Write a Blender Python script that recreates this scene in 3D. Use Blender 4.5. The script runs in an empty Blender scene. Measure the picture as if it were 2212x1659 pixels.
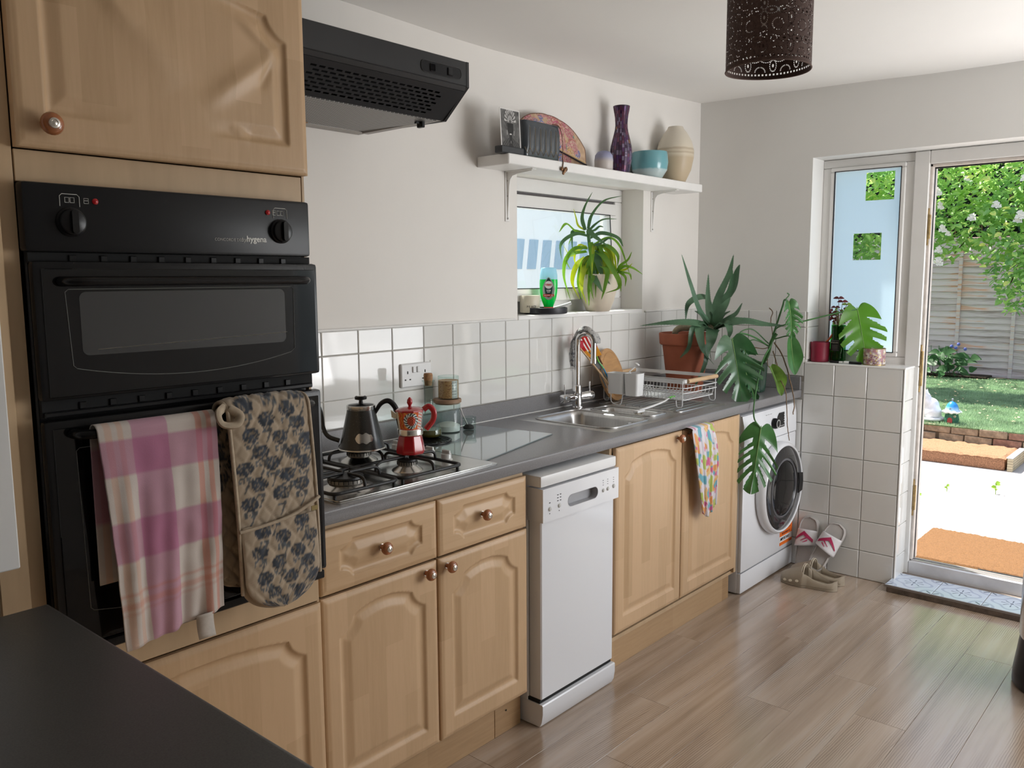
import bpy, bmesh, math, random
import numpy as np
from mathutils import Vector, Matrix, noise
R = random.Random(7)
S = bpy.context.scene
COL = S.collection
PI = math.pi
# ---------------------------------------------------------------- camera, world, sun, exposure
cd = bpy.data.cameras.new('camera'); cam = bpy.data.objects.new('camera', cd); COL.objects.link(cam)
yaw, pit, rol = map(math.radians, (41.3519, -7.1461, -0.3614))
fv = Vector((math.cos(pit)*math.cos(yaw), math.cos(pit)*math.sin(yaw), math.sin(pit)))
sv = fv.cross(Vector((0, 0, 1))).normalized(); uv = sv.cross(fv)
s2 = sv*math.cos(rol)+uv*math.sin(rol); u2 = -sv*math.sin(rol)+uv*math.cos(rol)
mw = Matrix((s2, u2, -fv)).transposed().to_4x4(); mw.translation = (-1.2584, -2.2648, 1.47)
cam.matrix_world = mw
cd.sensor_width = 36; cd.lens = 1804.27*36/2212; cd.clip_start = .02; cd.clip_end = 200
S.camera = cam
S.view_settings.view_transform = 'Standard'; S.view_settings.look = 'None'
S.view_settings.exposure = 0.0; S.view_settings.gamma = 1.0
S.view_settings.use_curve_mapping = False
w = bpy.data.worlds.new('sky'); S.world = w; w.use_nodes = True
nt = w.node_tree; bg = nt.nodes['Background']
sk = nt.nodes.new('ShaderNodeTexSky'); sk.sky_type = 'NISHITA'; sk.sun_disc = False
sk.sun_elevation = math.radians(58); sk.sun_rotation = math.radians(-15); sk.air_density = 1.0; sk.dust_density = 1.5
mxs = nt.nodes.new('ShaderNodeMix'); mxs.data_type = 'RGBA'; mxs.inputs['Factor'].default_value = .35
nt.links.new(sk.outputs[0], mxs.inputs['A']); mxs.inputs['B'].default_value = (6.0, 6.4, 7.0, 1)
nt.links.new(mxs.outputs['Result'], bg.inputs[0]); bg.inputs[1].default_value = .235
def sunlamp(strength, d, ang=.6, col=(1, .95, .87)):
    l = bpy.data.lights.new('sun', 'SUN'); l.energy = strength; l.angle = math.radians(ang); l.color = col
    o = bpy.data.objects.new('sun', l); COL.objects.link(o); o.location = (6, 6, 9)
    o.rotation_euler = Vector(d).to_track_quat('-Z', 'Y').to_euler()
sunlamp(12.0, (-.14, -.50, -.86))
def area(name, loc, d, sx, sy, power, col=(1, 1, 1)):
    l = bpy.data.lights.new(name, 'AREA'); l.shape = 'RECTANGLE'; l.size = sx; l.size_y = sy; l.energy = power; l.color = col
    o = bpy.data.objects.new(name, l); COL.objects.link(o); o.location = loc
    o.rotation_euler = Vector(d).to_track_quat('-Z', 'Y').to_euler(); return o
# fill lamps added out of the frame to the right to brighten the room
area('fill_lamp_garden_end', (2.80, -2.72, 1.30), (-1, .50, .45), .95, 1.2, 21, (.96, .97, 1))
area('fill_lamp_side', (2.30, -3.36, 1.25), (.22, 1, .38), .9, 1.3, 34, (.98, .97, .97))

# ---------------------------------------------------------------- mesh helpers
def V3(a): return Vector(a)
WL = {}
def wloc(o):
    l = Vector((0, 0, 0))
    while o is not None: l = l+o.location; o = o.parent
    return l
class M:
    def __init__(s): s.v = []; s.f = []; s.m = []; s.cur = 0; s.xf = None; s.col = None
    def add(s, vs, fs, m=None):
        b = len(s.v)
        if s.xf is not None: vs = [tuple(s.xf @ Vector(v)) for v in vs]
        s.v += [tuple(v) for v in vs]
        for f in fs: s.f.append(tuple(i+b for i in f)); s.m.append(s.cur if m is None else m)
        return s
    def box(s, x0, y0, z0, x1, y1, z1, b=0):
        if x0 > x1: x0, x1 = x1, x0
        if y0 > y1: y0, y1 = y1, y0
        if z0 > z1: z0, z1 = z1, z0
        if not b:
            v = [(x, y, z) for x in (x0, x1) for y in (y0, y1) for z in (z0, z1)]
            return s.add(v, [(0, 1, 3, 2), (4, 6, 7, 5), (0, 4, 5, 1), (2, 3, 7, 6), (0, 2, 6, 4), (1, 5, 7, 3)])
        b = min(b, (x1-x0)*.49, (y1-y0)*.49, (z1-z0)*.49)
        bm = bmesh.new(); bmesh.ops.create_cube(bm, size=1)
        for q in bm.verts: q.co = ((x0+x1)/2+q.co.x*(x1-x0), (y0+y1)/2+q.co.y*(y1-y0), (z0+z1)/2+q.co.z*(z1-z0))
        bmesh.ops.bevel(bm, geom=bm.edges[:]+bm.verts[:], offset=b, segments=2 if b > .004 else 1, affect='EDGES', profile=.6)
        bm.verts.index_update(); s.add([q.co[:] for q in bm.verts], [tuple(q.index for q in f.verts) for f in bm.faces]); bm.free(); return s
    def lathe(s, prof, c=(0, 0, 0), n=32, ax=None, sx=1, sy=1, a0=0, cap=True):
        # profile of (r, z); ax: optional axis direction
        A = Matrix.Identity(3) if ax is None else Vector(ax).normalized().to_track_quat('Z', 'Y').to_matrix()
        vs = []; fs = []
        for r, z in prof:
            for k in range(n):
                a = a0+2*PI*k/n; p = A @ Vector((r*math.cos(a)*sx, r*math.sin(a)*sy, z)); vs.append((p.x+c[0], p.y+c[1], p.z+c[2]))
        for i in range(len(prof)-1):
            for k in range(n):
                k2 = (k+1) % n; fs.append((i*n+k, i*n+k2, (i+1)*n+k2, (i+1)*n+k))
        if cap:
            if prof[0][0] > 1e-6: fs.append(tuple(range(n-1, -1, -1)))
            if prof[-1][0] > 1e-6: fs.append(tuple((len(prof)-1)*n+k for k in range(n)))
        return s.add(vs, fs)
    def tube(s, pts, r, n=8, cap=True, flat=1.0, up=(0, 0, 1)):
        pts = [Vector(p) for p in pts]; N = len(pts)
        rs = r if isinstance(r, (list, tuple)) else [r]*N
        vs = []; fs = []; t0 = (pts[1]-pts[0]).normalized()
        nrm = t0.cross(Vector(up));
        if nrm.length < .1: nrm = t0.cross(Vector((1, 0, 0)))
        nrm.normalize()
        for i, p in enumerate(pts):
            t = (pts[min(i+1, N-1)]-pts[max(i-1, 0)]).normalized()
            nrm = (nrm-t*nrm.dot(t)); nrm = nrm.normalized() if nrm.length > 1e-6 else t.orthogonal().normalized()
            bn = t.cross(nrm)
            for k in range(n):
                a = 2*PI*k/n; q = p+(nrm*math.cos(a)+bn*math.sin(a)*flat)*rs[i]; vs.append(q[:])
        for i in range(N-1):
            for k in range(n):
                k2 = (k+1) % n; fs.append((i*n+k, i*n+k2, (i+1)*n+k2, (i+1)*n+k))
        if cap: fs.append(tuple(range(n-1, -1, -1))); fs.append(tuple((N-1)*n+k for k in range(n)))
        return s.add(vs, fs)
    def prism(s, poly, o, ux, uy, th):
        # polygon in plane (o,ux,uy), extruded along ux x uy by th
        o = Vector(o); ux = Vector(ux).normalized(); uy = Vector(uy).normalized(); nz = ux.cross(uy)*th
        a = [o+ux*p[0]+uy*p[1] for p in poly]; n = len(a)
        vs = [p[:] for p in a]+[(p+nz)[:] for p in a]
        fs = [tuple(range(n-1, -1, -1)), tuple(range(n, 2*n))]+[(i, (i+1) % n, n+(i+1) % n, n+i) for i in range(n)]
        return s.add(vs, fs)
    def grid(s, P, wrap=False):
        # P: rows x cols array of points
        nr = len(P); nc = len(P[0]); vs = [tuple(p) for row in P for p in row]; fs = []
        for i in range(nr-1):
            for j in range(nc-(0 if wrap else 1)):
                j2 = (j+1) % nc; fs.append((i*nc+j, i*nc+j2, (i+1)*nc+j2, (i+1)*nc+j))
        return s.add(vs, fs)
    def disc(s, c, r, n=16, ax=(0, 0, 1), th=.001):
        return s.lathe([(r, 0), (r, th)], c, n, ax)
    def ball(s, c, r, n=14, sz=1, ax=None):
        m = n//2
        return s.lathe([(max(r*math.sin(PI*i/m), 0.00001), -r*sz*math.cos(PI*i/m)) for i in range(m+1)], c, n, ax, cap=False)
    def build(s, name, mats, parent=None, smooth=35, origin=None, cols=None):
        me = bpy.data.meshes.new(name)
        if parent is not None: off = wloc(parent)
        elif origin is not None: off = Vector(origin)
        else:
            a = np.array(s.v); off = Vector(((a[:, 0].min()+a[:, 0].max())/2, (a[:, 1].min()+a[:, 1].max())/2, a[:, 2].min()))
        me.from_pydata([(x-off.x, y-off.y, z-off.z) for x, y, z in s.v], [], s.f)
        if not isinstance(mats, (list, tuple)): mats = [mats]
        for m in mats: me.materials.append(m)
        if len(mats) > 1: me.polygons.foreach_set('material_index', s.m)
        if cols is not None:
            ca = me.color_attributes.new('Col', 'FLOAT_COLOR', 'POINT'); c4 = np.ones((len(s.v), 4), np.float32); c4[:, :3] = cols; ca.data.foreach_set('color', c4.ravel())
        if smooth:
            me.polygons.foreach_set('use_smooth', [True]*len(me.polygons)); me.set_sharp_from_angle(angle=math.radians(smooth))
        me.update()
        o = bpy.data.objects.new(name, me); COL.objects.link(o)
        if parent is not None: o.parent = parent
        else: o.location = off
        return o
def tag(o, label=None, cat=None, group=None, kind=None):
    if label: o['label'] = label
    if cat: o['category'] = cat
    if group: o['group'] = group
    if kind: o['kind'] = kind
    return o
def thing(name, label, cat, loc=(0, 0, 0), group=None):
    o = bpy.data.objects.new(name, None); COL.objects.link(o); o.location = loc; o.empty_display_size = .05
    return tag(o, label, cat, group)
def st(name, bm, m, smooth=35, **k):
    o = bm.build(name, m, None, smooth, **k); o['kind'] = 'structure'; return o
def inst(name, me, loc, parent, rot=(0, 0, 0), sc=(1, 1, 1)):
    o = bpy.data.objects.new(name, me); COL.objects.link(o); o.parent = parent
    o.location = Vector(loc)-(wloc(parent) if parent is not None else Vector((0, 0, 0))); o.rotation_euler = rot; o.scale = sc; return o
def cr(pts, n=8):
    P = [Vector(p) for p in pts]; P = [P[0]*2-P[1]]+P+[P[-1]*2-P[-2]]; out = []
    for i in range(1, len(P)-2):
        for k in range(n):
            t = k/n; out.append(.5*((2*P[i])+(P[i+1]-P[i-1])*t+(2*P[i-1]-5*P[i]+4*P[i+1]-P[i+2])*t*t+(3*P[i]-P[i-1]-3*P[i+1]+P[i+2])*t**3))
    out.append(P[-2].copy()); return out
def rrect(x0, z0, x1, z1, r, n=5):
    out = []
    for cx, cz, a in ((x1-r, z1-r, 0), (x0+r, z1-r, 90), (x0+r, z0+r, 180), (x1-r, z0+r, 270)):
        for k in range(n+1): t = math.radians(a+90*k/n); out.append((cx+r*math.cos(t), cz+r*math.sin(t)))
    return out
def text(name, s, loc, ux, uy, size, m, parent, ext=.0002, align='LEFT', bold=0, sx=1):
    c = bpy.data.curves.new(name, 'FONT'); c.body = s; c.size = size; c.extrude = ext; c.align_x = align; c.offset = bold; c.resolution_u = 3
    o = bpy.data.objects.new(name, c); COL.objects.link(o)
    ux = Vector(ux).normalized(); uy = Vector(uy).normalized()
    dg = bpy.context.evaluated_depsgraph_get(); me = bpy.data.meshes.new_from_object(o.evaluated_get(dg)); bpy.data.objects.remove(o)
    mt = Matrix((ux*sx, uy, ux.cross(uy))).transposed().to_4x4(); mt.translation = Vector(loc)-(wloc(parent) if parent else Vector((0, 0, 0)))
    me.transform(mt); me.materials.clear(); me.materials.append(m); me.name = name
    o = bpy.data.objects.new(name, me); COL.objects.link(o); o.parent = parent; return o

# ---------------------------------------------------------------- materials
def newmat(name):
    m = bpy.data.materials.new(name); m.use_nodes = True; nt = m.node_tree; return m, nt, nt.nodes['Principled BSDF'], nt.nodes, nt.links
def sets(b, rough=.5, metal=0, spec=.5, trans=0, ior=1.45, coat=0, emit=None, es=0, sheen=0, sss=0):
    b.inputs['Roughness'].default_value = rough; b.inputs['Metallic'].default_value = metal
    b.inputs['Specular IOR Level'].default_value = spec; b.inputs['Transmission Weight'].default_value = trans
    b.inputs['IOR'].default_value = ior; b.inputs['Coat Weight'].default_value = coat; b.inputs['Coat Roughness'].default_value = .08
    b.inputs['Sheen Weight'].default_value = sheen
    if emit: b.inputs['Emission Color'].default_value = (*emit, 1); b.inputs['Emission Strength'].default_value = es
def noi(nt, scale, detail=3, sc=(1, 1, 1), coord='Object', rough=.55, dist=0):
    tc = nt.nodes.new('ShaderNodeTexCoord'); mp = nt.nodes.new('ShaderNodeMapping'); mp.inputs['Scale'].default_value = sc
    n = nt.nodes.new('ShaderNodeTexNoise'); n.inputs['Scale'].default_value = scale; n.inputs['Detail'].default_value = detail; n.inputs['Roughness'].default_value = rough; n.inputs['Distortion'].default_value = dist
    nt.links.new(tc.outputs[coord], mp.inputs[0]); nt.links.new(mp.outputs[0], n.inputs['Vector']); return n
def ramp(nt, src, stops):
    r = nt.nodes.new('ShaderNodeValToRGB'); e = r.color_ramp.elements
    while len(e) < len(stops): e.new(.5)
    for i, (p, c) in enumerate(stops): e[i].position = p; e[i].color = (*c, 1) if len(c) == 3 else c
    nt.links.new(src, r.inputs[0]); return r
def bump(nt, b, src, strength, dist=.002):
    n = nt.nodes.new('ShaderNodeBump'); n.inputs['Strength'].default_value = strength; n.inputs['Distance'].default_value = dist
    nt.links.new(src, n.inputs['Height']); nt.links.new(n.outputs[0], b.inputs['Normal']); return n
def pm(name, c, rough=.5, metal=0, var=0, scale=12, bmp=0, bs=60, bd=.002, sc=(1, 1, 1), **k):
    m, nt, b, N, L = newmat(name); sets(b, rough, metal, **k); b.inputs['Base Color'].default_value = (*c, 1)
    if var:
        n = noi(nt, scale, 4, sc); r = ramp(nt, n.outputs[0], [(.3, tuple(max(0, x*(1-var)) for x in c)), (.7, tuple(min(1, x*(1+var)) for x in c))]); L.new(r.outputs[0], b.inputs['Base Color'])
    if bmp:
        n2 = noi(nt, bs, 4, sc); bump(nt, b, n2.outputs[0], bmp, bd)
    return m
def vcm(name, rough=.8, bmp=0, bs=400, bd=.0005, trl=0, sheen=0, **k):
    m, nt, b, N, L = newmat(name); sets(b, rough, sheen=sheen, **k)
    a = N.new('ShaderNodeVertexColor'); a.layer_name = 'Col'; L.new(a.outputs[0], b.inputs['Base Color'])
    if bmp: n = noi(nt, bs, 3); bump(nt, b, n.outputs[0], bmp, bd)
    if trl: translucent(m, trl)
    return m
def translucent(m, f, col=None):
    nt = m.node_tree; b = nt.nodes['Principled BSDF']; out = nt.nodes['Material Output']
    t = nt.nodes.new('ShaderNodeBsdfTranslucent'); mx = nt.nodes.new('ShaderNodeMixShader'); mx.inputs[0].default_value = f
    ls = b.inputs['Base Color'].links
    if col: t.inputs[0].default_value = (*col, 1)
    elif ls: nt.links.new(ls[0].from_socket, t.inputs[0])
    else: t.inputs[0].default_value = b.inputs['Base Color'].default_value
    nt.links.new(b.outputs[0], mx.inputs[1]); nt.links.new(t.outputs[0], mx.inputs[2]); nt.links.new(mx.outputs[0], out.inputs[0])
def maple(name, c1, c2, axis='x', strip=.062, rough=.38, gz=1.0):
    # butt-jointed strips of slightly different tone with a fine long grain
    m, nt, b, N, L = newmat(name); sets(b, rough, spec=.4)
    tc = N.new('ShaderNodeTexCoord'); sp = N.new('ShaderNodeSeparateXYZ'); L.new(tc.outputs['Object'], sp.inputs[0])
    ia, ib = ((0, 2) if axis == 'x' else (2, 0))
    d = N.new('ShaderNodeMath'); d.operation = 'DIVIDE'; L.new(sp.outputs[ia], d.inputs[0]); d.inputs[1].default_value = strip
    fl = N.new('ShaderNodeMath'); fl.operation = 'FLOOR'; L.new(d.outputs[0], fl.inputs[0])
    d2 = N.new('ShaderNodeMath'); d2.operation = 'MULTIPLY_ADD'; L.new(sp.outputs[ib], d2.inputs[0]); d2.inputs[1].default_value = 2.3
    mu = N.new('ShaderNodeMath'); mu.operation = 'MULTIPLY'; L.new(fl.outputs[0], mu.inputs[0]); mu.inputs[1].default_value = .377; L.new(mu.outputs[0], d2.inputs[2])
    fl2 = N.new('ShaderNodeMath'); fl2.operation = 'FLOOR'; L.new(d2.outputs[0], fl2.inputs[0])
    cb = N.new('ShaderNodeCombineXYZ'); L.new(fl.outputs[0], cb.inputs[0]); L.new(fl2.outputs[0], cb.inputs[1])
    oi = N.new('ShaderNodeObjectInfo'); L.new(oi.outputs['Random'], cb.inputs[2])
    wn = N.new('ShaderNodeTexWhiteNoise'); L.new(cb.outputs[0], wn.inputs[0])
    g = noi(nt, 9, 5, (12, 12, .8*gz) if axis == 'x' else (.8*gz, 12, 12), dist=.6)
    a = N.new('ShaderNodeMath'); a.operation = 'MULTIPLY_ADD'; L.new(wn.outputs[0], a.inputs[0]); a.inputs[1].default_value = .62; g2 = N.new('ShaderNodeMath'); g2.operation = 'MULTIPLY'; g2.inputs[1].default_value = .75; L.new(g.outputs[0], g2.inputs[0]); L.new(g2.outputs[0], a.inputs[2])
    r = ramp(nt, a.outputs[0], [(.3, c2), (1.1, c1)] if False else [(.25, c2), (.95, c1)]); L.new(r.outputs[0], b.inputs['Base Color'])
    bump(nt, b, g.outputs[0], .04, .001); return m
mp1 = maple('maple_foil', (.62, .42, .25), (.52, .345, .195))
mp1h = maple('maple_foil_drawer', (.61, .415, .245), (.52, .34, .19), 'z', .045)
mpside = pm('maple_panel', (.55, .39, .235), .42, var=.1, scale=3, sc=(6, 6, 1))
oakpl = maple('oak_plinth', (.50, .33, .18), (.36, .22, .11), 'z', .3)
wallm = pm('wall_paint', (.80, .77, .73), .62, var=.02, scale=2.5, bmp=.15, bs=14, bd=.004)
wallb = pm('wall_paint_back', (.78, .77, .745), .6, var=.02, scale=2, bmp=.12, bs=12, bd=.004)
ceilm = pm('ceiling_paint', (.88, .86, .83), .7, var=.015, scale=1.5, bmp=.1, bs=6, bd=.004)
white = pm('white_gloss_paint', (.84, .83, .81), .35, var=.03, scale=8, bmp=.12, bs=40, bd=.001)
pvc = pm('upvc_frame', (.80, .79, .77), .28, var=.03, scale=6)
pvcd = pm('upvc_weathered', (.66, .60, .55), .4, var=.15, scale=20)
gasket = pm('black_gasket', (.015, .015, .02), .5)
tilem = pm('glazed_tile', (.76, .755, .73), .04, var=.02, scale=3, bmp=.05, bs=9, bd=.006, coat=.35, spec=.5)
grout = pm('grout', (.52, .49, .44), .9, var=.15, scale=30, bmp=.3, bs=200)
lam = pm('grey_laminate', (.22, .215, .22), .26, var=.18, scale=420, bmp=.06, bs=500, bd=.0004)
lamd = pm('grey_laminate_dark', (.088, .084, .078), .42, var=.2, scale=420, bmp=.06, bs=500, bd=.0004)
blackg = pm('black_glass', (.005, .005, .006), .06, spec=.4)
blackp = pm('black_panel', (.010, .010, .011), .30, spec=.3)
blackv = pm('black_enamel', (.010, .010, .011), .26, bmp=.05, bs=80, spec=.35)
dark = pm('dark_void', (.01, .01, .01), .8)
steel = pm('stainless_steel', (.60, .59, .57), .24, 1, var=.06, scale=30, bmp=.03, bs=300)
steelb = pm('brushed_steel_sink', (.52, .51, .50), .30, 1, var=.08, scale=20, bmp=.05, bs=150, sc=(1, 8, 1))
chrome = pm('chrome', (.75, .75, .76), .06, 1)
whitee = pm('white_enamel', (.78, .79, .82), .16, coat=.3)
whitep = pm('white_plastic', (.80, .80, .80), .32)
greyp = pm('pale_grey_plastic', (.50, .50, .51), .4)
silver = pm('silver_button', (.60, .60, .58), .25, .15)
lead = pm('print_white', (.75, .74, .70), .5)
printb = pm('print_black', (.02, .02, .03), .5)
brass = pm('brass_tarnish', (.42, .30, .14), .4, .8, var=.3, scale=60)
knobw = pm('cherry_knob', (.36, .125, .045), .22, var=.2, scale=60, coat=.5)
terrac = pm('terracotta', (.36, .105, .055), .75, var=.1, scale=14, bmp=.15, bs=120)
glass = pm('clear_glass', (.93, .97, .96), .02, trans=1, ior=1.45)
glassg = pm('green_bottle_glass', (.02, .42, .10), .04, trans=1, ior=1.35)
soil = pm('soil', (.03, .018, .01), .95, var=.4, scale=80, bmp=.8, bs=120, bd=.004)
cork = pm('cork', (.36, .20, .10), .85, var=.3, scale=120, bmp=.3, bs=200)
red = pm('red_lacquer', (.42, .012, .018), .16, coat=.6)
# ================================================================ setting
def planky(name, stops, gs=(.9, 13, 1), sheen=.35, ring=True):
    m, nt, b, N, L = newmat(name); sets(b, sheen, spec=.8, coat=1.0 if sheen < .5 else 0); b.inputs['Coat Roughness'].default_value = .2
    tc = N.new('ShaderNodeTexCoord'); oi = N.new('ShaderNodeObjectInfo')
    sc = N.new('ShaderNodeVectorMath'); sc.operation = 'SCALE'; cb = N.new('ShaderNodeCombineXYZ')
    for i in range(3): cb.inputs[i].default_value = 1.0
    L.new(cb.outputs[0], sc.inputs[0]); mu = N.new('ShaderNodeMath'); mu.operation = 'MULTIPLY'; mu.inputs[1].default_value = 37; L.new(oi.outputs['Random'], mu.inputs[0]); L.new(mu.outputs[0], sc.inputs['Scale'])
    ad = N.new('ShaderNodeVectorMath'); L.new(tc.outputs['Object'], ad.inputs[0]); L.new(sc.outputs[0], ad.inputs[1])
    mp = N.new('ShaderNodeMapping'); mp.inputs['Scale'].default_value = gs; L.new(ad.outputs[0], mp.inputs[0])
    n1 = N.new('ShaderNodeTexNoise'); n1.inputs['Scale'].default_value = 1.6; n1.inputs['Detail'].default_value = 4; n1.inputs['Distortion'].default_value = .8; L.new(mp.outputs[0], n1.inputs[0])
    n2 = N.new('ShaderNodeTexNoise'); n2.inputs['Scale'].default_value = 9; n2.inputs['Detail'].default_value = 5; L.new(mp.outputs[0], n2.inputs[0])
    a = N.new('ShaderNodeMath'); a.operation = 'MULTIPLY_ADD'; L.new(n2.outputs[0], a.inputs[0]); a.inputs[1].default_value = .35; L.new(n1.outputs[0], a.inputs[2])
    a2 = N.new('ShaderNodeMath'); a2.operation = 'MULTIPLY_ADD'; L.new(oi.outputs['Random'], a2.inputs[0]); a2.inputs[1].default_value = .16; L.new(a.outputs[0], a2.inputs[2])
    r = ramp(nt, a2.outputs[0], stops); L.new(r.outputs[0], b.inputs['Base Color']); last = r.outputs[0]
    if ring:
        mp2 = N.new('ShaderNodeMapping'); mp2.inputs['Scale'].default_value = (1.3, 7.5, 1); L.new(ad.outputs[0], mp2.inputs[0])
        wv = N.new('ShaderNodeTexWave'); wv.wave_type = 'RINGS'; wv.rings_direction = 'Z'; wv.inputs['Scale'].default_value = 6; wv.inputs['Distortion'].default_value = 5; wv.inputs['Detail'].default_value = 3; wv.inputs['Detail Scale'].default_value = .9
        L.new(mp2.outputs[0], wv.inputs[0]); n3 = N.new('ShaderNodeTexNoise'); n3.inputs['Scale'].default_value = 1.3; L.new(mp2.outputs[0], n3.inputs[0])
        rr = ramp(nt, n3.outputs[0], [(.42, (0, 0, 0)), (.56, (1, 1, 1))]); rw = ramp(nt, wv.outputs['Fac'], [(.0, (1, 1, 1)), (.35, (0, 0, 0))])
        mm = N.new('ShaderNodeMath'); mm.operation = 'MULTIPLY'; L.new(rr.outputs[0], mm.inputs[0]); L.new(rw.outputs[0], mm.inputs[1])
        m3 = N.new('ShaderNodeMath'); m3.operation = 'MULTIPLY'; L.new(mm.outputs[0], m3.inputs[0]); m3.inputs[1].default_value = .62
        mx = N.new('ShaderNodeMix'); mx.data_type = 'RGBA'; L.new(m3.outputs[0], mx.inputs['Factor']); L.new(last, mx.inputs['A']); mx.inputs['B'].default_value = (.15, .095, .06, 1); L.new(mx.outputs['Result'], b.inputs['Base Color'])
    bump(nt, b, n2.outputs[0], .12, .0008)
    return m
floorm = planky('vinyl_plank', [(.38, (.21, .14, .090)), (.60, (.345, .25, .175)), (.82, (.46, .355, .27)), (1.0, (.47, .39, .32))], (.32, 6.0, 1), .24)
fl = st('floor', M().box(-2.7, -3.5, -.06, 2.846, .0, -.0035), pm('floor_base', (.10, .07, .05), .9))
def plankmesh(nm, l, w, t, b, m):
    q = M(); q.box(0, 0, -t, l, w, 0, 0); q.v = []; q.f = []; q.m = []
    q.add([(0, 0, -t), (l, 0, -t), (l, w, -t), (0, w, -t), (0, 0, -b), (l, 0, -b), (l, w, -b), (0, w, -b), (b, b, 0), (l-b, b, 0), (l-b, w-b, 0), (b, w-b, 0)],
          [(0, 1, 5, 4), (1, 2, 6, 5), (2, 3, 7, 6), (3, 0, 4, 7), (4, 5, 9, 8), (5, 6, 10, 9), (6, 7, 11, 10), (7, 4, 8, 11), (8, 9, 10, 11)])
    me = bpy.data.meshes.new(nm); me.from_pydata(q.v, [], q.f); me.materials.append(m); me.update(); return me
PM = {}
joff = {-1: .35, 0: 1.68, 1: 1.14, 2: 1.955, 3: 1.385, 4: 1.75, 5: 1.51, 6: 2.26, 7: 1.2, 8: 1.75, 9: 2.1}
for k in range(-4, 18):
    y1 = -.54-.165*k; y0 = y1-.165
    if y1 > 0: y1 = 0
    if y0 < -3.5: y0 = -3.5
    j = joff.get(k, R.uniform(0, 1.2)); xs = [-2.7]+[x for x in (j+1.2*q for q in range(-5, 4)) if -2.65 < x < 2.8]+[2.846]
    for a, b in zip(xs, xs[1:]):
        key = (round(b-a, 3), round(y1-y0, 3))
        if key not in PM: PM[key] = plankmesh('plank', b-a-.0008, y1-y0-.0008, .003, .0006, floorm)
        inst('plank', PM[key], (a, y0, 0.0), fl)
def wallgrid(A, B, holes, t0, t1, mk):
    # solid sheet between t0 and t1 with rectangular holes; A, B are breakpoints; mk(a,b,t)->point
    q = M(); na, nb = len(A), len(B)
    idx = lambda i, j, k: (i*nb+j)*2+k
    vs = [mk(A[i], B[j], (t0, t1)[k]) for i in range(na) for j in range(nb) for k in range(2)]
    sol = lambda i, j: 0 <= i < na-1 and 0 <= j < nb-1 and not any(h[0]-1e-4 <= A[i] and A[i+1] <= h[1]+1e-4 and h[2]-1e-4 <= B[j] and B[j+1] <= h[3]+1e-4 for h in holes)
    fs = []
    for i in range(na-1):
        for j in range(nb-1):
            if not sol(i, j): continue
            for k in range(2):
                f = (idx(i, j, k), idx(i+1, j, k), idx(i+1, j+1, k), idx(i, j+1, k)); fs.append(f if k else f[::-1])
            for di, dj, p, r_ in ((-1, 0, (0, 0), (0, 1)), (1, 0, (1, 0), (1, 1)), (0, -1, (0, 0), (1, 0)), (0, 1, (0, 1), (1, 1))):
                if not sol(i+di, j+dj): fs.append((idx(i+p[0], j+p[1], 0), idx(i+r_[0], j+r_[1], 0), idx(i+r_[0], j+r_[1], 1), idx(i+p[0], j+p[1], 1)))
    used = sorted({v for f in fs for v in f}); mp = {v: n for n, v in enumerate(used)}
    q.add([vs[v] for v in used], [tuple(mp[v] for v in f) for f in fs])
    bm = bmesh.new(); me = bpy.data.meshes.new('t'); me.from_pydata(q.v, [], q.f); bm.from_mesh(me); bmesh.ops.recalc_face_normals(bm, faces=bm.faces); bm.verts.index_update()
    q.v = [v.co[:] for v in bm.verts]; q.f = [tuple(v.index for v in f.verts) for f in bm.faces]; bm.free(); bpy.data.meshes.remove(me); return q
WX0, WX1, WZ0, WZ1 = 1.352, 2.296, 1.318, 1.905
wl = st('wall_left', wallgrid([-2.7, WX0, WX1, 3.08], [-.3, WZ0, WZ1, 2.46], [(WX0, WX1, WZ0, WZ1)], 0, .26, lambda a, b, t: (a, t, b)), wallm, 0)
wb = st('wall_back', wallgrid([-3.5, -3.22, -2.24, -2.02, -1.085, -.615, -.0005], [-.3, .0, .9, 1.045, 2.048, 2.46], [(-2.02, -1.085, .0, 2.048), (-1.085, -.615, 1.045, 2.048), (-3.22, -2.24, .9, 2.048)], 2.846, 3.08, lambda a, b, t: (t, a, b)), wallb, 0)
st('wall_right', wallgrid([-2.7, 1.75, 2.75, 3.08], [-.3, .6, 2.1, 2.46], [(1.75, 2.75, .6, 2.1)], -3.5, -3.7, lambda a, b, t: (a, t, b)), wallb, 0)
st('wall_front', M().box(-2.9, -3.7, -.3, -2.7, .26, 2.46), pm('wall_front_darkened', (.10, .085, .07), .9), 0)  # unseen wall, coloured dark to cut the light bounced back
# the ceiling plaster is not dead level
cg = []
for i in range(40):
    x = -2.8+i*(5.95)/39; row = []
    for j in range(16):
        y = .15-j*3.85/15; dz = float(np.interp(x, [-2, .5, 1.1, 1.6, 2.1, 2.5, 2.85, 3], [0, 0, -.012, -.007, .002, .014, .028, .03]))*max(0, 1+y/1.3)
        row.append((x, y, 2.36+dz+.003*noise.noise(Vector((x*1.3, y*1.3, 0))) - .004*(y < -1)))
    cg.append(row)
c_ = M().grid(cg); n0 = len(c_.v); c_.v += [(a, b, 2.5) for a, b, c in c_.v[:]]; c_.f += [tuple(i+n0 for i in f[::-1]) for f in c_.f[:]]; c_.m = [0]*len(c_.f)
st('ceiling', c_, ceilm, 60)
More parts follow.
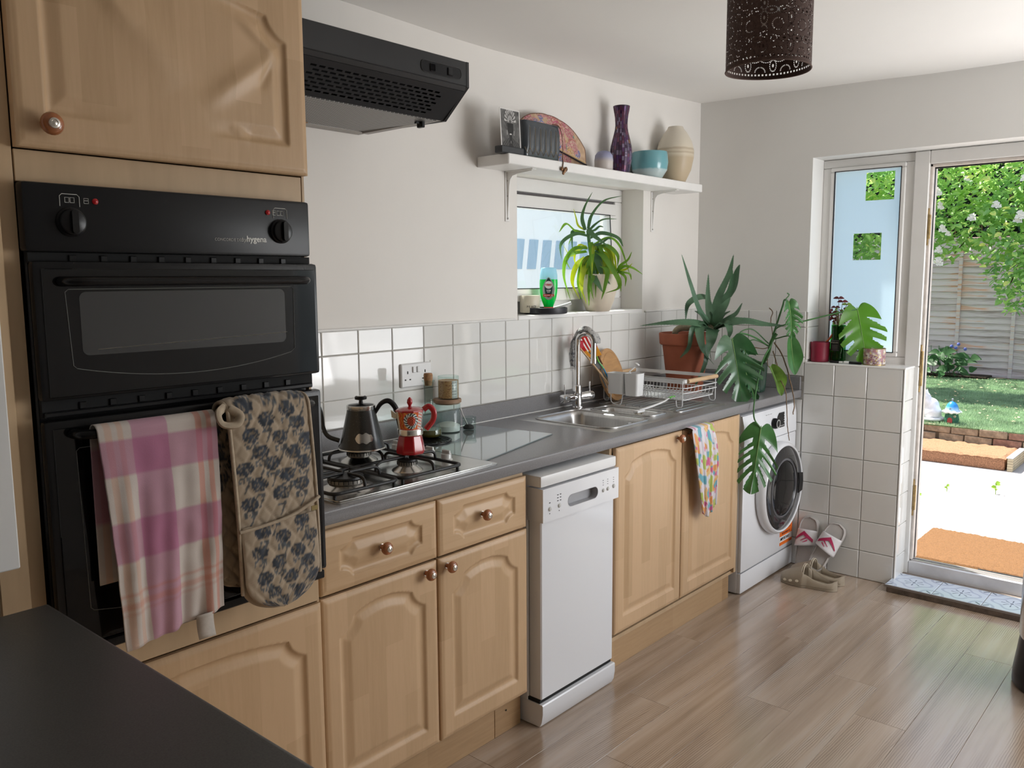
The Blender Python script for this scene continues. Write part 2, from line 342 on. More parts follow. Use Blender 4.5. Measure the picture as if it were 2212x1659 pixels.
# ---- wall tiles: individual tiles over recessed grout
TM = {}
def tilemesh(w, h, t=.006, b=.0022):
    key = (round(w, 3), round(h, 3))
    if key not in TM:
        me = bpy.data.meshes.new('tile')
        v = [(0, 0, 0), (w, 0, 0), (w, 0, h), (0, 0, h), (0, -t+b, 0), (w, -t+b, 0), (w, -t+b, h), (0, -t+b, h), (b, -t, b), (w-b, -t, b), (w-b, -t, h-b), (b, -t, h-b)]
        me.from_pydata(v, [], [(0, 1, 5, 4), (1, 2, 6, 5), (2, 3, 7, 6), (3, 0, 4, 7), (4, 5, 9, 8), (5, 6, 10, 9), (6, 7, 11, 10), (7, 4, 8, 11), (8, 9, 10, 11)]); me.materials.append(tilem)
        me.update(); TM[key] = me
    return TM[key]
def tiles(parent, hs, zs, org, hdir, gap=.0028):
    # hs, zs: joint positions along hdir and z; face normal = hdir x z
    ang = {(1, 0): 0, (0, -1): -PI/2, (-1, 0): PI}[hdir]
    for i in range(len(hs)-1):
        for j in range(len(zs)-1):
            w = hs[i+1]-hs[i]-gap; h = zs[j+1]-zs[j]-gap
            if w < .01 or h < .01: continue
            a = hs[i]+gap/2
            p = (org[0]+hdir[0]*a, org[1]+hdir[1]*a, zs[j]+gap/2)
            inst('tile', tilemesh(w, h), p, parent, (R.gauss(0, .0022), 0, ang+R.gauss(0, .0022)))
ZR = [.977, 1.073, 1.223, 1.304]
hx = [-.10, -.082, .068, .218]+[.368+.15*k for k in range(17)]+[2.838]
st('trim_1', M().box(-.1, -.003, .95, 2.846, 0.001, 1.302), grout, 0)
tiles(wl, hx, ZR, (0, -.003), (1, 0))
# back wall: normal faces -x, running along -y
st('trim_2', M().box(2.843, -.614, .95, 2.847, -.0, 1.302), grout, 0)
tiles(wb, [.008, .158, .308, .458, .612], ZR, (2.843, 0), (0, -1))
st('trim_3', M().box(2.843, -1.083, .0, 2.847, -.617, 1.044), grout, 0)
PZ = [.0, .14, .29, .44, .59, .74, .89, 1.044]
tiles(wb, [.612, .765, .92, 1.083], PZ, (2.843, 0), (0, -1))
tiles(wb, [.40, .608], PZ[:-2]+[.86], (2.843, 0), (0, -1))
# tiled cheek of the pier facing the doorway (normal -y) and cheek of the window recess
st('trim_4', M().box(2.846, -1.086, .0, 2.985, -1.083, 1.044), grout, 0)
tiles(wb, [2.843, 2.985], PZ, (0, -1.0855), (1, 0))
tiles(wb, [2.843, 2.985], [1.06, 1.223, 1.300], (0, -.6155), (1, 0))
# ledge on the pier, rounded plaster edge bead over the tiles
st('trim_5', M().box(2.835, -1.094, 1.040, 2.99, -.615, 1.050, .003), white)
st('trim_6', M().box(2.836, -1.094, .0, 2.846, -1.084, 1.046, .004), white)
st('trim_7', M().box(-.1, -.012, 1.302, WX0-.02, 0.002, 1.312, .004).box(WX1+.02, -.012, 1.302, 2.846, .002, 1.312, .004), white)
# ---- small top-hung window in the long wall
def frame(q, x0, x1, z0, z1, y0, y1, w, b=.006, axis='y'):
    for (a0, c0, a1, c1) in ((x0, z0, x1, z0+w), (x0, z1-w, x1, z1), (x0, z0+w, x0+w, z1-w), (x1-w, z0+w, x1, z1-w)):
        if axis == 'y': q.box(a0, y0, c0, a1, y1, c1, b)
        else: q.box(y0, a0, c0, y1, a1, c1, b)
    return q
paneglass = None
def archglass(name, col, rough=0.0):
    m, nt, b, N, L = newmat(name); out = N['Material Output']; tr = N.new('ShaderNodeBsdfTransparent'); tr.inputs[0].default_value = (*col, 1)
    gl = N.new('ShaderNodeBsdfGlossy'); gl.inputs['Roughness'].default_value = rough; fr = N.new('ShaderNodeFresnel'); fr.inputs[0].default_value = 1.45
    mx = N.new('ShaderNodeMixShader'); gg = N.new('ShaderNodeNewGeometry'); mt = N.new('ShaderNodeMath'); mt.operation = 'MULTIPLY_ADD'; mt.inputs[1].default_value = -1; mt.inputs[2].default_value = 1; L.new(gg.outputs['Backfacing'], mt.inputs[0]); m2 = N.new('ShaderNodeMath'); m2.operation = 'MULTIPLY'; L.new(fr.outputs[0], m2.inputs[0]); L.new(mt.outputs[0], m2.inputs[1]); L.new(m2.outputs[0], mx.inputs[0]); L.new(tr.outputs[0], mx.inputs[1]); L.new(gl.outputs[0], mx.inputs[2]); L.new(mx.outputs[0], out.inputs[0]); return m
paneglass = archglass('window_glass', (.92, .96, .96))
thin = archglass('thin_glassware', (.80, .88, .86), .02)
frost, fnt, fb, fN, fL = newmat('frosted_film'); sets(fb, .55, trans=.35, ior=1.05); fb.inputs['Base Color'].default_value = (.80, .90, 1, 1); translucent(frost, .80, (.86, .94, 1))
w1 = thing('window_1', None, None, ((WX0+WX1)/2, .16, WZ0)); w1['kind'] = 'structure'
frame(M(), WX0, WX1, WZ0, WZ1, .125, .20, .060).build('window_frame', pvc, w1)
sash = frame(M(), WX0+.05, WX1-.060, WZ0+.055, WZ1-.073, .120, .165, .055)
sash.xf = None
rt = Matrix.Translation((0, .125, WZ1-.073)) @ Matrix.Rotation(math.radians(-3.5), 4, 'X') @ Matrix.Translation((0, -.125, -(WZ1-.073)))
sash.v = [tuple(rt @ Vector(v)) for v in sash.v]
sa = sash.build('sash', pvc, w1)
gk = frame(M(), WX0+.103, WX1-.113, WZ0+.108, WZ1-.126, .119, .122, .004, 0); gk.v = [tuple(rt @ Vector(v)) for v in gk.v]; gk.build('gasket', gasket, sa)
frame(M(), WX0+.044, WX1-.054, WZ0+.049, WZ1-.062, .135, .150, .012, 0).build('rebate_shade', pm('rebate_shadow', (.10, .09, .09), .7), w1)  # dark strip stands in for the shade in the sash gap
gp = M().box(WX0+.104, .140, WZ0+.108, WX1-.114, .146, WZ1-.126); gp.v = [tuple(rt @ Vector(v)) for v in gp.v]; gp.build('pane', paneglass, sa)
stay = M()
for z0_, z1_, y1_ in ((1.80, 1.62, .150), (1.70, 1.50, .158)): stay.tube([(WX1-.064, .13, z0_), (WX1-.060, y1_, z1_)], .004, 6, flat=.6)
stay.tube([(WX1-.062, .118, 1.52), (WX1-.060, .125, 1.50), (WX1-.06, .14, 1.49)], .006, 8); stay.build('stay_arm', blackp, w1)
st('trim_8', M().box(WX0+.001, -.004, WZ0-.018, WX1-.001, .125, WZ0+.002, .003), white)
# ---- glazed sidelight (window_2) and door frame (door_1), one composite frame
GX = 2.985
w2 = thing('window_2', None, None, (GX, -.82, 1.045)); w2['kind'] = 'structure'
frame(M(), -1.045, -.615, 1.046, 2.046, GX, GX+.07, .040, .005, 'x').build('window_frame', pvc, w2)
frame(M(), -1.008, -.655, 1.086, 2.006, GX-.008, GX+.02, .022, .004, 'x').build('glazing_bead', pvc, w2)
frame(M(), -.989, -.674, 1.105, 1.988, GX-.009, GX+.0, .0035, 0, 'x').build('gasket', gasket, w2)
sq = [(-.955, -.822, 1.838, 1.971), (-.906, -.773, 1.553, 1.682), (-.823, -.690, 1.167, 1.298)]
pq = wallgrid(sorted({-.990, -.672} | {a for s_ in sq for a in s_[:2]}), sorted({1.104, 1.99} | {a for s_ in sq for a in s_[2:]}), [s_ for s_ in sq], GX+.008, GX+.0095, lambda a, b, t: (t, a, b))
pq.build('frosted_film', frost, w2, 0)
M().box(GX+.011, -.990, 1.104, GX+.016, -.672, 1.99).build('pane', paneglass, w2, 0)
d1 = thing('door_1', None, None, (GX, -1.5, .0)); d1['kind'] = 'structure'
q = M()
q.box(GX-.012, -1.112, 1.046, GX+.07, -1.045, 2.046, .004).box(GX-.012, -1.112, .0, GX+.07, -1.087, 1.046, .004)
q.box(GX-.012, -2.02, 1.985, GX+.07, -1.112, 2.046, .004).box(GX-.012, -2.02, 0, GX+.07, -1.955, 1.985, .004)
q.build('door_frame', pvc, d1)
M().box(GX-.014, -2.02, .0, GX+.05, -1.112, .094, .006).build('threshold_bar', pm('worn_white_threshold', (.66, .65, .66), .3, var=.12, scale=9, metal=.15), d1)
q = M()
for i, (dx, h, w_) in enumerate(((.0, .100, .012), (.022, .104, .010), (.038, .098, .012))): q.box(GX+.006+dx, -1.956, .092, GX+.006+dx+w_, -1.115, h, .002)
q.build('threshold_rail', pm('anodised_rail', (.55, .53, .52), .25, .7), d1)
q = M().box(GX+.0, -1.124, .10, GX+.03, -1.112, 1.985, .002).box(GX+.0, -1.956, 1.972, GX+.03, -1.112, 1.985, .002).box(GX+.04, -1.126, .1, GX+.07, -1.112, 1.985, .002)
q.build('rebate', pvcd, d1)
q = M().box(GX+.03, -1.126, .10, GX+.042, -1.112, 1.985).box(GX+.03, -1.956, 1.966, GX+.042, -1.112, 1.985).box(GX+.055, -1.956, .094, GX+.066, -1.4, .100)
q.build('gasket', gasket, d1)
for za, zb in ((1.615, 1.785), (.925, 1.15), (.32, .50)):
    h = M().box(GX-.004, -1.119, za, GX+.012, -1.111, zb, .001).lathe([(.007, za+.03), (.007, zb-.03)], (GX-.002, -1.120, 0), 10).build('hinge', brass, d1)
w3 = thing('added_window_3', None, None, (GX, -2.73, .9)); w3['kind'] = 'structure'  # unseen window, added to frame the garden-end fill lamp
frame(M(), -3.22, -2.24, .9, 2.048, GX, GX+.07, .055, .005, 'x').build('window_frame', pvc, w3); M().box(GX+.02, -3.17, .95, GX+.026, -2.29, 2.0).build('pane', paneglass, w3, 0)
w4 = thing('added_window_4', None, None, (2.25, -3.6, .6)); w4['kind'] = 'structure'  # second unseen window, added around the side fill lamp
frame(M(), 1.75, 2.75, .6, 2.1, -3.6, -3.54, .055, .005).build('window_frame', pvc, w4); M().box(1.8, -3.58, .65, 2.7, -3.574, 2.05).build('pane', paneglass, w4, 0)
# ---- patterned tile step inside the door
stepo = thing('doorstep', None, None, (2.85, -1.5, 0)); stepo['kind'] = 'structure'
M().box(2.738, -2.02, 0, 2.972, -1.0855, .026, .002).build('riser', pm('step_edge', (.11, .08, .06), .8, var=.3, scale=40), stepo)
ptile, pnt, pb, pN, pL = newmat('patterned_tile'); sets(pb, .16, coat=.3)
def mathn(op, a, b=None, c=None):
    n = pN.new('ShaderNodeMath'); n.operation = op
    for i, x in enumerate((a, b, c)):
        if x is None: continue
        if isinstance(x, (int, float)): n.inputs[i].default_value = x
        else: pL.new(x, n.inputs[i])
    return n.outputs[0]
tc = pN.new('ShaderNodeTexCoord'); sp = pN.new('ShaderNodeSeparateXYZ'); pL.new(tc.outputs['Object'], sp.inputs[0])
tx = mathn('SUBTRACT', sp.outputs[0], .1); ty = mathn('SUBTRACT', sp.outputs[1], .1)
rr = mathn('SQRT', mathn('ADD', mathn('MULTIPLY', tx, tx), mathn('MULTIPLY', ty, ty))); an = mathn('ARCTAN2', ty, tx)
pet = mathn('POWER', mathn('ABSOLUTE', mathn('COSINE', mathn('MULTIPLY', an, 4))), 14)
pm1 = mathn('MULTIPLY', mathn('GREATER_THAN', pet, .55), mathn('MULTIPLY', mathn('GREATER_THAN', rr, .012), mathn('LESS_THAN', rr, .042)))
pm1 = mathn('MAXIMUM', pm1, mathn('LESS_THAN', rr, .007))
lob = mathn('ADD', .066, mathn('MULTIPLY', mathn('COSINE', mathn('MULTIPLY', an, 4)), .012))
ring = mathn('LESS_THAN', mathn('ABSOLUTE', mathn('SUBTRACT', rr, lob)), .006)
cx = mathn('SUBTRACT', .1, mathn('ABSOLUTE', tx)); cy = mathn('SUBTRACT', .1, mathn('ABSOLUTE', ty)); r3 = mathn('SQRT', mathn('ADD', mathn('MULTIPLY', cx, cx), mathn('MULTIPLY', cy, cy)))
ring2 = mathn('LESS_THAN', mathn('ABSOLUTE', mathn('SUBTRACT', r3, .045)), .006)
cl = mathn('MULTIPLY', mathn('LESS_THAN', mathn('ABSOLUTE', mathn('SUBTRACT', cx, cy)), .005), mathn('MULTIPLY', mathn('GREATER_THAN', r3, .006), mathn('LESS_THAN', r3, .036)))
x1_ = pN.new('ShaderNodeMix'); x1_.data_type = 'RGBA'; pL.new(mathn('MAXIMUM', ring, ring2), x1_.inputs['Factor']); x1_.inputs['A'].default_value = (.62, .70, .80, 1); x1_.inputs['B'].default_value = (.46, .52, .66, 1)
x2_ = pN.new('ShaderNodeMix'); x2_.data_type = 'RGBA'; pL.new(mathn('MAXIMUM', pm1, cl), x2_.inputs['Factor']); pL.new(x1_.outputs['Result'], x2_.inputs['A']); x2_.inputs['B'].default_value = (.13, .16, .23, 1); pL.new(x2_.outputs['Result'], pb.inputs['Base Color'])
me = plankmesh('tile', .2, .2, .012, .002, ptile)
for k in range(5):
    if k < 4: inst('tile', me, (2.742, -1.278-.2022*k, .036), stepo)
me2 = plankmesh('tile', .2, .128, .012, .002, ptile); inst('tile', me2, (2.742, -2.016, .036), stepo)
M().box(2.738, -2.02, .024, 2.972, -1.074, .0335).build('grout_bed', pm('dark_grout', (.20, .17, .15), .9), stepo, 0)

# ================================================================ garden beyond the door
DZ = -.10
ground = st('ground', M().box(3.08, -9, -1.0, 6.88, 9, -.165).box(6.9, -9, -1, 30, 9, .10), pm('earth', (.12, .09, .06), .95, var=.3, scale=6), 0)
deckm = planky('weathered_decking', [(.3, (.38, .34, .33)), (.6, (.47, .45, .44)), (.9, (.56, .54, .53))], (13, .9, 1), .8, False)
dk = st('deck', M().box(3.08, -4.5, -.165, 6.84, 2.4, -.127), dark, 0)
dme = plankmesh('plank', .135, 6.9, .025, .004, deckm)
gm = M()
for i in range(26):
    x = 3.10+i*.1435; inst('plank', dme, (x, -4.5, DZ), dk)
    for g_ in range(1, 7): gm.box(x+.135*g_/7-.002, -4.4, DZ-.001, x+.135*g_/7+.002, 2.3, DZ+.0012)
gm.build('plank_reeding', pm('deck_reeding', (.50, .46, .44), .85), dk, 0); bpy.data.objects['plank_reeding']['kind'] = 'stuff'
coir = pm('coir', (.225, .112, .044), .95, var=.22, scale=160, bmp=1.0, bs=260, bd=.006)
coird = pm('coir_worn', (.40, .20, .11), .95, var=.45, scale=120, bmp=1.0, bs=200, bd=.008)
def coirtop(x0, x1, y0, y1, z0, z1, nx, ny, h):
    P = []
    for i in range(nx+1):
        row = []
        for j in range(ny+1):
            u = i/nx; v = j/ny; e = min(u, 1-u, v, 1-v); row.append((x0+(x1-x0)*u, y0+(y1-y0)*v, (z1 if 0 < i < nx and 0 < j < ny else z0)+(R.random()-.5)*h))
        P.append(row)
    q = M().grid(P); return q
tag(coirtop(3.62, 4.268, -1.66, -.885, DZ+.002, DZ+.022, 60, 70, .005).build('doormat', coir), 'orange coir doormat lying on the decking just outside the door', 'doormat')
# weeds between the boards
leafg = pm('weed_leaf', (.30, .50, .06), .5); translucent(leafg, .4)
def leafblade(q, p, d, l, w, droop=.3, n=4, up=(0, 0, 1)):
    p = Vector(p); d = Vector(d).normalized(); side = d.cross(Vector(up)); side = side.normalized() if side.length > 1e-3 else Vector((1, 0, 0)); P = []
    for i in range(n+1):
        t = i/n; c = p+d*l*t+Vector((0, 0, -droop*l*t*t)); ww = w*math.sin(PI*min(.98, .12+.86*t))*.5*(1 if t < 1 else 0.1)
        P.append([(c-side*ww+Vector((0, 0, ww*.3)))[:], c[:], (c+side*ww+Vector((0, 0, ww*.3)))[:]])
    q.grid(P)
for (x, y, h, lab) in ((5.489, -.989, .085, 'bright green weed, tallest of the three growing between deck boards'), (4.95, -.62, .05, 'pale weed seedling in the deck nearest the door frame, left'), (5.352, -.70, .05, 'small pale weed in the deck, middle of the three')):
    t = thing('weed', lab, 'weed', (x, y, DZ), 'weeds sprouting between the deck boards'); q = M().tube([(x, y, DZ-.01), (x+.004, y, DZ+h*.6), (x, y+.003, DZ+h)], .0025, 5); q.build('stem', leafg, t)
    for k in range(6): q = M(); a = k*1.1; leafblade(q, (x, y, DZ+h*(.35+.12*k)), (math.cos(a), math.sin(a), .5), h*.45, h*.28, up=(-.8, -.3, .5)); q.build('leaf', leafg, t)
# coir covered step against the retaining wall
t = thing('garden_step', 'long coir-covered step at the far edge of the decking', 'step', (6.6, -.4, DZ))
M().box(6.36, -.875, DZ, 6.87, 2.2, .0, .012).build('coir_cover', coird, t)
coirtop(6.352, 6.874, -.885, 2.2, -.004, .012, 24, 110, .012).build('coir_top', pm('coir_top', (.40, .22, .12), .95, var=.25, scale=100, bmp=1, bs=200, bd=.008), t)
tim = pm('pale_timber', (.48, .40, .27), .8, var=.15, scale=10)
for k in range(5): M().box(6.35, -.935, DZ+.0215*k, 6.87, -.895, DZ+.0215*k+.020, .002).build('timber_lath', tim, t)
M().box(6.352, -.934, .008, 6.868, -.887, .014).build('cap_strip', whitep, t)
# brick retaining wall, two courses
bw = thing('retaining_wall', 'low weathered brick wall holding up the lawn', 'wall', (6.95, -.5, DZ))
mortar = pm('mortar', (.24, .20, .15), .95, var=.3, scale=30, bmp=.5, bs=80)
M().box(6.90, -4.4, -.16, 7.1, 2.6, .128).build('mortar_core', mortar, bw, 0)
brk = [pm('brick_'+n, c, .9, var=.35, scale=22, bmp=.6, bs=60, bd=.006) for n, c in (('buff', (.30, .235, .165)), ('red', (.27, .15, .11)), ('mossy', (.16, .14, .08)))]
bms = []
for m_ in brk:
    bm_ = M().box(0, 0, 0, .03, .215, .065, .007); o = bm_.build('brick', m_, None, 0, origin=(0, 0, 0)); bms.append(o.data); bpy.data.objects.remove(o)
for c in range(4):
    for k in range(30): inst('brick', bms[R.choice((0, 0, 0, 1, 2))], (6.884+R.uniform(-.005, .004), -4.3+.227*k+.11*(c % 2), -.145+.0715*c), bw, (R.gauss(0, .02), 0, R.gauss(0, .03)))
# lawn: artificial turf, blades as stuff
LZ = .150
lawng = pm('turf_backing', (.14, .23, .11), .95, var=.4, scale=60, bmp=1, bs=140, bd=.01)
st('lawn_ground', M().box(6.885, -6, .128, 11.05, 6, LZ-.012), lawng, 0)
turf = pm('turf_blade', (.33, .47, .28), .6, var=.35, scale=3); translucent(turf, .3)
rs = np.random.RandomState(3)
def scatter(name, n, xr, yr, fn, mat, label, cat, kind='stuff', group=None):
    V = []; F = []
    for i in range(n):
        v, f = fn(rs.uniform(*xr), rs.uniform(*yr)); b = len(V); V += v; F += [tuple(k+b for k in g) for g in f]
    q = M(); q.v = V; q.f = F; q.m = [0]*len(F); o = q.build(name, mat, None, 0); tag(o, label, cat, group, kind); return o
def blade(x, y):
    a = rs.uniform(0, 6.28); h = rs.uniform(.016, .03); w_ = rs.uniform(.002, .0035)*(1+(x-6.9)*.3); dx, dy = rs.uniform(-.014, .014, 2)
    return [(x-w_*math.cos(a), y-w_*math.sin(a), LZ-.012), (x+w_*math.cos(a), y+w_*math.sin(a), LZ-.012), (x+dx, y+dy, LZ-.012+h)], [(0, 1, 2)]
scatter('lawn_grass', 150000, (6.875, 11.0), (-1.6, 1.8), blade, turf, 'short green artificial turf above the brick wall', 'grass')
def blade2(x, y):
    v, f = blade(x, y); return [(a*1, b, c) for a, b, c in v], f
petm = pm('fallen_petal', (.66, .50, .30), .7, var=.3, scale=20)
def petal(x, y):
    a = rs.uniform(0, 6.28); s_ = rs.uniform(.008, .024); z = LZ+.014; c, d = math.cos(a)*s_, math.sin(a)*s_
    return [(x-c, y-d, z), (x+d*.6, y-c*.6, z+.006), (x+c, y+d, z+rs.uniform(0, .01)), (x-d*.6, y+c*.6, z)], [(0, 1, 2, 3)]
scatter('fallen_petals', 420, (7.1, 10.9), (-1.5, 2.2), petal, petm, 'dry petals and leaves scattered over the lawn', 'petals')
# lap fence
FX = 11.15
fence = thing('lap_fence', 'weathered grey wooden overlap fence across the back of the garden', 'fence', (FX, 0, LZ))
fm, fnt2, fb2, fN2, fL2 = newmat('fence_board'); sets(fb2, .9)
n = noi(fnt2, 3, 5, (1, .5, 9), dist=.5); oi = fN2.new('ShaderNodeObjectInfo'); a = fN2.new('ShaderNodeMath'); a.operation = 'MULTIPLY_ADD'; fL2.new(oi.outputs['Random'], a.inputs[0]); a.inputs[1].default_value = .25; fL2.new(n.outputs[0], a.inputs[2])
r = ramp(fnt2, a.outputs[0], [(.35, (.38, .29, .30)), (.55, (.58, .48, .52)), (.72, (.66, .56, .60)), (.86, (.66, .36, .27))]); fL2.new(r.outputs[0], fb2.inputs['Base Color']); bump(fnt2, fb2, n.outputs[0], .4, .006)
slats = []
for v_ in range(4):
    P = []; rr_ = random.Random(v_)
    for i in range(31):
        y = -.915+1.83*i/30; wv = .010*noise.noise(Vector((y*3.1, v_*7.3, 0)))+.005*noise.noise(Vector((y*9, v_*3.1, 5)))
        P.append([(.0, y, .10), (-.006, y, .10), (-.024, y, .0+wv), (-.012, y, .0+wv), (.0, y, .10)])
    o = M().grid(P).build('slat', fm, None, 30, origin=(0, 0, 0)); slats.append(o.data); bpy.data.objects.remove(o)
for bay in range(5):
    yc = -2.6+1.30*bay
    for k in range(21):
        inst('slat', slats[(k+bay) % 4], (FX, yc, LZ+.04+.083*k+R.uniform(-.004, .004)), fence, (0, 0, 0), (1, 1.30/1.83, 1))
for y in [-.646-.65*k for k in (5, 4, 3, 2, 1, 0)]+[.005, .655, 1.305, 1.955, 2.6]:
    M().box(FX-.045, y-.022, LZ, FX-.02, y+.022, LZ+1.80, .003).build('post', tim if False else fm, fence)
for k, z in enumerate((LZ+.0, LZ+1.79)): M().box(FX-.04, -3.3, z, FX+.02, 3.3, z+.04, .003).build('rail', fm, fence)
M().box(FX+.02, -3.3, LZ, FX+.03, 3.3, LZ+1.8).build('backing_board', pm('fence_back', (.12, .09, .07), .9), fence, 0)
# leafy border plant at the fence foot
bl = pm('border_leaf', (.045, .13, .04), .5, var=.3, scale=8); translucent(bl, .25)
t = thing('border_plant', 'clump of broad dark green leaves with small blue flowers at the fence foot', 'plant', (10.8, .75, LZ))
for k in range(70):
    x = 10.75+R.uniform(-.2, .15); y = R.uniform(.38, 1.15); z = LZ+R.uniform(.05, .36)*(1-.5*abs(y-.8)); a = R.uniform(0, 6.28)
    q = M(); leafblade(q, (x, y, z), (math.cos(a)-.5, math.sin(a), R.uniform(-.1, .8)), R.uniform(.13, .2), R.uniform(.07, .11), .45, 4, (-.85, -.2, .55)); q.build('leaf', bl, t)
for k in range(10):
    y = R.uniform(.45, 1.0); M().tube([(10.75, y, LZ), (10.7, y+.02, LZ+.25), (10.68, y+.03, LZ+.42)], .004, 4).build('stem', bl, t)
bluef = pm('blue_flower', (.12, .15, .5), .6)
for y, z in ((.52, .60), (.60, .57), (.55, .55), (.44, .54), (.9, .56)): M().ball((10.66, y, z), .022, 8).build('flower', bluef, t)
tag(M().box(10.75, .2, LZ-.01, 11.1, 1.3, LZ+.03, .01).build('soil_bed', soil), 'strip of dark soil under the border plant', 'soil bed')
# climbing rose
rose = thing('rose_bush', 'climbing rose full of green leaves and pale blooms above the fence', 'rose bush', (9.3, .4, LZ))
lm, lnt, lb, lN, lL = newmat('rose_leaf'); sets(lb, .38, spec=.6)
oi = lN.new('ShaderNodeObjectInfo'); n = noi(lnt, 2.2, 3); a = lN.new('ShaderNodeMath'); a.operation = 'MULTIPLY_ADD'; lL.new(oi.outputs['Random'], a.inputs[0]); a.inputs[1].default_value = .35; lL.new(n.outputs[0], a.inputs[2])
r = ramp(lnt, a.outputs[0], [(.22, (.14, .32, .14)), (.42, (.28, .52, .20)), (.64, (.50, .74, .20)), (.88, (.80, .80, .24))]); lL.new(r.outputs[0], lb.inputs['Base Color']); translucent(lm, .45)
def roseleafverts(s_, rot, p):
    v = [(0, 0, 0), (.35, -.30, .10), (.4, 0, 0), (.35, .30, .10), (.75, -.24, .06), (.78, 0, -.04), (.75, .24, .06), (1.05, 0, -.10)]
    return [tuple(rot @ (Vector(a)*s_)+p) for a in v], [(0, 1, 2), (0, 2, 3), (1, 4, 5, 2), (2, 5, 6, 3), (4, 7, 5), (5, 7, 6)]
vv, ff = roseleafverts(1, Matrix.Identity(3), Vector((0, 0, 0)))
lme = bpy.data.meshes.new('leaf'); lme.from_pydata(vv, [], ff); lme.materials.append(lm); lme.polygons.foreach_set('use_smooth', [True]*6); lme.update()
def rosepos(front=False):
    while True:
        y = R.uniform(-1.6, 1.9); x = 8.8+R.uniform(0, .12) if front else R.uniform(8.85, 9.8); z = R.uniform(1.05, 3.05)
        edge = 1.62+.13*math.sin(y*4.1)+.09*math.sin(y*9+1)+.16*(y < .1)*math.sin(y*2)-.22*math.exp(-((y+.42)/.25)**2)+.0*x
        if z > edge+R.gauss(0, .05): return Vector((x, y, z))
def eul(): return (R.uniform(-.8, .8), R.uniform(-.3, .9), R.uniform(1.8, 4.4))
for k in range(300):
    s_ = R.uniform(.075, .115); inst('leaf', lme, rosepos(True)-Vector((.03, 0, 0)), rose, eul(), (s_,)*3)
from mathutils import Euler
V = []; F = []
for k in range(9000):
    v, f = roseleafverts(R.uniform(.06, .11), Euler(eul()).to_matrix(), rosepos()); b = len(V); V += v; F += [tuple(i+b for i in g) for g in f]
q = M(); q.v = V; q.f = F; q.m = [0]*len(F); o = q.build('foliage', lm, rose, 0); o['kind'] = 'stuff'
q = M()
for k in range(26):
    p = rosepos(); c_ = [Vector((11.4, p.y*1.3, 1.9)), Vector((10.8, p.y*1.1, 2.3)), (p+Vector((.3, 0, .1))), p]; q.tube(cr(c_, 4), .008, 4)
q.build('branches', pm('rose_stem', (.09, .07, .03), .8), rose); bpy.data.objects['branches']['kind'] = 'stuff'
bloomm = pm('rose_bloom', (.97, .88, .80), .6, var=.1, scale=30); translucent(bloomm, .3)
q = M()
for k in range(9):
    a = k*2.4; rr_ = .25+.08*k; q.add([(0, 0, 0), (rr_*math.cos(a-.6), rr_*math.sin(a-.6), .3+.02*k), (rr_*1.25*math.cos(a), rr_*1.25*math.sin(a), .34-.03*k), (rr_*math.cos(a+.6), rr_*math.sin(a+.6), .3+.02*k)], [(0, 1, 2, 3)])
o = q.build('bloom', bloomm, None, 60, origin=(0, 0, 0)); bme = o.data; bpy.data.objects.remove(o)
for (y, z) in [(.385, 2.38), (-.28, 2.66), (.02, 2.08), (-.40, 2.03), (.33, 1.75), (.33, 1.62), (.33, 2.23), (.3, 1.98), (-.2, 2.2), (.1, 2.5), (-.45, 2.45), (.9, 2.2), (-.9, 2.3), (1.2, 2.0), (.25, 1.93), (-.43, 2.08)]:
    s_ = R.uniform(.035, .07); inst('bloom', bme, (8.78, y, z), rose, (R.uniform(-.5, .5), -1.3+R.uniform(-.4, .4), R.uniform(-.4, .4)), (s_,)*3)
# dark hedge behind the fence
hm = pm('hedge_leaf', (.012, .035, .012), .6, var=.5, scale=3); 
hedge = thing('hedge', 'tall dark hedge standing beyond the fence', 'hedge', (12.6, 0, LZ))
P = []
for i in range(24):
    row = []
    for j in range(40):
        z = LZ+3.9*i/23; y = -4.5+9*j/39; row.append((12.5+.25*noise.noise(Vector((y*1.5, z*1.5, 3)))+.3*(i/23)**3, y, z))
    P.append(row)
n_ = len(P)
q = M().grid(P); b_ = len(q.v); q.v += [(x+1.2, y, z) for x, y, z in q.v[:b_]]; q.f += [tuple(i+b_ for i in f[::-1]) for f in q.f[:]]; q.m = [0]*len(q.f); q.build('hedge_core', hm, hedge, 0)
V = []; F = []
for k in range(5000):
    y = R.uniform(-3, 3.6); z = R.uniform(1.2, 4.1); v, f = roseleafverts(R.uniform(.08, .14), Euler(eul()).to_matrix(), Vector((12.3+R.uniform(-.2, .25), y, z))); b = len(V); V += v; F += [tuple(i+b for i in g) for g in f]
q = M(); q.v = V; q.f = F; q.m = [0]*len(F); o = q.build('foliage', hm, hedge, 0); o['kind'] = 'stuff'
# neighbour's white wall seen through the small window
nb = st('neighbour_wall', M().box(2.0, 2.6, -.3, 9.5, 2.8, 3.2), pm('white_render', (.97, .97, .97), .8), 0)
nbp = pm('blue_grey_panel', (.42, .55, .68), .5)
for k in range(12): 
    x = 3.93+.192*k; M().prism([(-.03, 0), (.085, 0), (.125, .26), (.01, .26)], (x, 2.598, 1.56), (1, 0, 0), (0, 0, 1), .01).build('wall_panel', nbp, nb, 0)
st('outside_paving', M().box(-3, .27, -.4, 9.5, 2.6, -.15), pm('concrete', (.55, .54, .52), .9), 0)
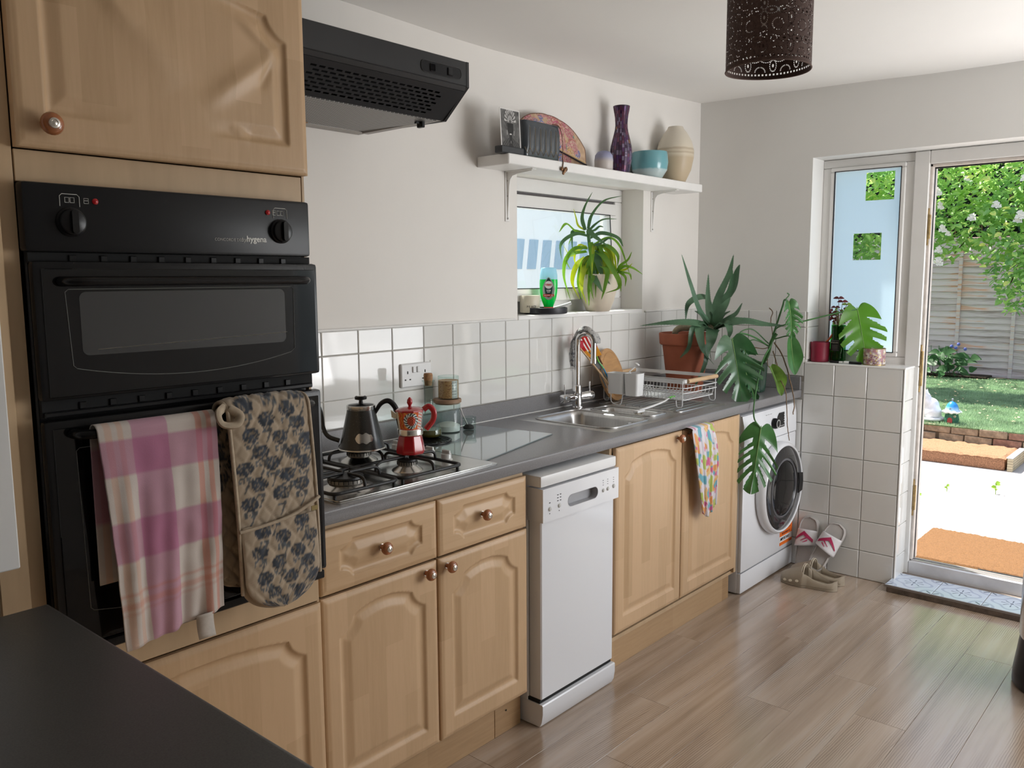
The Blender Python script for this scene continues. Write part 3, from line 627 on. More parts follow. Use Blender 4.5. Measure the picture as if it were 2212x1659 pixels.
# stone cat
t = thing('cat_statue', 'white stone cat figure sitting on the lawn edge, looking left', 'statue', (7.056, -.115, LZ))
stone = pm('painted_stone', (.80, .80, .82), .8, var=.12, scale=18, bmp=.3, bs=70)
def metab(name, balls, mat, parent, res=.008):
    # smooth union of ellipsoids: marching over a radial remesh
    bm = bmesh.new()
    for (c, r_, sc_) in balls:
        m4 = Matrix.Translation(c) @ Matrix.Diagonal((r_*sc_[0], r_*sc_[1], r_*sc_[2], 1)); bmesh.ops.create_icosphere(bm, subdivisions=3, radius=1, matrix=m4)
    me = bpy.data.meshes.new(name); off = wloc(parent)
    for v in bm.verts: v.co -= off
    bm.to_mesh(me); bm.free(); me.materials.append(mat)
    o = bpy.data.objects.new(name, me); COL.objects.link(o)
    md = o.modifiers.new('r', 'REMESH'); md.mode = 'VOXEL'; md.voxel_size = res; md.use_smooth_shade = True
    ms = o.modifiers.new('s', 'SMOOTH'); ms.iterations = 6; ms.factor = .6
    dg = bpy.context.evaluated_depsgraph_get(); me2 = bpy.data.meshes.new_from_object(o.evaluated_get(dg)); o.modifiers.clear(); o.data = me2; o.parent = parent; return o
cx_, cy_ = 7.056, -.115
body = metab('body', [((cx_, cy_-.02, LZ+.07), .085, (1, .95, .95)), ((cx_, cy_-.01, LZ+.13), .072, (.9, .95, 1.1)), ((cx_-.01, cy_+.03, LZ+.17), .055, (.9, .9, 1)), ((cx_-.01, cy_+.045, LZ+.215), .048, (1, 1.05, .92)),
      ((cx_-.01, cy_+.090, LZ+.205), .020, (1, 1.1, .8)), ((cx_-.03, cy_+.06, LZ+.06), .028, (1, 1, 2.2)), ((cx_+.03, cy_+.06, LZ+.06), .028, (1, 1, 2.2)), ((cx_-.03, cy_+.085, LZ+.015), .024, (1, 1.5, .7)), ((cx_, cy_-.10, LZ+.02), .022, (1.4, 1.6, 1))], stone, t)
for dx in (-.03, .012): M().lathe([(.018, 0), (.002, .042)], (cx_+dx, cy_+.035, LZ+.242), 8).build('ear', stone, t)
M().tube(cr([(cx_, cy_-.09, LZ+.02), (cx_-.05, cy_-.10, LZ+.02), (cx_-.09, cy_-.04, LZ+.02), (cx_-.09, cy_+.03, LZ+.02)], 4), .014, 8).build('tail', stone, t)
# toadstool house ornament
t = thing('house_ornament', 'toadstool house ornament with blue cap and red door on the lawn', 'ornament', (7.008, -.305, LZ))
hx_, hy_ = 7.03, -.307
M().lathe([(.058, 0), (.062, .03), (.054, .07), (.046, .10), (.01, .105)], (hx_, hy_, LZ), 24).build('house_body', pm('mossy_green', (.03, .13, .07), .6, var=.4, scale=60, bmp=.6, bs=90), t)
bc, bnt, bb, bN, bL = newmat('blue_cap'); sets(bb, .3, coat=.3)
tcn = bN.new('ShaderNodeTexCoord'); spn = bN.new('ShaderNodeSeparateXYZ'); bL.new(tcn.outputs['Object'], spn.inputs[0]); rmp = ramp(bnt, spn.outputs[2], [(.095, (.85, .9, .95)), (.125, (.35, .62, .9)), (.15, (.03, .28, .75)), (.2, (.02, .22, .6))]); bL.new(rmp.outputs[0], bb.inputs['Base Color'])
q = M(); prof = [(.002, .196), (.022, .188), (.042, .165), (.052, .135), (.060, .112), (.082, .100), (.070, .088), (.03, .09)]
q.lathe(prof, (hx_, hy_, LZ), 30); q.v = [(x, y, z+(.005*math.sin(9*math.atan2(y-hy_, x-hx_)) if math.hypot(x-hx_, y-hy_) > .05 else 0)) for x, y, z in q.v]; q.build('cap', bc, t)
M().prism([(-.020, 0), (.020, 0), (.020, .028), (.014, .042), (0, .048), (-.014, .042), (-.020, .028)], (hx_-.066, hy_, LZ+.004), (0, -1, 0), (0, 0, 1), -.01).build('door', pm('red_paint', (.40, .04, .04), .5), t)
wm = pm('dark_trim', (.05, .05, .05), .6)
for (dx, dy, z) in ((-.045, -.036, .062), (-.047, .004, .13)):
    M().lathe([(.010, 0), (.010, .006)], (hx_+dx, hy_+dy, LZ+z), 14, (-1, dy*12, .2)).build('round_window', pm('pane_cream', (.55, .5, .3), .4), t)
    M().box(hx_+dx-.009, hy_+dy-.001, LZ+z-.010, hx_+dx-.006, hy_+dy+.001, LZ+z+.010).box(hx_+dx-.009, hy_+dy-.010, LZ+z-.001, hx_+dx-.006, hy_+dy+.010, LZ+z+.001).build('glazing_bar', wm, t)
M().lathe([(.007, .185), (.006, .212), (.010, .214), (.002, .222)], (hx_, hy_, LZ), 10).build('chimney', pm('grey_stone', (.25, .28, .32), .7), t)
# ================================================================ fitted kitchen
def sdist(px, pz, poly):
    # signed distance, positive inside
    P = np.array(poly); n = len(P); d = np.full(px.shape, 1e9); ins = np.zeros(px.shape, bool)
    for i in range(n):
        a = P[i]; b = P[(i+1) % n]; e = b-a; wx = px-a[0]; wz = pz-a[1]; t = np.clip((wx*e[0]+wz*e[1])/(e@e+1e-12), 0, 1)
        d = np.minimum(d, np.hypot(wx-t*e[0], wz-t*e[1]))
        c = ((a[1] > pz) != (b[1] > pz)); xx = (b[0]-a[0])*(pz-a[1])/(b[1]-a[1] if b[1] != a[1] else 1)+a[0]
        ins ^= c & (px < xx)
    return np.where(ins, d, -d)
def bez(a, c, b, n=6): return [((1-t)**2*a[0]+2*t*(1-t)*c[0]+t*t*b[0], (1-t)**2*a[1]+2*t*(1-t)*c[1]+t*t*b[1]) for t in (k/n for k in range(n+1))]
def archpoly(w, h, m=.050, b=.060, sh=.115):
    L = []
    L += [(m, b), (w-m, b)]
    L += bez((w-m, h-sh), (w-m-.040, h-sh+.016), (w-m-.047, h-.066))
    L += bez((w-m-.047, h-.066), (w/2, h-.024), (m+.047, h-.066), 12)[1:]
    L += bez((m+.047, h-.066), (m+.040, h-sh+.016), (m, h-sh))[1:]
    return L
def drawpoly(w, h, m=.058, t=.034):
    L = []; c = .040
    for (sx, sz) in ((0, 0), (1, 0), (1, 1), (0, 1)):
        X = lambda u: u if not sx else w-u
        Z = lambda u: u if not sz else h-u
        a = (X(m), Z(h*.34)); k = (X(m+.030), Z(t+.022)); e = (X(m+c), Z(t))
        s_ = bez(a, k, e, 5)
        L += s_ if (sx == sz) else s_[::-1]
    # centre sides bulge slightly
    return L
def panel(name, x0, x1, z0, z1, yf, parent, mat, kind='arch', res=.0034, wrinkle=False, th=.018):
    w, h = x1-x0, z1-z0; nx = int(w/res); nz = int(h/res)
    xs = np.linspace(0, w, nx+1); zs = np.linspace(0, h, nz+1); X, Z = np.meshgrid(xs, zs)
    de = np.minimum(np.minimum(X, w-X), np.minimum(Z, h-Z))
    H = np.interp(de, [0, .0035, .010, .012], [-.0065, -.0028, -.0014, 0])
    if kind:
        poly = archpoly(w, h) if kind == 'arch' else drawpoly(w, h)
        d = sdist(X, Z, poly); P_ = np.interp(d, [-.0005, .0025, .009, .015, .034, .036], [0, -.0045, -.0075, -.0075, -.0018, -.0012])
        if wrinkle:
            # the foil has lifted: grooves partly bridged, creases radiating from the shoulder
            lift = np.exp(-((X-w*.45)/(w*.33))**2)*np.clip(1.2-Z/(h*.9), 0, 1)*.0+np.clip(1-np.abs(X-w*.47)/(w*.30), 0, 1)
            P_ = P_*(1-np.clip(lift*1.7, 0, .96))
            def ridge(ax, az, bx, bz, wd, a):
                e = np.array([bx-ax, bz-az]); t = np.clip(((X-ax)*e[0]+(Z-az)*e[1])/(e@e), 0, 1); q = np.hypot(X-ax-t*e[0], Z-az-t*e[1]); return a*np.exp(-(q/wd)**2)*np.sin(PI*np.clip(t*.8+.18, 0, 1))
            P_ = P_+ridge(w*.86, h*.62, w*.58, h*.30, .020, .008)+ridge(w*.84, h*.66, w*.72, h*.80, .012, .006)+ridge(w*.86, h*.60, w*.80, h*.42, .010, -.004)+ridge(w*.30, h*.80, w*.50, h*.36, .040, .007)+ridge(w*.26, h*.76, w*.36, h*.60, .018, .004)+ridge(w*.70, h*.20, w*.76, h*.16, .010, .004)
        H = H+P_
    vs = [(x0+X[i, j], yf-H[i, j], z0+Z[i, j]) for i in range(nz+1) for j in range(nx+1)]
    q = M(); fs = [(i*(nx+1)+j, i*(nx+1)+j+1, (i+1)*(nx+1)+j+1, (i+1)*(nx+1)+j) for i in range(nz) for j in range(nx)]
    q.v = vs; q.f = fs; q.m = [0]*len(fs)
    yb = yf+th; ye = yf+.0065
    q.add([(x0, ye, z0), (x1, ye, z0), (x1, ye, z1), (x0, ye, z1), (x0, yb, z0), (x1, yb, z0), (x1, yb, z1), (x0, yb, z1)], [(0, 4, 5, 1), (1, 5, 6, 2), (2, 6, 7, 3), (3, 7, 4, 0), (4, 7, 6, 5)])
    # object origin at the panel's own corner so that the strip pattern starts there
    o = q.build(name, mat, parent, 40); return o
kin = pm('knob_inlay', (.62, .58, .52), .25, .8)
def knob(x, z, y, parent, s_=1.0):
    k = M().lathe([(.0075*s_, 0), (.006*s_, .004), (.0055*s_, .012), (.012*s_, .014), (.0165*s_, .019), (.0175*s_, .024), (.0150*s_, .030), (.009*s_, .033)], (x, y, z), 22, (0, -1, 0)).build('knob', knobw, parent, 50)
    M().lathe([(.0085*s_, .0325), (.0078*s_, .0355), (.005*s_, .0362), (.0042*s_, .0352), (.0001, .0368)], (x, y, z), 18, (0, -1, 0)).build('knob_inlay', kin, k, 50)
    M().lathe([(.0085*s_, -.0002), (.0085*s_, .002), (.006*s_, .0025)], (x, y, z), 16, (0, -1, 0)).build('knob_plate', kin, k, 50)
# ---- tall oven housing
OX0, OX1 = -.705, -.108
t = thing('oven_cabinet', 'tall maple oven housing with arched doors above and below the black oven', 'cabinet', (-.405, -.3, 0))
q = M().box(-.735, -.612, .0, OX0-.002, -.002, 2.30).box(OX1-.002+.004, -.612, .0, -.100, -.002, 2.30); q.build('side_panel', mpside, t)
M().box(OX0+.001, -.612, 1.648, OX1, -.594, 1.704, .001).build('fascia_panel', mpside, t)
M().box(OX0+.001, -.622, .699, OX1, -.604, .756, .001).build('fascia_panel', mpside, t)
M().box(OX0-.001, -.60, 2.100, OX1, -.10, 2.30).box(OX0, -.58, .699, OX1, -.02, .717).box(OX0, -.58, 1.655, OX1, -.02, 1.67).box(OX0, -.02, .1, OX1, -.004, 2.3).build('carcass', mpside, t)
d = panel('door', OX0, OX1+.004, 1.706, 2.098, -.640, t, mp1, 'arch', .0030, wrinkle=True, th=.026); knob(-.655, 1.746, -.640, d, 1.15)
d = panel('door', OX0, OX1+.002, .112, .694, -.632, t, mp1, 'arch', .0034)
M().box(OX0, -.56, .0, OX1, -.542, .108).build('plinth', oakpl, t)
# ---- built-in double oven
t = thing('double_oven', 'black built-in double oven with two glass doors and rotary knobs', 'oven', (-.405, -.3, .76))
OY = -.640
q = M(); q.box(OX0-.002, OY-.004, 1.524, OX1-.003, OY+.028, 1.6465, .007); q.build('control_panel', blackp, t)
M().box(OX0+.006, OY+.026, .762, OX1-.006, -.12, 1.645, .003).build('housing', blackv, t)
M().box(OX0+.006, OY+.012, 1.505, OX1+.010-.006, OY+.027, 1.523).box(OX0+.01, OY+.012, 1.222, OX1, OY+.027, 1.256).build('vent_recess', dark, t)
for z_ in (1.5125, 1.240):
    for k in range(9):
        x = OX0+.075+k*.056
        M().box(x, OY+.0085, z_-.0065, x+.013, OY+.014, z_+.0065, .001).build('vent_louvre', blackp, t)
M().box(OX0+.012, OY+.002, 1.2235, OX1-.005, OY+.012, 1.2335, .002).build('vent_trim', blackp, t)
def ovendoor(z0, z1, hz, win, curve):
    d = M().box(OX0+.002, OY-.014, z0, OX1+.006, OY+.010, z1, .008).build('oven_door', blackv, t)
    M().box(OX0+.016, OY-.0165, z0+.006, OX1-.004, OY-.0135, z1-.014, .001).build('door_glass', blackg, d)
    gy = OY-.0168
    # viewing window, slightly lighter, with rounded corners
    M().prism(rrect(win[0], win[1], win[2], win[3], .012), (0, gy, 0), (1, 0, 0), (0, 0, 1), .0004).build('viewing_window', pm('smoked_window', (.030, .032, .034), .05, spec=.9), d, 0)
    # thin printed outline
    L = [(curve[0], curve[3]), (curve[0]+.006, curve[1]+.006)]+bez((curve[0]+.012, curve[1]), ((curve[0]+curve[2])/2, curve[1]-.052), (curve[2]-.012, curve[1]), 24)+[(curve[2]-.002, curve[1]+.008), (curve[2], curve[3]), (curve[2]-.006, curve[3]+.005), (curve[0]+.006, curve[3]+.005), (curve[0], curve[3])]
    M().tube([(a, gy-.0004, b) for a, b in L], .0007, 4, cap=False).build('printed_outline', pm('print_grey', (.20, .20, .19), .5), d)
    h = M(); xa, xb = -.655, -.148
    h.tube(cr([(xa, gy-.002, hz), (xa+.004, gy-.022, hz), (xa+.022, gy-.034, hz), (xa+.05, gy-.036, hz)], 5)+[Vector((x, gy-.036, hz)) for x in (-.5, -.4, -.3, -.22)]+cr([(xb-.05, gy-.036, hz), (xb-.022, gy-.034, hz), (xb-.004, gy-.022, hz), (xb, gy-.002, hz)], 5), .0115, 12, flat=.8)
    h.build('handle', blackv, d); return d
ovendoor(1.256, 1.508, 1.471, (-.628, 1.335, -.193, 1.452), (-.652, 1.312, -.170, 1.452))
ovendoor(.786, 1.219, 1.193, (-.615, .90, -.205, 1.10), (-.652, .85, -.17, 1.16))
M().box(OX0+.004, OY-.010, .762, OX1+.002, OY+.026, .783, .003).build('bottom_trim', blackp, t)
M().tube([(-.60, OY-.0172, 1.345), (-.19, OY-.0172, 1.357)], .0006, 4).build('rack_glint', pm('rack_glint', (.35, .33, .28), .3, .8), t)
ind = pm('red_indicator', (.45, .01, .015), .2, coat=.5)
for kx, ix, sg in ((-.628, -.583, 1), (-.188, -.219, -1)):
    k = M().lathe([(.0265, 0), (.0265, .004), (.0235, .006), (.0225, .012), (.020, .0135)], (kx, OY-.004, 1.578), 36, (0, -1, 0)).build('control_knob', blackv, t, 40)
    M().prism(rrect(-.0055, -.021, .0055, .021, .005, 4), (kx, OY-.0155, 1.578), (1, 0, 0), (0, 0, 1), .011).build('knob_grip', blackg, k, 40)
    q = M()
    for a in range(0, 8):
        an_ = math.radians(200+a*20); q.box(kx+.0245*math.cos(an_)-.0006, OY-.0088, 1.578+.0245*math.sin(an_)-.0006, kx+.0245*math.cos(an_)+.0006, OY-.0082, 1.578+.0245*math.sin(an_)+.0008)
    q.build('dial_marks', lead, k, 0)
    for a, s_ in ((205, '100'), (240, '150'), (275, '200'), (330, '250')):
        an_ = math.radians(a); text('dial_number', s_, (kx+.0185*math.cos(an_)-.003, OY-.0102, 1.578+.0185*math.sin(an_)-.0015), (1, 0, 0), (0, 0, 1), .0045, pm('print_dim', (.25, .25, .24), .6) if 'print_dim' not in bpy.data.materials else bpy.data.materials['print_dim'], k)
    M().lathe([(.0055, 0), (.0055, .002), (.003, .004), (.0001, .0045)], (ix, OY-.004, 1.6175), 16, (0, -1, 0)).build('indicator_light', ind, t)
    q = M(); yy = OY-.0046
    c = kx
    q.tube([(c-.017, yy, 1.606), (c-.017, yy, 1.624), (c-.013, yy, 1.628), (c+.013, yy, 1.628), (c+.017, yy, 1.624), (c+.017, yy, 1.606)], .0006, 4)
    for xo in (-.008, .001): q.tube([(c+xo, yy, 1.613), (c+xo, yy, 1.622), (c+xo+.007, yy, 1.622), (c+xo+.007, yy, 1.613), (c+xo, yy, 1.613)], .0005, 4)
    xi = ix-sg*.016; q.tube([(xi-.004, yy, 1.613), (xi-.004, yy, 1.622), (xi+.004, yy, 1.622), (xi+.004, yy, 1.613), (xi-.004, yy, 1.613)], .0005, 4).tube([(xi-.003, yy, 1.618), (xi+.003, yy, 1.618)], .0005, 4)
    q.build('printed_symbol', lead, t, 0)
text('lettering', 'CONCORDE DELUXE', (-.347, OY-.0045, 1.5535), (1, 0, 0), (0, 0, 1), .0085, pm('print_soft', (.40, .39, .36), .5), t)
text('lettering', 'by', (-.286, OY-.0045, 1.5535), (1, 0, 0), (.25, 0, 1), .0135, bpy.data.materials['print_soft'], t)
text('lettering', 'hygena', (-.273, OY-.0045, 1.5535), (1, 0, 0), (0, 0, 1), .0175, lead, t, bold=.0004)
# white end wall standing beside the housing
st('wall_stub', M().box(-1.7, -.70, .978, -.773, -.629, 2.40, .002).box(-1.7, -.612, .0, -.789, -.0, 2.4), white)
M().box(-.787, -.628, .0, -.737, -.60, 2.30, .002).build('filler_strip', mpside, bpy.data.objects['oven_cabinet'])
# ---- base cabinets
def cabinet(name, lab, x0, x1, cat='cabinet', zt=.864):
    t = thing(name, lab, cat, ((x0+x1)/2, -.3, 0))
    q = M().box(x0, -.572, .12, x0+.016, -.01, zt).box(x1-.016, -.572, .12, x1, -.01, zt).box(x0+.016, -.572, .12, x1-.016, -.01, .136).box(x0+.016, -.02, .136, x1-.016, -.01, zt).box(x0+.016, -.572, zt-.02, x1-.016, -.5, zt)
    q.build('carcass', mpside, t, 0); return t
t = cabinet('base_cabinet', 'maple base unit under the hob with two drawers over two arched doors', -.096, .712)
DY = -.594
for (a, b, kx, kz) in ((-.078, .318, .114, .772), (.325, .709, .500, .777)):
    d = panel('drawer_front', a, b, .688, .853, DY, t, mp1h, 'drawer', .0032); knob(kx, kz, DY-.0005, d)
for (a, b, kx) in ((-.078, .316, .270), (.324, .711, .352)):
    d = panel('door', a, b, .130, .681, DY, t, mp1); knob(kx, .657, DY, d)
q = M().box(-.1, -.545, .0, .60, -.527, .125, .001).build('plinth', oakpl, t); M().box(.602, -.545, .0, .728, -.527, .125, .001).build('plinth', oakpl, t)
M().lathe([(.003, 0), (.003, .001)], (.655, -.546, .075), 8, (0, -1, 0)).build('screw_hole', dark, t)
t = cabinet('base_cabinet', 'maple base unit under the sink with two tall arched doors', 1.195, 2.195)
for (a, b, kx) in ((1.212, 1.681, 1.636), (1.689, 2.178, 1.722)):
    d = panel('door', a, b, .155, .862, DY, t, mp1); knob(kx, .838, DY, d)
M().box(2.178, -.585, .13, 2.197, -.02, .862).build('end_panel', mpside, t)
M().box(1.17, -.555, .0, 2.19, -.537, .150, .001).build('plinth', oakpl, t)
for x in (1.50, 1.78, 2.06): M().lathe([(.003, 0), (.003, .001)], (x, -.556, .11), 8, (0, -1, 0)).build('screw_hole', dark, t)
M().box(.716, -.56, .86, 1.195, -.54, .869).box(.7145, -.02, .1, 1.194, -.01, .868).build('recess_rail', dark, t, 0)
# ---- worktop, upstand, metal end strip
t = thing('worktop', 'grey speckled laminate worktop running along the wall under hob and sink', 'worktop', (1.37, -.3, .87))
def worktop_piece(q, x0, x1, y0, y1, z0=.870, z1=.9085, nose=True):
    if nose:
        pr = [(y1, z0), (y0+.004, z0), (y0+.001, z0+.004)]
        for k in range(7): a = PI+PI/2*(-k/6); pr.append((y0+.006+.006*math.cos(a), z1-.006+.006*math.sin(a)))
        pr.append((y1, z1)); n = len(pr)
        q.add([(x0, a, b) for a, b in pr]+[(x1, a, b) for a, b in pr], [tuple(range(n)), tuple(range(2*n-1, n-1, -1))]+[(i, n+i, n+(i+1) % n, (i+1) % n) for i in range(n)])
    else: q.box(x0, y0, z0, x1, y1, z1)
SX0, SX1, SY0, SY1 = 1.262, 2.145, -.530, -.052
q = M(); worktop_piece(q, -.098, 2.8425, -.6025, SY0+.012); worktop_piece(q, -.098, SX0+.012, SY0+.012, -.0005, nose=False); worktop_piece(q, SX1-.012, 2.8425, SY0+.012, -.0005, nose=False); worktop_piece(q, SX0+.012, SX1-.012, SY1-.012, -.0005, nose=False)
q.build('top_slab', lam, t)
M().box(-.098, -.0185, .9085, 2.825, -.0035, .976, .002).build('upstand', lam, t); M().box(2.826, -.6, .9085, 2.842, -.004, .976, .002).build('upstand', lam, t)
M().box(-.0995, -.606, .874, -.0925, -.0, .907, .001).box(-.0995, -.6075, .874, -.083, -.603, .9095, .001).build('end_strip', pm('dull_metal_strip', (.20, .19, .18), .35, .9, var=.2, scale=50), t)
M().tube([(-.09, -.0195, .9095), (2.82, -.0195, .9095)], .0022, 6).build('sealant_bead', white, t)
# foreground peninsula worktop
t = thing('peninsula_worktop', 'dark grey laminate worktop in the near left corner', 'worktop', (-1.1, -1.8, .87))
q = M(); pts = [(-.738, -.716), (-.727, -1.5), (-.722, -2.6), (-1.7, -2.6), (-1.7, -.716)]
n = len(pts); bm = bmesh.new()
f_ = bm.faces.new([bm.verts.new((x, y, .910)) for x, y in pts]); r_ = bmesh.ops.extrude_face_region(bm, geom=[f_]); [setattr(v, 'co', v.co-Vector((0, 0, .038))) for v in r_['geom'] if isinstance(v, bmesh.types.BMVert)]
bmesh.ops.recalc_face_normals(bm, faces=bm.faces); bmesh.ops.bevel(bm, geom=[e for e in bm.edges if all(v.co.z > .9 for v in e.verts)], offset=.009, segments=4, affect='EDGES', profile=.5)
bm.verts.index_update(); q.add([v.co[:] for v in bm.verts], [tuple(v.index for v in f.verts) for f in bm.faces]); bm.free(); q.build('top_slab', lamd, t, 50)
q = M().box(-1.68, -2.58, .0, -.76, -.72, .871).build('carcass', mpside, t, 0)
# ---- slimline dishwasher
t = thing('dishwasher', 'white slimline freestanding dishwasher between the maple base units', 'dishwasher', (.95, -.3, 0))
DX0, DX1 = .742, 1.160; F = -.632
M().box(DX0+.002, -.565, .012, DX1+.004, -.03, .812, .004).build('body', whitee, t)
M().box(DX0-.005, F+.004, .813, DX1-.004, -.04, .850, .006).build('lid', whitep, t)
M().box(DX0+.006, F+.013, .0935, DX1-.004, -.566, .700, .004).build('door', whitee, t)
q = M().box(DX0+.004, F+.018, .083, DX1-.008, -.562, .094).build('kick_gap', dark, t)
# console with recessed pill-shaped grip
cx0, cx1, cz0, cz1 = DX0, DX1+.006, .698, .8075
pill = rrect(.872, .724, 1.040, .764, .0199, 6)
bm = bmesh.new(); yo = F
pc_ = ((pill[0][0]+pill[-1][0])/2*0+.956, .744); outer = []
for x, z in pill:
    dx, dz = (x-pc_[0])/.084, (z-pc_[1])/.0201; k_ = max(abs(dx), abs(dz), 1e-6); dx, dz = dx/k_, dz/k_
    outer.append(((cx1-pc_[0])*dx+pc_[0] if dx > 0 else (pc_[0]-cx0)*dx+pc_[0], (cz1-pc_[1])*dz+pc_[1] if dz > 0 else (pc_[1]-cz0)*dz+pc_[1]))
for c_ in ((cx0, cz0), (cx1, cz0), (cx1, cz1), (cx0, cz1)):
    k_ = min(range(len(outer)), key=lambda i: math.hypot(outer[i][0]-c_[0], (outer[i][1]-c_[1])*2)); outer[k_] = c_
def ring2(poly, y): return [bm.verts.new((x, y, z)) for x, z in poly]
vo = ring2(outer, yo); vi = ring2(pill, yo); vk = ring2(outer, yo+.065)
for i in range(len(vi)): j = (i+1) % len(vi); bm.faces.new((vo[i], vo[j], vi[j], vi[i]))
for i in range(len(vo)): j = (i+1) % len(vo); bm.faces.new((vo[i], vo[j], vk[j], vk[i]))
bm.faces.new(vk[::-1]); bmesh.ops.recalc_face_normals(bm, faces=bm.faces)
oe = [e for e in bm.edges if all(v in vo or v in vk for v in e.verts) and not (all(v in vk for v in e.verts))]
bm.verts.index_update()
q = M().add([v.co[:] for v in bm.verts], [tuple(v.index for v in f.verts) for f in bm.faces]); bm.free(); con = q.build('console', whitee, t, 30)
q = M().grid([[(x, yy, z) for x, z in pill] for yy in (F-.0004, F+.004, F+.020, F+.026)], wrap=True); q.f.append(tuple(3*len(pill)+k for k in range(len(pill)))); q.m.append(0); q.build('grip_recess', pm('recess_shade_grey', (.42, .42, .44), .35), con, 50)  # greyer colour puts the shade into the grip recess
M().tube([(x, F-.0003, z) for x, z in pill+[pill[0]]], .0008, 4, cap=False).build('grip_rim', pm('rim_grey', (.40, .40, .42), .4), con, 60)
for (x, z, r_) in ((.776, .739, .0068), (.825, .7405, .0068), (1.072, .742, .0062), (1.099, .743, .0062), (1.135, .7455, .0068)):
    b_ = M().lathe([(r_+.0012, 0), (r_+.0012, .0006), (r_, .0008), (r_*.8, .003), (.0001, .0038)], (x, F-.0005, z), 20, (0, -1, 0)).build('button', silver, con)
q = M()
for (x, z) in ((.776, .759),)+tuple((.818+.014*i, .7575+.0098*j) for i in range(2) for j in range(3)): q.box(x-.003, F-.0008, z-.0014, x+.003, F, z+.0014)
for x in (1.072, 1.099, 1.135):
    for k in range(3): q.box(x-.003, F-.0008, .760+.008*k, x+.002, F, .7615+.008*k)
for x in (.776, .825): q.box(x-.0015, F-.0008, .722, x+.0015, F, .725)
q.build('printed_marks', printb, con, 0)
# plinth bulging at the bottom
pr = [(F+.006, .082), (F+.003, .078), (F+.003, .050), (F+.008, .020), (F+.016, .004), (-.50, .004), (-.50, .082)]
n = len(pr); M().add([(DX0+.001, a, b) for a, b in pr]+[(DX1-.002, a, b) for a, b in pr], [tuple(range(n)), tuple(range(2*n-1, n-1, -1))]+[(i, n+i, n+(i+1) % n, (i+1) % n) for i in range(n)]).build('kick_panel', whitee, t, 30)
for x in (DX0+.04, DX1-.04): M().lathe([(.014, 0), (.014, .013)], (x, -.45, 0), 12).build('foot', blackp, t)
# ---- washing machine
t = thing('washing_machine', 'white front-loading washing machine with black porthole door under the worktop end', 'washing machine', (2.53, -.3, 0))
X0, X1, F = 2.245, 2.832, -.590
M().box(X0, F+.022, .005, X1, -.03, .846, .006).build('body', whitee, t)
M().box(X0+.002, F+.003, .105, X1-.002, F+.030, .700, .010).build('front_panel', whitee, t)
pr = [(F+.004, .702), (F+.0035, .72), (F+.007, .80), (F+.016, .842), (F+.03, .846), (F+.03, .702)]
n = len(pr); M().add([(X0+.002, a, b) for a, b in pr]+[(X1-.002, a, b) for a, b in pr], [tuple(range(n)), tuple(range(2*n-1, n-1, -1))]+[(i, n+i, n+(i+1) % n, (i+1) % n) for i in range(n)]).build('control_fascia', whitee, t, 30)
M().box(X0+.002, F+.003, .006, X1-.002, F+.030, .103, .006).build('kick_panel', whitee, t)
q = M().tube([(X0+.03, F+.0065, .728), (X0+.03, F+.0105, .812), (X0+.205, F+.0105, .812), (X0+.205, F+.0065, .728), (X0+.03, F+.0065, .728)], .0007, 4); q.build('drawer_seam', pm('seam_grey', (.35, .35, .37), .6), t)
M().lathe([(.026, 0), (.026, .010), (.021, .020), (.018, .021)], (X0+.315, F+.002, .772), 32, (0, -1, 0)).build('program_knob', blackp, t, 40)
M().lathe([(.0195, .0205), (.0205, .0225), (.0165, .0228), (.0162, .0208)], (X0+.315, F+.002, .772), 32, (0, -1, 0), cap=False).build('chrome_ring', silver, bpy.data.objects['program_knob'], 60)
M().prism([(.348, .0), (.438, .0), (.438, .072), (.385, .072), (.362, .058), (.348, .033)], (X0, F+.0060, .742), (1, .0, 0), (0, .045, 1), .004).build('display', blackg, t, 0)
q = M()
for k in range(5): q.box(X0+.355+.016*k, F+.0005, .748, X0+.363+.016*k, F+.003, .752)
for k in range(4): q.box(X0+.426, F+.0012, .763+.012*k, X0+.433, F+.003, .767+.012*k)
for k in range(3): q.box(X0+.235+.025*k, F+.005, .82, X0+.247+.025*k, F+.0085, .8215); q.box(X0+.47+.02*k, F+.006, .795, X0+.475+.02*k, F+.008, .7965)
q.build('printed_marks', pm('print_mid', (.55, .55, .56), .5), t, 0)
WC = (2.598, F, .452)
M().lathe([(.222, -.002), (.228, .010), (.226, .030), (.220, .042), (.212, .047), (.207, .044), (.206, .036)], WC, 72, (0, -1, 0), cap=False).build('door_ring', whitee, t, 50)
dg_ = M().lathe([(.2065, .037), (.203, .042), (.150, .048), (.146, .040), (.13, .034)], WC, 72, (0, -1, 0), cap=False).build('door_frame', pm('black_gloss', (.022, .022, .024), .12, coat=.4), t, 50)
M().lathe([(.147, .043), (.139, .047), (.135, .043), (.137, .038)], WC, 60, (0, -1, 0), cap=False).build('inner_ring', pm('grey_gloss', (.12, .12, .13), .15), dg_, 60)
M().lathe([(.136, .040), (.125, .046), (.08, .052), (.0001, .054)], WC, 60, (0, -1, 0), cap=False).build('door_glass', blackg, dg_, 60)
M().prism([(.150, -.052), (.200, -.045), (.206, 0), (.200, .045), (.150, .052), (.158, 0)], (WC[0], F-.048, WC[2]), (1, 0, 0), (0, 0, 1), .005).build('door_grip', blackp, dg_, 0)
orange = pm('orange_sticker', (.85, .17, .015), .45)
sk_ = M().prism([(.425, .132), (.573, .132), (.573, .252), (.425, .252)], (X0, F+.0028, 0), (1, 0, 0), (0, 0, 1), .0006).build('sticker', whitep, t, 0)
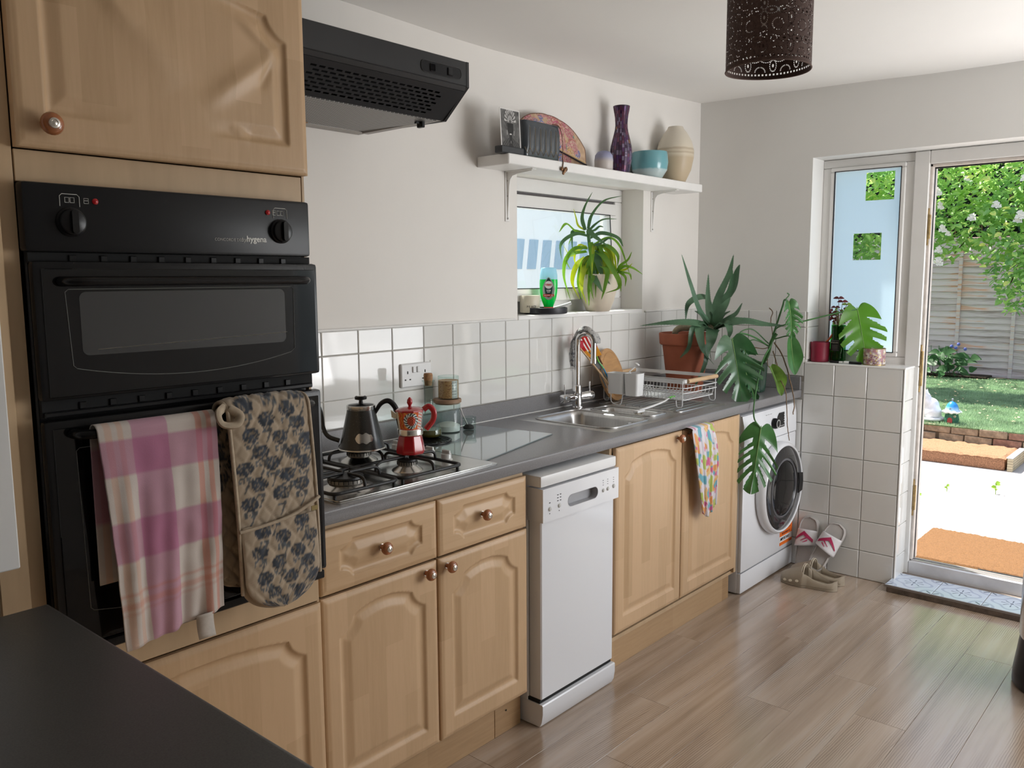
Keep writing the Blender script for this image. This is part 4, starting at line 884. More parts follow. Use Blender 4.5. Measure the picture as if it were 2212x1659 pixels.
q = M().box(X0+.425, F+.0015, .178, X0+.573, F+.0022, .252).box(X0+.425, F+.0015, .132, X0+.573, F+.0022, .148); q.build('sticker_panel', orange, sk_, 0)
text('lettering', 'IMPORTANT', (X0+.432, F+.0012, .157), (1, 0, 0), (0, 0, 1), .0195, printb, sk_, bold=.0003)
q = M()
for k in range(3): 
    for j in range(6 - k % 2): q.box(X0+.452+.017*j+.006*(k % 2), F+.0005, .234-.012*k, X0+.452+.017*j+.0125, F+.0013, .2385-.012*k)
for j, w_ in enumerate((.014, .012, .016, .012, .010)): q.box(X0+.450+.020*j, F+.0005, .186, X0+.450+.020*j+w_, F+.0013, .196)
q.box(X0+.54, F+.0005, .136, X0+.565, F+.0013, .140)
q.build('sticker_print', pm('sticker_ink', (.20, .04, .02), .6), sk_, 0)
M().tube([(X0+.001, F+.004, .104), (X1-.001, F+.004, .104)], .0012, 4).build('seam', pm('seam_dark', (.12, .12, .13), .6), t)
for x in (X0+.05, X1-.05): M().lathe([(.018, 0), (.018, .006)], (x, -.5, 0), 12).build('foot', blackp, t)
# ---- extractor hood
t = thing('extractor_hood', 'black wall-mounted cooker hood with slotted grille above the hob', 'extractor hood', (.26, -.25, 1.94))
HX0, HX1 = -.042, .562
blk = pm('hood_black', (.018, .018, .019), .38, var=.08, scale=4)
prof = [(-.0005, 1.952), (-.0005, 2.095), (-.503, 2.097), (-.503, 2.028)]
for x in (HX0, HX1):  # end cheeks
    q = M()
    a, b = (x, x+.010) if x == HX0 else (x-.010, x)
    pr = [(-.001, 1.952), (-.405, 1.942), (-.503, 2.026), (-.503, 2.097), (-.001, 2.097)]; n = len(pr)
    q.add([(a, y, z) for y, z in pr]+[(b, y, z) for y, z in pr], [tuple(range(n)), tuple(range(2*n-1, n-1, -1))]+[(i, n+i, n+(i+1) % n, (i+1) % n) for i in range(n)])
    q.build('side_cheek', blk, t, 0)
M().box(HX0+.010, -.503, 2.028, HX1-.010, -.494, 2.097, .002).box(HX0+.010, -.494, 2.087, HX1-.010, -.001, 2.097).build('canopy', blk, t)
M().prism([(0, 0), (.584, 0), (.584, .014), (0, .014)], (HX0+.010, -.502, 2.027), (1, 0, 0), (0, .62, -.78), .004).build('front_lip', blk, t, 0)
# sloped grille with punched slots
def lerp(a, b, t): return tuple(a[i]+(b[i]-a[i])*t for i in range(3))
A0 = Vector((HX0+.010, -.492, 2.016)); ux = Vector((1, 0, 0)); dn = (Vector((0, -.400, 1.944))-Vector((0, -.492, 2.016))); Ls = dn.length; dn.normalize(); Wd = HX1-HX0-.020
cols_, rows_ = 17, 7; gx0, gx1, gz0, gz1 = .060, Wd-.075, .016, Ls-.012
us = {0, Wd}; vs_ = {0, Ls}; holes = []
cw = (gx1-gx0)/cols_; rh = (gz1-gz0)/rows_
q = M()
for r_ in range(rows_):
    # each row is a strip with slots; rows are staggered
    v0, v1 = gz0+r_*rh, gz0+(r_+1)*rh; va, vb_ = v0+rh*.26, v1-rh*.26; off = .5*cw*(r_ % 2)
    P = lambda u, v: (A0+ux*u+dn*v)[:]
    def quad(u0, w0, u1, w1): q.add([P(u0, w0), P(u1, w0), P(u1, w1), P(u0, w1)], [(0, 1, 2, 3)])
    quad(0, v0, Wd, va); quad(0, vb_, Wd, v1); u = 0
    for c in range(cols_):
        a = gx0+off+c*cw; b = a+cw*.70
        if b > gx1+.02: continue
        quad(u, va, a, vb_); u = b
    quad(u, va, Wd, vb_)
q.add([P(0, 0), P(Wd, 0), P(Wd, gz0), P(0, gz0)], [(0, 1, 2, 3)]); q.add([P(0, gz1), P(Wd, gz1), P(Wd, Ls), P(0, Ls)], [(0, 1, 2, 3)])
gr = q.build('slotted_grille', pm('hood_grille', (.030, .030, .033), .35, .3), t, 0); md = gr.modifiers.new('s', 'SOLIDIFY'); md.thickness = .0012
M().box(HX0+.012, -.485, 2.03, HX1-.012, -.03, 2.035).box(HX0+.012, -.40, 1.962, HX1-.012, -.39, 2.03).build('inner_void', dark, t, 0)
mesh_m, mn, mb, mN, mL = newmat('filter_mesh'); sets(mb, .4, .6)
tc = mN.new('ShaderNodeTexCoord'); mpn = mN.new('ShaderNodeMapping'); mpn.inputs['Scale'].default_value = (95, 95, 1); mpn.inputs['Rotation'].default_value = (0, 0, .785); mL.new(tc.outputs['Object'], mpn.inputs[0])
ck = mN.new('ShaderNodeTexChecker'); ck.inputs['Scale'].default_value = 1; ck.inputs['Color1'].default_value = (.30, .29, .28, 1); ck.inputs['Color2'].default_value = (.06, .055, .05, 1); mL.new(mpn.outputs[0], ck.inputs[0]); mL.new(ck.outputs[0], mb.inputs['Base Color'])
q = M().add([(HX0+.011, -.398, 1.9435), (HX1-.035, -.398, 1.9435), (HX1-.035, -.055, 1.9525), (HX0+.011, -.055, 1.9525)], [(0, 1, 2, 3)]); o = q.build('filter', mesh_m, t, 0); o.modifiers.new('s', 'SOLIDIFY').thickness = .003
M().box(HX0+.012, -.055, 1.948, HX1-.012, -.002, 1.956).box(HX1-.036, -.398, 1.944, HX1-.011, -.05, 1.952).build('filter_frame', pm('hood_underside', (.35, .33, .31), .45, .3), t)
M().box(.10, -.075, 1.9445, .30, -.045, 1.9475, .001).build('lamp_cover', pm('amber_lamp_cover', (.28, .14, .05), .4), t)
M().box(.505, -.36, 1.925, .518, -.335, 1.944, .002).box(.49, -.352, 1.935, .51, -.343, 1.941).build('filter_latch', blackp, t)
sw = M().prism(rrect(.372, 2.041, .528, 2.073, .014, 5), (0, -.5031, 0), (1, 0, 0), (0, 0, 1), .0012).build('switch_panel', blackp, t, 0)
M().tube([(x, -.5045, z) for x, z in rrect(.372, 2.041, .528, 2.073, .014, 5)+[(.528, 2.059)]], .0009, 4).build('switch_rim', pm('rim_dark', (.05, .05, .05), .3), sw)
for x in (.405, .473): M().box(x, -.508, 2.046, x+.020, -.504, 2.068, .002).build('switch', blackg, sw)
# ---- double socket
t = thing('wall_socket', 'white double power socket on the tiled splashback', 'socket', (.771, -.01, 1.13))
M().box(.698, -.019, 1.086, .844, -.0095, 1.172, .004).build('socket_plate', whitep, t)
for x in (.757, .778): q = M().box(x-.0065, -.024, 1.138, x+.0065, -.018, 1.160, .0015); q.build('rocker_switch', whitep, t)
for cx_ in (.728, .812):
    q = M().box(cx_-.0022, -.0198, 1.135, cx_+.0022, -.0188, 1.145).box(cx_-.0145, -.0198, 1.112, cx_-.0080, -.0188, 1.1165).box(cx_+.0080, -.0198, 1.112, cx_+.0145, -.0188, 1.1165); q.build('pin_slot', dark, t, 0)
M().box(.845, -.0105, 1.083, .848, -.009, 1.176).build('surround_gap', grout, t, 0)
ALOE=[(0.034,[[2.372,-0.347,1.242],[2.313,-0.311,1.315],[2.275,-0.283,1.434],[2.27,-0.232,1.582]]),
(0.03,[[2.37,-0.345,1.248],[2.378,-0.324,1.313],[2.4,-0.304,1.39],[2.427,-0.29,1.491]]),
(0.034,[[2.378,-0.354,1.248],[2.413,-0.349,1.361],[2.465,-0.378,1.486],[2.488,-0.389,1.581]]),
(0.042,[[2.42,-0.342,1.258],[2.455,-0.351,1.348],[2.498,-0.37,1.407],[2.504,-0.377,1.513]]),
(0.034,[[2.495,-0.366,1.383],[2.51,-0.383,1.437],[2.519,-0.393,1.498],[2.527,-0.403,1.534]]),
(0.045,[[2.363,-0.368,1.255],[2.365,-0.385,1.303],[2.382,-0.405,1.344],[2.426,-0.409,1.378]]),
(0.026,[[2.388,-0.365,1.248],[2.395,-0.419,1.279],[2.418,-0.446,1.305],[2.464,-0.452,1.352]]),
(0.036,[[2.368,-0.343,1.239],[2.263,-0.3,1.262],[2.159,-0.227,1.263],[2.11,-0.11,1.248]]),
(0.042,[[2.384,-0.361,1.236],[2.381,-0.433,1.268],[2.411,-0.513,1.266],[2.437,-0.573,1.246]]),
(0.036,[[2.411,-0.347,1.24],[2.513,-0.432,1.263],[2.586,-0.515,1.247],[2.644,-0.581,1.24]]),
(0.026,[[2.338,-0.339,1.237],[2.266,-0.303,1.234],[2.253,-0.289,1.145],[2.253,-0.243,1.091]]),
(0.04,[[2.37,-0.345,1.236],[2.287,-0.327,1.239],[2.272,-0.355,1.135],[2.334,-0.38,1.063]]),
(0.034,[[2.384,-0.361,1.236],[2.369,-0.42,1.262],[2.354,-0.448,1.223],[2.347,-0.44,1.176]]),
(0.048,[[2.374,-0.35,1.236],[2.314,-0.373,1.198],[2.311,-0.369,1.139],[2.343,-0.36,1.076]]),
(0.034,[[2.452,-0.317,1.286],[2.4,-0.289,1.378],[2.313,-0.25,1.35],[2.286,-0.25,1.267]]),
(0.03,[[2.406,-0.356,1.229],[2.357,-0.331,1.17],[2.324,-0.338,1.065],[2.313,-0.28,0.928]])]
ALOEW=[(0.016,[[1.903,0.062,1.693],[1.894,0.073,1.747],[1.903,0.063,1.802],[1.924,0.038,1.864]]),
(0.016,[[1.912,0.052,1.699],[1.923,0.039,1.761],[1.943,-0.014,1.823],[1.998,-0.075,1.845]]),
(0.014,[[1.917,0.047,1.693],[1.935,0.026,1.72],[1.944,-0.014,1.74],[1.984,-0.059,1.741]]),
(0.013,[[1.919,0.044,1.686],[1.949,0.04,1.694],[1.971,0.03,1.711],[1.984,0.016,1.708]]),
(0.012,[[1.901,0.065,1.693],[1.894,0.103,1.715],[1.883,0.13,1.75],[1.87,0.16,1.79]]),
(0.02,[[1.903,0.062,1.682],[1.857,0.084,1.688],[1.808,0.125,1.719],[1.764,0.175,1.68]]),
(0.014,[[1.901,0.065,1.676],[1.88,0.119,1.691],[1.865,0.151,1.674],[1.835,0.185,1.626]]),
(0.014,[[1.901,0.065,1.679],[1.862,0.14,1.687],[1.858,0.159,1.65],[1.863,0.154,1.595]]),
(0.02,[[1.898,0.037,1.664],[1.833,0.066,1.673],[1.771,0.122,1.629],[1.775,0.132,1.558]]),
(0.024,[[1.903,0.032,1.657],[1.913,-0.024,1.676],[1.952,-0.084,1.655],[1.969,-0.104,1.614]]),
(0.022,[[1.888,0.034,1.698],[1.877,0.001,1.669],[1.884,-0.037,1.641],[1.908,-0.065,1.615]]),
(0.012,[[1.929,0.033,1.627],[1.977,-0.021,1.658],[2.011,-0.061,1.613],[2.04,-0.093,1.492]]),
(0.014,[[1.929,0.033,1.624],[1.933,-0.002,1.63],[1.958,-0.03,1.653],[1.967,-0.041,1.646]]),
(0.016,[[1.924,0.069,1.621],[1.873,0.096,1.597],[1.839,0.135,1.576],[1.79,0.19,1.632]]),
(0.02,[[1.91,0.054,1.61],[1.849,0.078,1.609],[1.804,0.1,1.561],[1.819,0.083,1.512]]),
(0.013,[[1.91,0.054,1.61],[1.907,0.104,1.625],[1.874,0.141,1.57],[1.89,0.108,1.514]]),
(0.024,[[1.887,0.02,1.636],[1.876,0.002,1.594],[1.866,-0.002,1.533],[1.869,-0.005,1.463]]),
(0.022,[[1.931,0.031,1.607],[1.945,-0.031,1.619],[1.969,-0.073,1.577],[1.969,-0.074,1.523]]),
(0.02,[[1.908,0.057,1.596],[1.819,0.098,1.575],[1.787,0.104,1.486],[1.812,0.075,1.369]]),
(0.024,[[1.92,0.074,1.569],[1.876,0.093,1.528],[1.84,0.088,1.452],[1.864,0.062,1.375]]),
(0.022,[[1.906,0.059,1.562],[1.86,0.051,1.52],[1.835,0.049,1.445],[1.847,0.035,1.373]]),
(0.026,[[1.891,0.031,1.544],[1.84,0.028,1.499],[1.82,0.021,1.431],[1.844,0.009,1.356]]),
(0.02,[[1.885,0.023,1.534],[1.855,-0.004,1.482],[1.842,-0.005,1.424],[1.843,-0.005,1.346]]),
(0.018,[[1.887,0.02,1.527],[1.854,-0.018,1.475],[1.839,-0.016,1.441],[1.848,-0.026,1.377]]),
(0.034,[[1.894,0.012,1.527],[1.862,-0.012,1.485],[1.861,-0.041,1.448],[1.876,-0.058,1.409]]),
(0.034,[[1.915,0.019,1.596],[1.894,-0.018,1.553],[1.891,-0.045,1.492],[1.915,-0.072,1.444]]),
(0.026,[[1.922,0.011,1.596],[1.908,-0.049,1.56],[1.927,-0.116,1.44],[1.884,-0.067,1.404]]),
(0.022,[[1.901,0.004,1.544],[1.896,-0.066,1.509],[1.882,-0.065,1.431],[1.872,-0.053,1.375]]),
(0.028,[[1.936,0.025,1.596],[1.941,-0.026,1.574],[1.934,-0.048,1.519],[1.948,-0.064,1.481]]),
(0.016,[[2.003,-0.051,1.509],[2.014,-0.064,1.533],[2.035,-0.087,1.557],[2.046,-0.1,1.593]]),
(0.016,[[2.003,-0.051,1.506],[2.024,-0.075,1.526],[2.049,-0.103,1.519],[2.08,-0.139,1.489]]),
(0.013,[[2.003,-0.051,1.506],[2.021,-0.072,1.509],[2.035,-0.088,1.519],[2.048,-0.102,1.54]]),
(0.013,[[2.003,-0.051,1.502],[2.0,-0.078,1.499],[2.023,-0.104,1.491],[2.029,-0.111,1.464]]),
(0.013,[[2.003,-0.051,1.502],[2.0,-0.078,1.492],[2.003,-0.097,1.471],[2.001,-0.095,1.433]]),
(0.014,[[1.998,-0.046,1.499],[1.978,-0.068,1.485],[1.979,-0.084,1.457],[1.98,-0.086,1.409]]),
(0.018,[[1.998,-0.046,1.506],[1.984,-0.03,1.534],[1.975,-0.019,1.565],[1.963,-0.006,1.57]])]

# ================================================================ hob, sink, tap and what stands on the worktop
WT = .9085
t = thing('gas_hob', 'stainless steel four-burner gas hob let into the worktop', 'hob', (.29, -.33, WT))
q = M(); bm = bmesh.new()
pl = rrect(-.014, -.583, .590, -.085, .012, 3); q.prism(pl, (0, 0, WT+.0005), (1, 0, 0), (0, 1, 0), .0045); q.build('hob_plate', pm('hob_steel', (.50, .49, .47), .22, 1, var=.05, scale=5), t, 30)
M().prism(rrect(-.004, -.573, .580, -.095, .010, 3), (0, 0, WT+.005), (1, 0, 0), (0, 1, 0), .0012).build('spill_tray', steel, t, 30)
iron = pm('cast_iron', (.012, .012, .013), .42, bmp=.2, bs=220)
for (x, y, r_) in ((.100, -.470, .050), (.100, -.205, .036), (.348, -.438, .030), (.342, -.220, .038)):
    b_ = M().lathe([(r_*1.55, 0), (r_*1.45, .004), (r_*.95, .014), (r_*.9, .016)], (x, y, WT+.006), 36).build('burner', steel, t, 40)
    M().lathe([(r_*.92, .015), (r_*.98, .017), (r_*.98, .026), (r_*.9, .0275)], (x, y, WT+.006), 36).build('burner_ring', pm('worn_alloy', (.30, .28, .25), .4, .8, var=.2, scale=50) if 'worn_alloy' not in bpy.data.materials else bpy.data.materials['worn_alloy'], b_, 40)
    M().lathe([(r_*.90, .027), (r_*.96, .029), (r_*.94, .034), (r_*.3, .0365), (.0001, .0367)], (x, y, WT+.006), 36).build('burner_cap', iron, b_, 40)
    q = M()
    for k in range(24): a = k*PI/12; q.box(x+r_*.97*math.cos(a)-.001, y+r_*.97*math.sin(a)-.001, WT+.024, x+r_*.97*math.cos(a)+.001, y+r_*.97*math.sin(a)+.001, WT+.0335)
    q.build('flame_port', dark, b_, 0)
def pansup(x0, x1, cs):
    g = M(); z0 = WT+.019; zt = WT+.047; rr_ = .0052; y0, y1 = -.552, -.120
    lp = [(a, b, z0) for a, b in rrect(x0, y0, x1, y1, .02, 3)]; g.tube(lp+[lp[0], lp[1]], rr_, 8, cap=False)
    g.tube([(x0, -.336, z0), (x1, -.336, z0)], rr_, 8)
    for (cx, cy) in cs:
        for (ex, ey) in ((x0, cy), (x1, cy), (cx, y0 if cy < -.336 else -.336), (cx, -.336 if cy < -.336 else y1)):
            d = Vector((ex-cx, ey-cy, 0)); L_ = d.length; d.normalize()
            g.tube(cr([(ex, ey, z0), (ex-d.x*.004, ey-d.y*.004, z0+.018), (ex-d.x*.016, ey-d.y*.016, zt-.002), (ex-d.x*.034, ey-d.y*.034, zt), (cx+d.x*.012, cy+d.y*.012, zt)], 4), .0046, 8)
    for (a, b) in ((x0+.01, y0+.01), (x1-.01, y0+.01), (x0+.01, y1-.01), (x1-.01, y1-.01)): g.tube([(a, b, z0), (a, b, WT+.0062)], .005, 8)
    return g.build('pan_support', iron, t, 50)
pansup(-.002, .216, [(.100, -.470), (.100, -.205)]); pansup(.228, .462, [(.348, -.438), (.342, -.220)])
for (x, y) in ((.525, -.345), (.520, -.425), (.525, -.265), (.522, -.190)):
    k = M().lathe([(.021, 0), (.0195, .002), (.017, .004), (.0165, .018), (.0145, .020)], (x, y, WT+.0062), 28).build('control_knob', silver, t, 40)
    M().box(x-.004, y-.0165, WT+.024, x+.004, y+.0165, WT+.037, .002).build('knob_grip', silver, k)
# kettle
t = thing('gooseneck_kettle', 'speckled dark gooseneck pour-over kettle standing on the back burner', 'kettle', (.335, -.245, WT+.052))
kc = (.322, -.262, WT+.0525)
kb, knt, kbb, kN, kL = newmat('kettle_enamel'); sets(kbb, .3, coat=.2); n = noi(knt, 420, 2); r = ramp(knt, n.outputs[0], [(.60, (.030, .031, .031)), (.70, (.05, .05, .048)), (.74, (.35, .34, .31))]); kL.new(r.outputs[0], kbb.inputs['Base Color'])
body = M().lathe([(.069, 0), (.0705, .003), (.0700, .006), (.066, .012), (.060, .04), (.051, .08), (.044, .112), (.0425, .122)], kc, 48).build('body', kb, t, 40)
M().lathe([(.0715, .0), (.0725, .002), (.0705, .005)], kc, 48).build('base_rim', steel, body)
M().lathe([(.0425, .120), (.0435, .122), (.0435, .133), (.0415, .134), (.038, .130)], kc, 40).build('steel_collar', steel, t, 40)
M().lathe([(.040, .131), (.036, .135), (.010, .138), (.0001, .138)], kc, 36).build('lid', blackp, t, 40)
M().lathe([(.007, .137), (.0055, .148), (.018, .151), (.0185, .158), (.015, .161), (.0001, .161)], kc, 28).build('lid_knob', blackp, t, 40)
M().lathe([(.012, .1605), (.0115, .1615), (.0001, .1616)], kc, 20).build('lid_badge', steel, t, 40)
sp = cr([(.275, -.212, .985), (.253, -.186, .999), (.244, -.175, 1.027), (.242, -.173, 1.062), (.237, -.167, 1.090), (.226, -.155, 1.098), (.214, -.141, 1.092)], 6)
M().tube(sp, [.0075-.0035*i/(len(sp)-1) for i in range(len(sp))], 10).build('spout', kb, t, 60)
hp = cr([(.350, -.292, 1.068), (.362, -.308, 1.098), (.378, -.326, 1.106), (.392, -.342, 1.082), (.398, -.349, 1.035), (.402, -.353, 1.008)], 6)
M().tube(hp, [.0065+.004*math.sin(PI*i/(len(hp)-1)) for i in range(len(hp))], 10, flat=.8).build('handle', blackp, t, 60)
# worn bare patch on the enamel, wrapped on the cone
P = []
for i in range(9):
    row = []
    for j in range(15):
        u = -1+2*j/14; v = -1+2*i/8; a0 = math.atan2(-2.2648-kc[1], -1.2584-kc[0])+.12; ww = 1; zz = .040+v*.0145*(1+.16*math.sin(u*8))*math.sqrt(max(0, 1-abs(u)**2.4))**.8; a = a0+u*.46*ww
        rz = float(np.interp(zz, [.012, .04, .08], [.066, .060, .051]))+.0006; row.append((kc[0]+rz*math.cos(a), kc[1]+rz*math.sin(a), kc[2]+zz))
    P.append(row)
M().grid(P).build('bare_metal_patch', steel, t, 60)
# moka pot
t = thing('moka_pot', 'red moka pot with painted tile pattern on the front right burner', 'moka pot', (.372, -.430, WT+.052))
mc = (.366, -.434, WT+.0525)
M().lathe([(.040, 0), (.0435, .003), (.0440, .010), (.0405, .030), (.0365, .048), (.0345, .056)], mc, 8, a0=.3).build('boiler', red, t, 25)
bpy.data.objects['boiler'].modifiers.new('b', 'BEVEL').width = .004
M().lathe([(.0355, .056), (.0375, .058), (.0375, .073), (.0360, .075)], mc, 32).build('steel_band', pm('polished_alloy', (.72, .70, .66), .18, .9), t, 40)
mpv = vcm('moka_print', .18, coat=.5)
P = []; cols = []
NU = 120
for i in range(41):
    v = i/40; row = []
    for j in range(NU):
        u = j/NU; a = 2*PI*u; seg = PI/4; rr_ = (.0345+.0075*v)/math.cos(((a-.3) % seg)-seg/2)*math.cos(seg/2)
        row.append((mc[0]+rr_*math.cos(a), mc[1]+rr_*math.sin(a), mc[2]+.075+.053*v))
        ad = (a-math.radians(225)+PI) % (2*PI)-PI; X = ad*.040; Z = (v-.5)*.053; r2 = math.hypot(X-.006, Z); an_ = math.atan2(Z, X-.006)
        c = (.72, .12, .03)
        if abs(v-.5) > .46: c = (.55, .02, .02)
        elif r2 < .014: c = (.70, .10, .04) if (int((X+1)*260) + int((Z+1)*260)) % 2 else (.25, .02, .02)
        elif r2 < .024: c = (.02, .02, .03) if math.sin(an_*14+r2*500) > 0 else (.75, .85, .85)
        elif math.sin(X*420+math.sin(Z*300)*1.5) > .80: c = (.85, .50, .06)
        if ad > .78: c = (.80, .78, .74) if math.sin(Z*700+X*300) > -.3 else (.7, .2, .15)
        if ad < -1.0 and ad > -1.5: c = (.80, .76, .66)
        cols.append(c)
    P.append(row)
q = M().grid(P, wrap=True); q.build('painted_chamber', mpv, t, 30, cols=np.array(cols))
M().lathe([(.044, .1275), (.0425, .1315), (.030, .137), (.010, .140), (.0001, .1405)], mc, 8, a0=.3).build('lid', red, t, 30)
M().lathe([(.004, .139), (.0045, .143), (.0085, .151), (.0075, .160), (.0025, .167), (.0001, .1675)], mc, 16).build('lid_knob', red, t, 60)
M().prism([(0, 0), (.016, .012), (.014, -.010), (.0, -.014)], (mc[0]-.030, mc[1]+.026, mc[2]+.118), (-.66, .75, 0), (0, 0, 1), .010).build('spout', pm('cream_alloy', (.78, .74, .64), .3, .5), t, 30)
hp = cr([(.392, -.465, 1.092), (.402, -.477, 1.101), (.412, -.487, 1.086), (.410, -.485, 1.060), (.396, -.470, 1.034)], 6); M().tube(hp, [.0068]*len(hp), 10, flat=1.3).build('handle', red, t, 60)
# round trivet, oil bottle
t = M().lathe([(.088, 0), (.090, .002), (.090, .005), (.086, .006), (.0001, .006)], (.690, -.150, .9130), 48)
t = tag(t.build('trivet', blackp), 'round black ribbed trivet under the oil bottle', 'trivet')
rib = M()
for k in range(13):
    x = -.078+.013*k; L_ = math.sqrt(max(0, .084**2-x*x)); rib.box(.690+x-.002, -.150-L_, .919, .690+x+.002, -.150+L_, .9205)
rib.build('rib', blackg, t, 0)['kind'] = 'stuff'
t = thing('oil_bottle', 'conical glass oil bottle with cork stopper and dark oil in the bottom', 'bottle', (.722, -.132, .9205))
oc = (.722, -.132, .9208)
M().lathe([(.030, .0), (.043, .004), (.0455, .014), (.043, .030), (.034, .052), (.021, .080), (.0155, .115), (.0160, .150), (.0175, .195), (.0225, .198), (.0225, .201), (.0165, .202)], oc, 40, cap=False).build('glass_body', thin, t, 60)
M().lathe([(.028, .002), (.0415, .006), (.0435, .014), (.0415, .029), (.0001, .029)], oc, 40).build('oil', pm('dark_oil', (.10, .075, .012), .1, coat=.5), t, 60)
M().lathe([(.0125, .183), (.0145, .203), (.0155, .205), (.0160, .220), (.0140, .226), (.0001, .2265)], oc, 24).build('cork', cork, t, 50)
# glass chopping board (slightly askew)
bpts = [(.556, -.545), (1.070, -.418), (1.000, -.075), (.612, -.196), (.585, -.36)]
t = M().prism([(.593, -.520), (1.083, -.398), (1.030, -.060), (.780, -.060), (.600, -.250)], (0, 0, .9092), (1, 0, 0), (0, 1, 0), .0035)
bg, bgn, bgb, bgN, bgL = newmat('frosted_glass_board'); sets(bgb, .03, coat=1); bgb.inputs['Base Color'].default_value = (.23, .27, .27, 1)
tag(t.build('glass_board', bg, None, 0), 'flat glass worktop saver lying between the hob and the sink', 'chopping board')
# storage jar with wooden lid and salt, candle glass on top, small jar with spoon
t = thing('storage_jar', 'tall clear glass jar with wooden lid and white salt in the bottom', 'jar', (.872, -.070, .9128))
jc = (.872, -.072, .9128)
M().lathe([(.044, 0), (.0475, .003), (.0480, .006), (.0480, .108), (.0470, .109), (.0460, .108)], jc, 44, cap=False).build('glass_body', thin, t, 60)
P = [(.0001, .004), (.0445, .004), (.045, .024), (.030, .032), (.012, .036), (.0001, .034)]; M().lathe(P, jc, 30).build('salt', pm('salt', (.82, .82, .80), .9, bmp=.5, bs=300), t, 50)
M().lathe([(.0445, .104), (.0445, .109), (.0515, .110), (.0520, .120), (.050, .1225), (.0001, .1225)], jc, 44).build('wooden_lid', pm('walnut_lid', (.32, .20, .125), .5, var=.2, scale=18), t, 40)
t = thing('candle_glass', 'candle tumbler with orange patterned wrap standing on the storage jar lid', 'candle', (.876, -.072, 1.0355))
cc = (.876, -.074, 1.0357)
M().lathe([(.037, 0), (.0385, .002), (.0388, .083), (.0375, .084), (.0368, .082)], cc, 40, cap=False).build('glass_body', thin, t, 60)
wr = vcm('candle_wrap', .35); P = []; cols = []
for i in range(31):
    row = []
    for j in range(90):
        a = 2*PI*j/90; v = i/30; row.append((cc[0]+.0372*math.cos(a), cc[1]+.0372*math.sin(a), cc[2]+.004+.064*v)); ad = (a-math.radians(225)+PI) % (2*PI)-PI
        c = (.62, .34, .16)
        nn = noise.noise(Vector((a*5, v*9, 1.3)))
        if abs(nn) < .045: c = (.25, .06, .03)
        if ad > .35 and ad < 1.15: c = (.62, .60, .58) if not (i % 5 == 2 and ad < .95) else (.2, .2, .2)
        cols.append(c)
    P.append(row)
w_ = M().grid(P, wrap=True); w_.build('patterned_wrap', wr, t, 60, cols=np.array(cols))
M().lathe([(.0368, .005), (.0368, .0665), (.0001, .0665)], cc, 30).build('wax', pm('wax', (.60, .36, .20), .5), t, 40)
t = thing('glass_pot', 'small clear glass pot with a dark spoon beside the storage jar', 'jar', (.945, -.105, .9128))
gc = (.948, -.108, .9128)
M().lathe([(.021, 0), (.0255, .003), (.0255, .036), (.0245, .038), (.027, .041), (.027, .047), (.0262, .048), (.0255, .046)], gc, 36, cap=False).build('glass_body', thin, t, 60)
M().lathe([(.0001, .003), (.020, .004), (.021, .010), (.012, .020), (.0001, .022)], (gc[0]-.003, gc[1], gc[2]), 20).build('contents', pm('dark_seeds', (.03, .025, .025), .8), t)
M().tube([(gc[0]-.004, gc[1], gc[2]+.012), (gc[0]-.020, gc[1]+.014, gc[2]+.06), (gc[0]-.026, gc[1]+.018, gc[2]+.082)], [.003, .0018, .0026], 6).build('spoon', pm('dark_steel', (.12, .11, .10), .3, .8), t)
# ---- sink
t = thing('sink', 'stainless steel one-and-a-half bowl sink with drainer set in the worktop', 'sink', (1.7, -.3, WT))
bm = bmesh.new(); zp = WT+.0022
def loop(poly, z): return [bm.verts.new((x, y, z)) for x, y in poly]
def edges(vs): return [bm.edges.new((vs[i], vs[(i+1) % len(vs)])) for i in range(len(vs))]
o0 = rrect(1.248, -.543, 2.155, -.042, .012, 3); o1 = rrect(1.256, -.535, 2.147, -.050, .012, 3)
lo0 = loop(o0, WT+.0002); lo1 = loop(o1, zp)
def bridge(a, b): 
    for i in range(len(a)): j = (i+1) % len(a); bm.faces.new((a[i], a[j], b[j], b[i]))
edges(lo0); e1 = edges(lo1); bridge(lo0, lo1)
bw_ = [(1.292, -.505, 1.590, -.125, .055, .150), (1.630, -.470, 1.775, -.165, .045, .100)]
alle = list(e1); bl_ = []
for (x0, y0, x1, y1, r_, dp) in bw_:
    l0 = loop(rrect(x0, y0, x1, y1, r_, 8), zp); alle += edges(l0); prev = l0
    for (ins, dz) in ((.004, -.0012), (.009, -.006), (.013, -.018), (.022, -dp+.03), (.030, -dp+.012), (.048, -dp)):
        l = loop(rrect(x0+ins, y0+ins, x1-ins, y1-ins, max(.01, r_-ins*.6), 8), zp+dz); bridge(prev, l); prev = l
    bm.faces.new(prev)
bmesh.ops.triangle_fill(bm, edges=alle, use_beauty=True)
bmesh.ops.recalc_face_normals(bm, faces=bm.faces); bm.verts.index_update()
q = M().add([v.co[:] for v in bm.verts], [tuple(v.index for v in f.verts) for f in bm.faces]); bm.free(); q.build('sink_body', steelb, t, 50)
for (x0, y0, x1, y1, r_, dp) in bw_:
    l0 = [(x, y, zp+.0015) for x, y in rrect(x0-.004, y0-.004, x1+.004, y1+.004, r_, 8)]; M().tube(l0+[l0[0], l0[1]], .003, 6, cap=False).build('raised_rim', steelb, t, 60)
for k in range(11):
    y = -.47+.036*k; M().tube([(1.83, y, zp+.0002), (1.845, y, zp+.0015), (2.11, y, zp+.0015), (2.125, y, zp)], .0042, 6).build('drainer_ridge', steelb, t, 60)
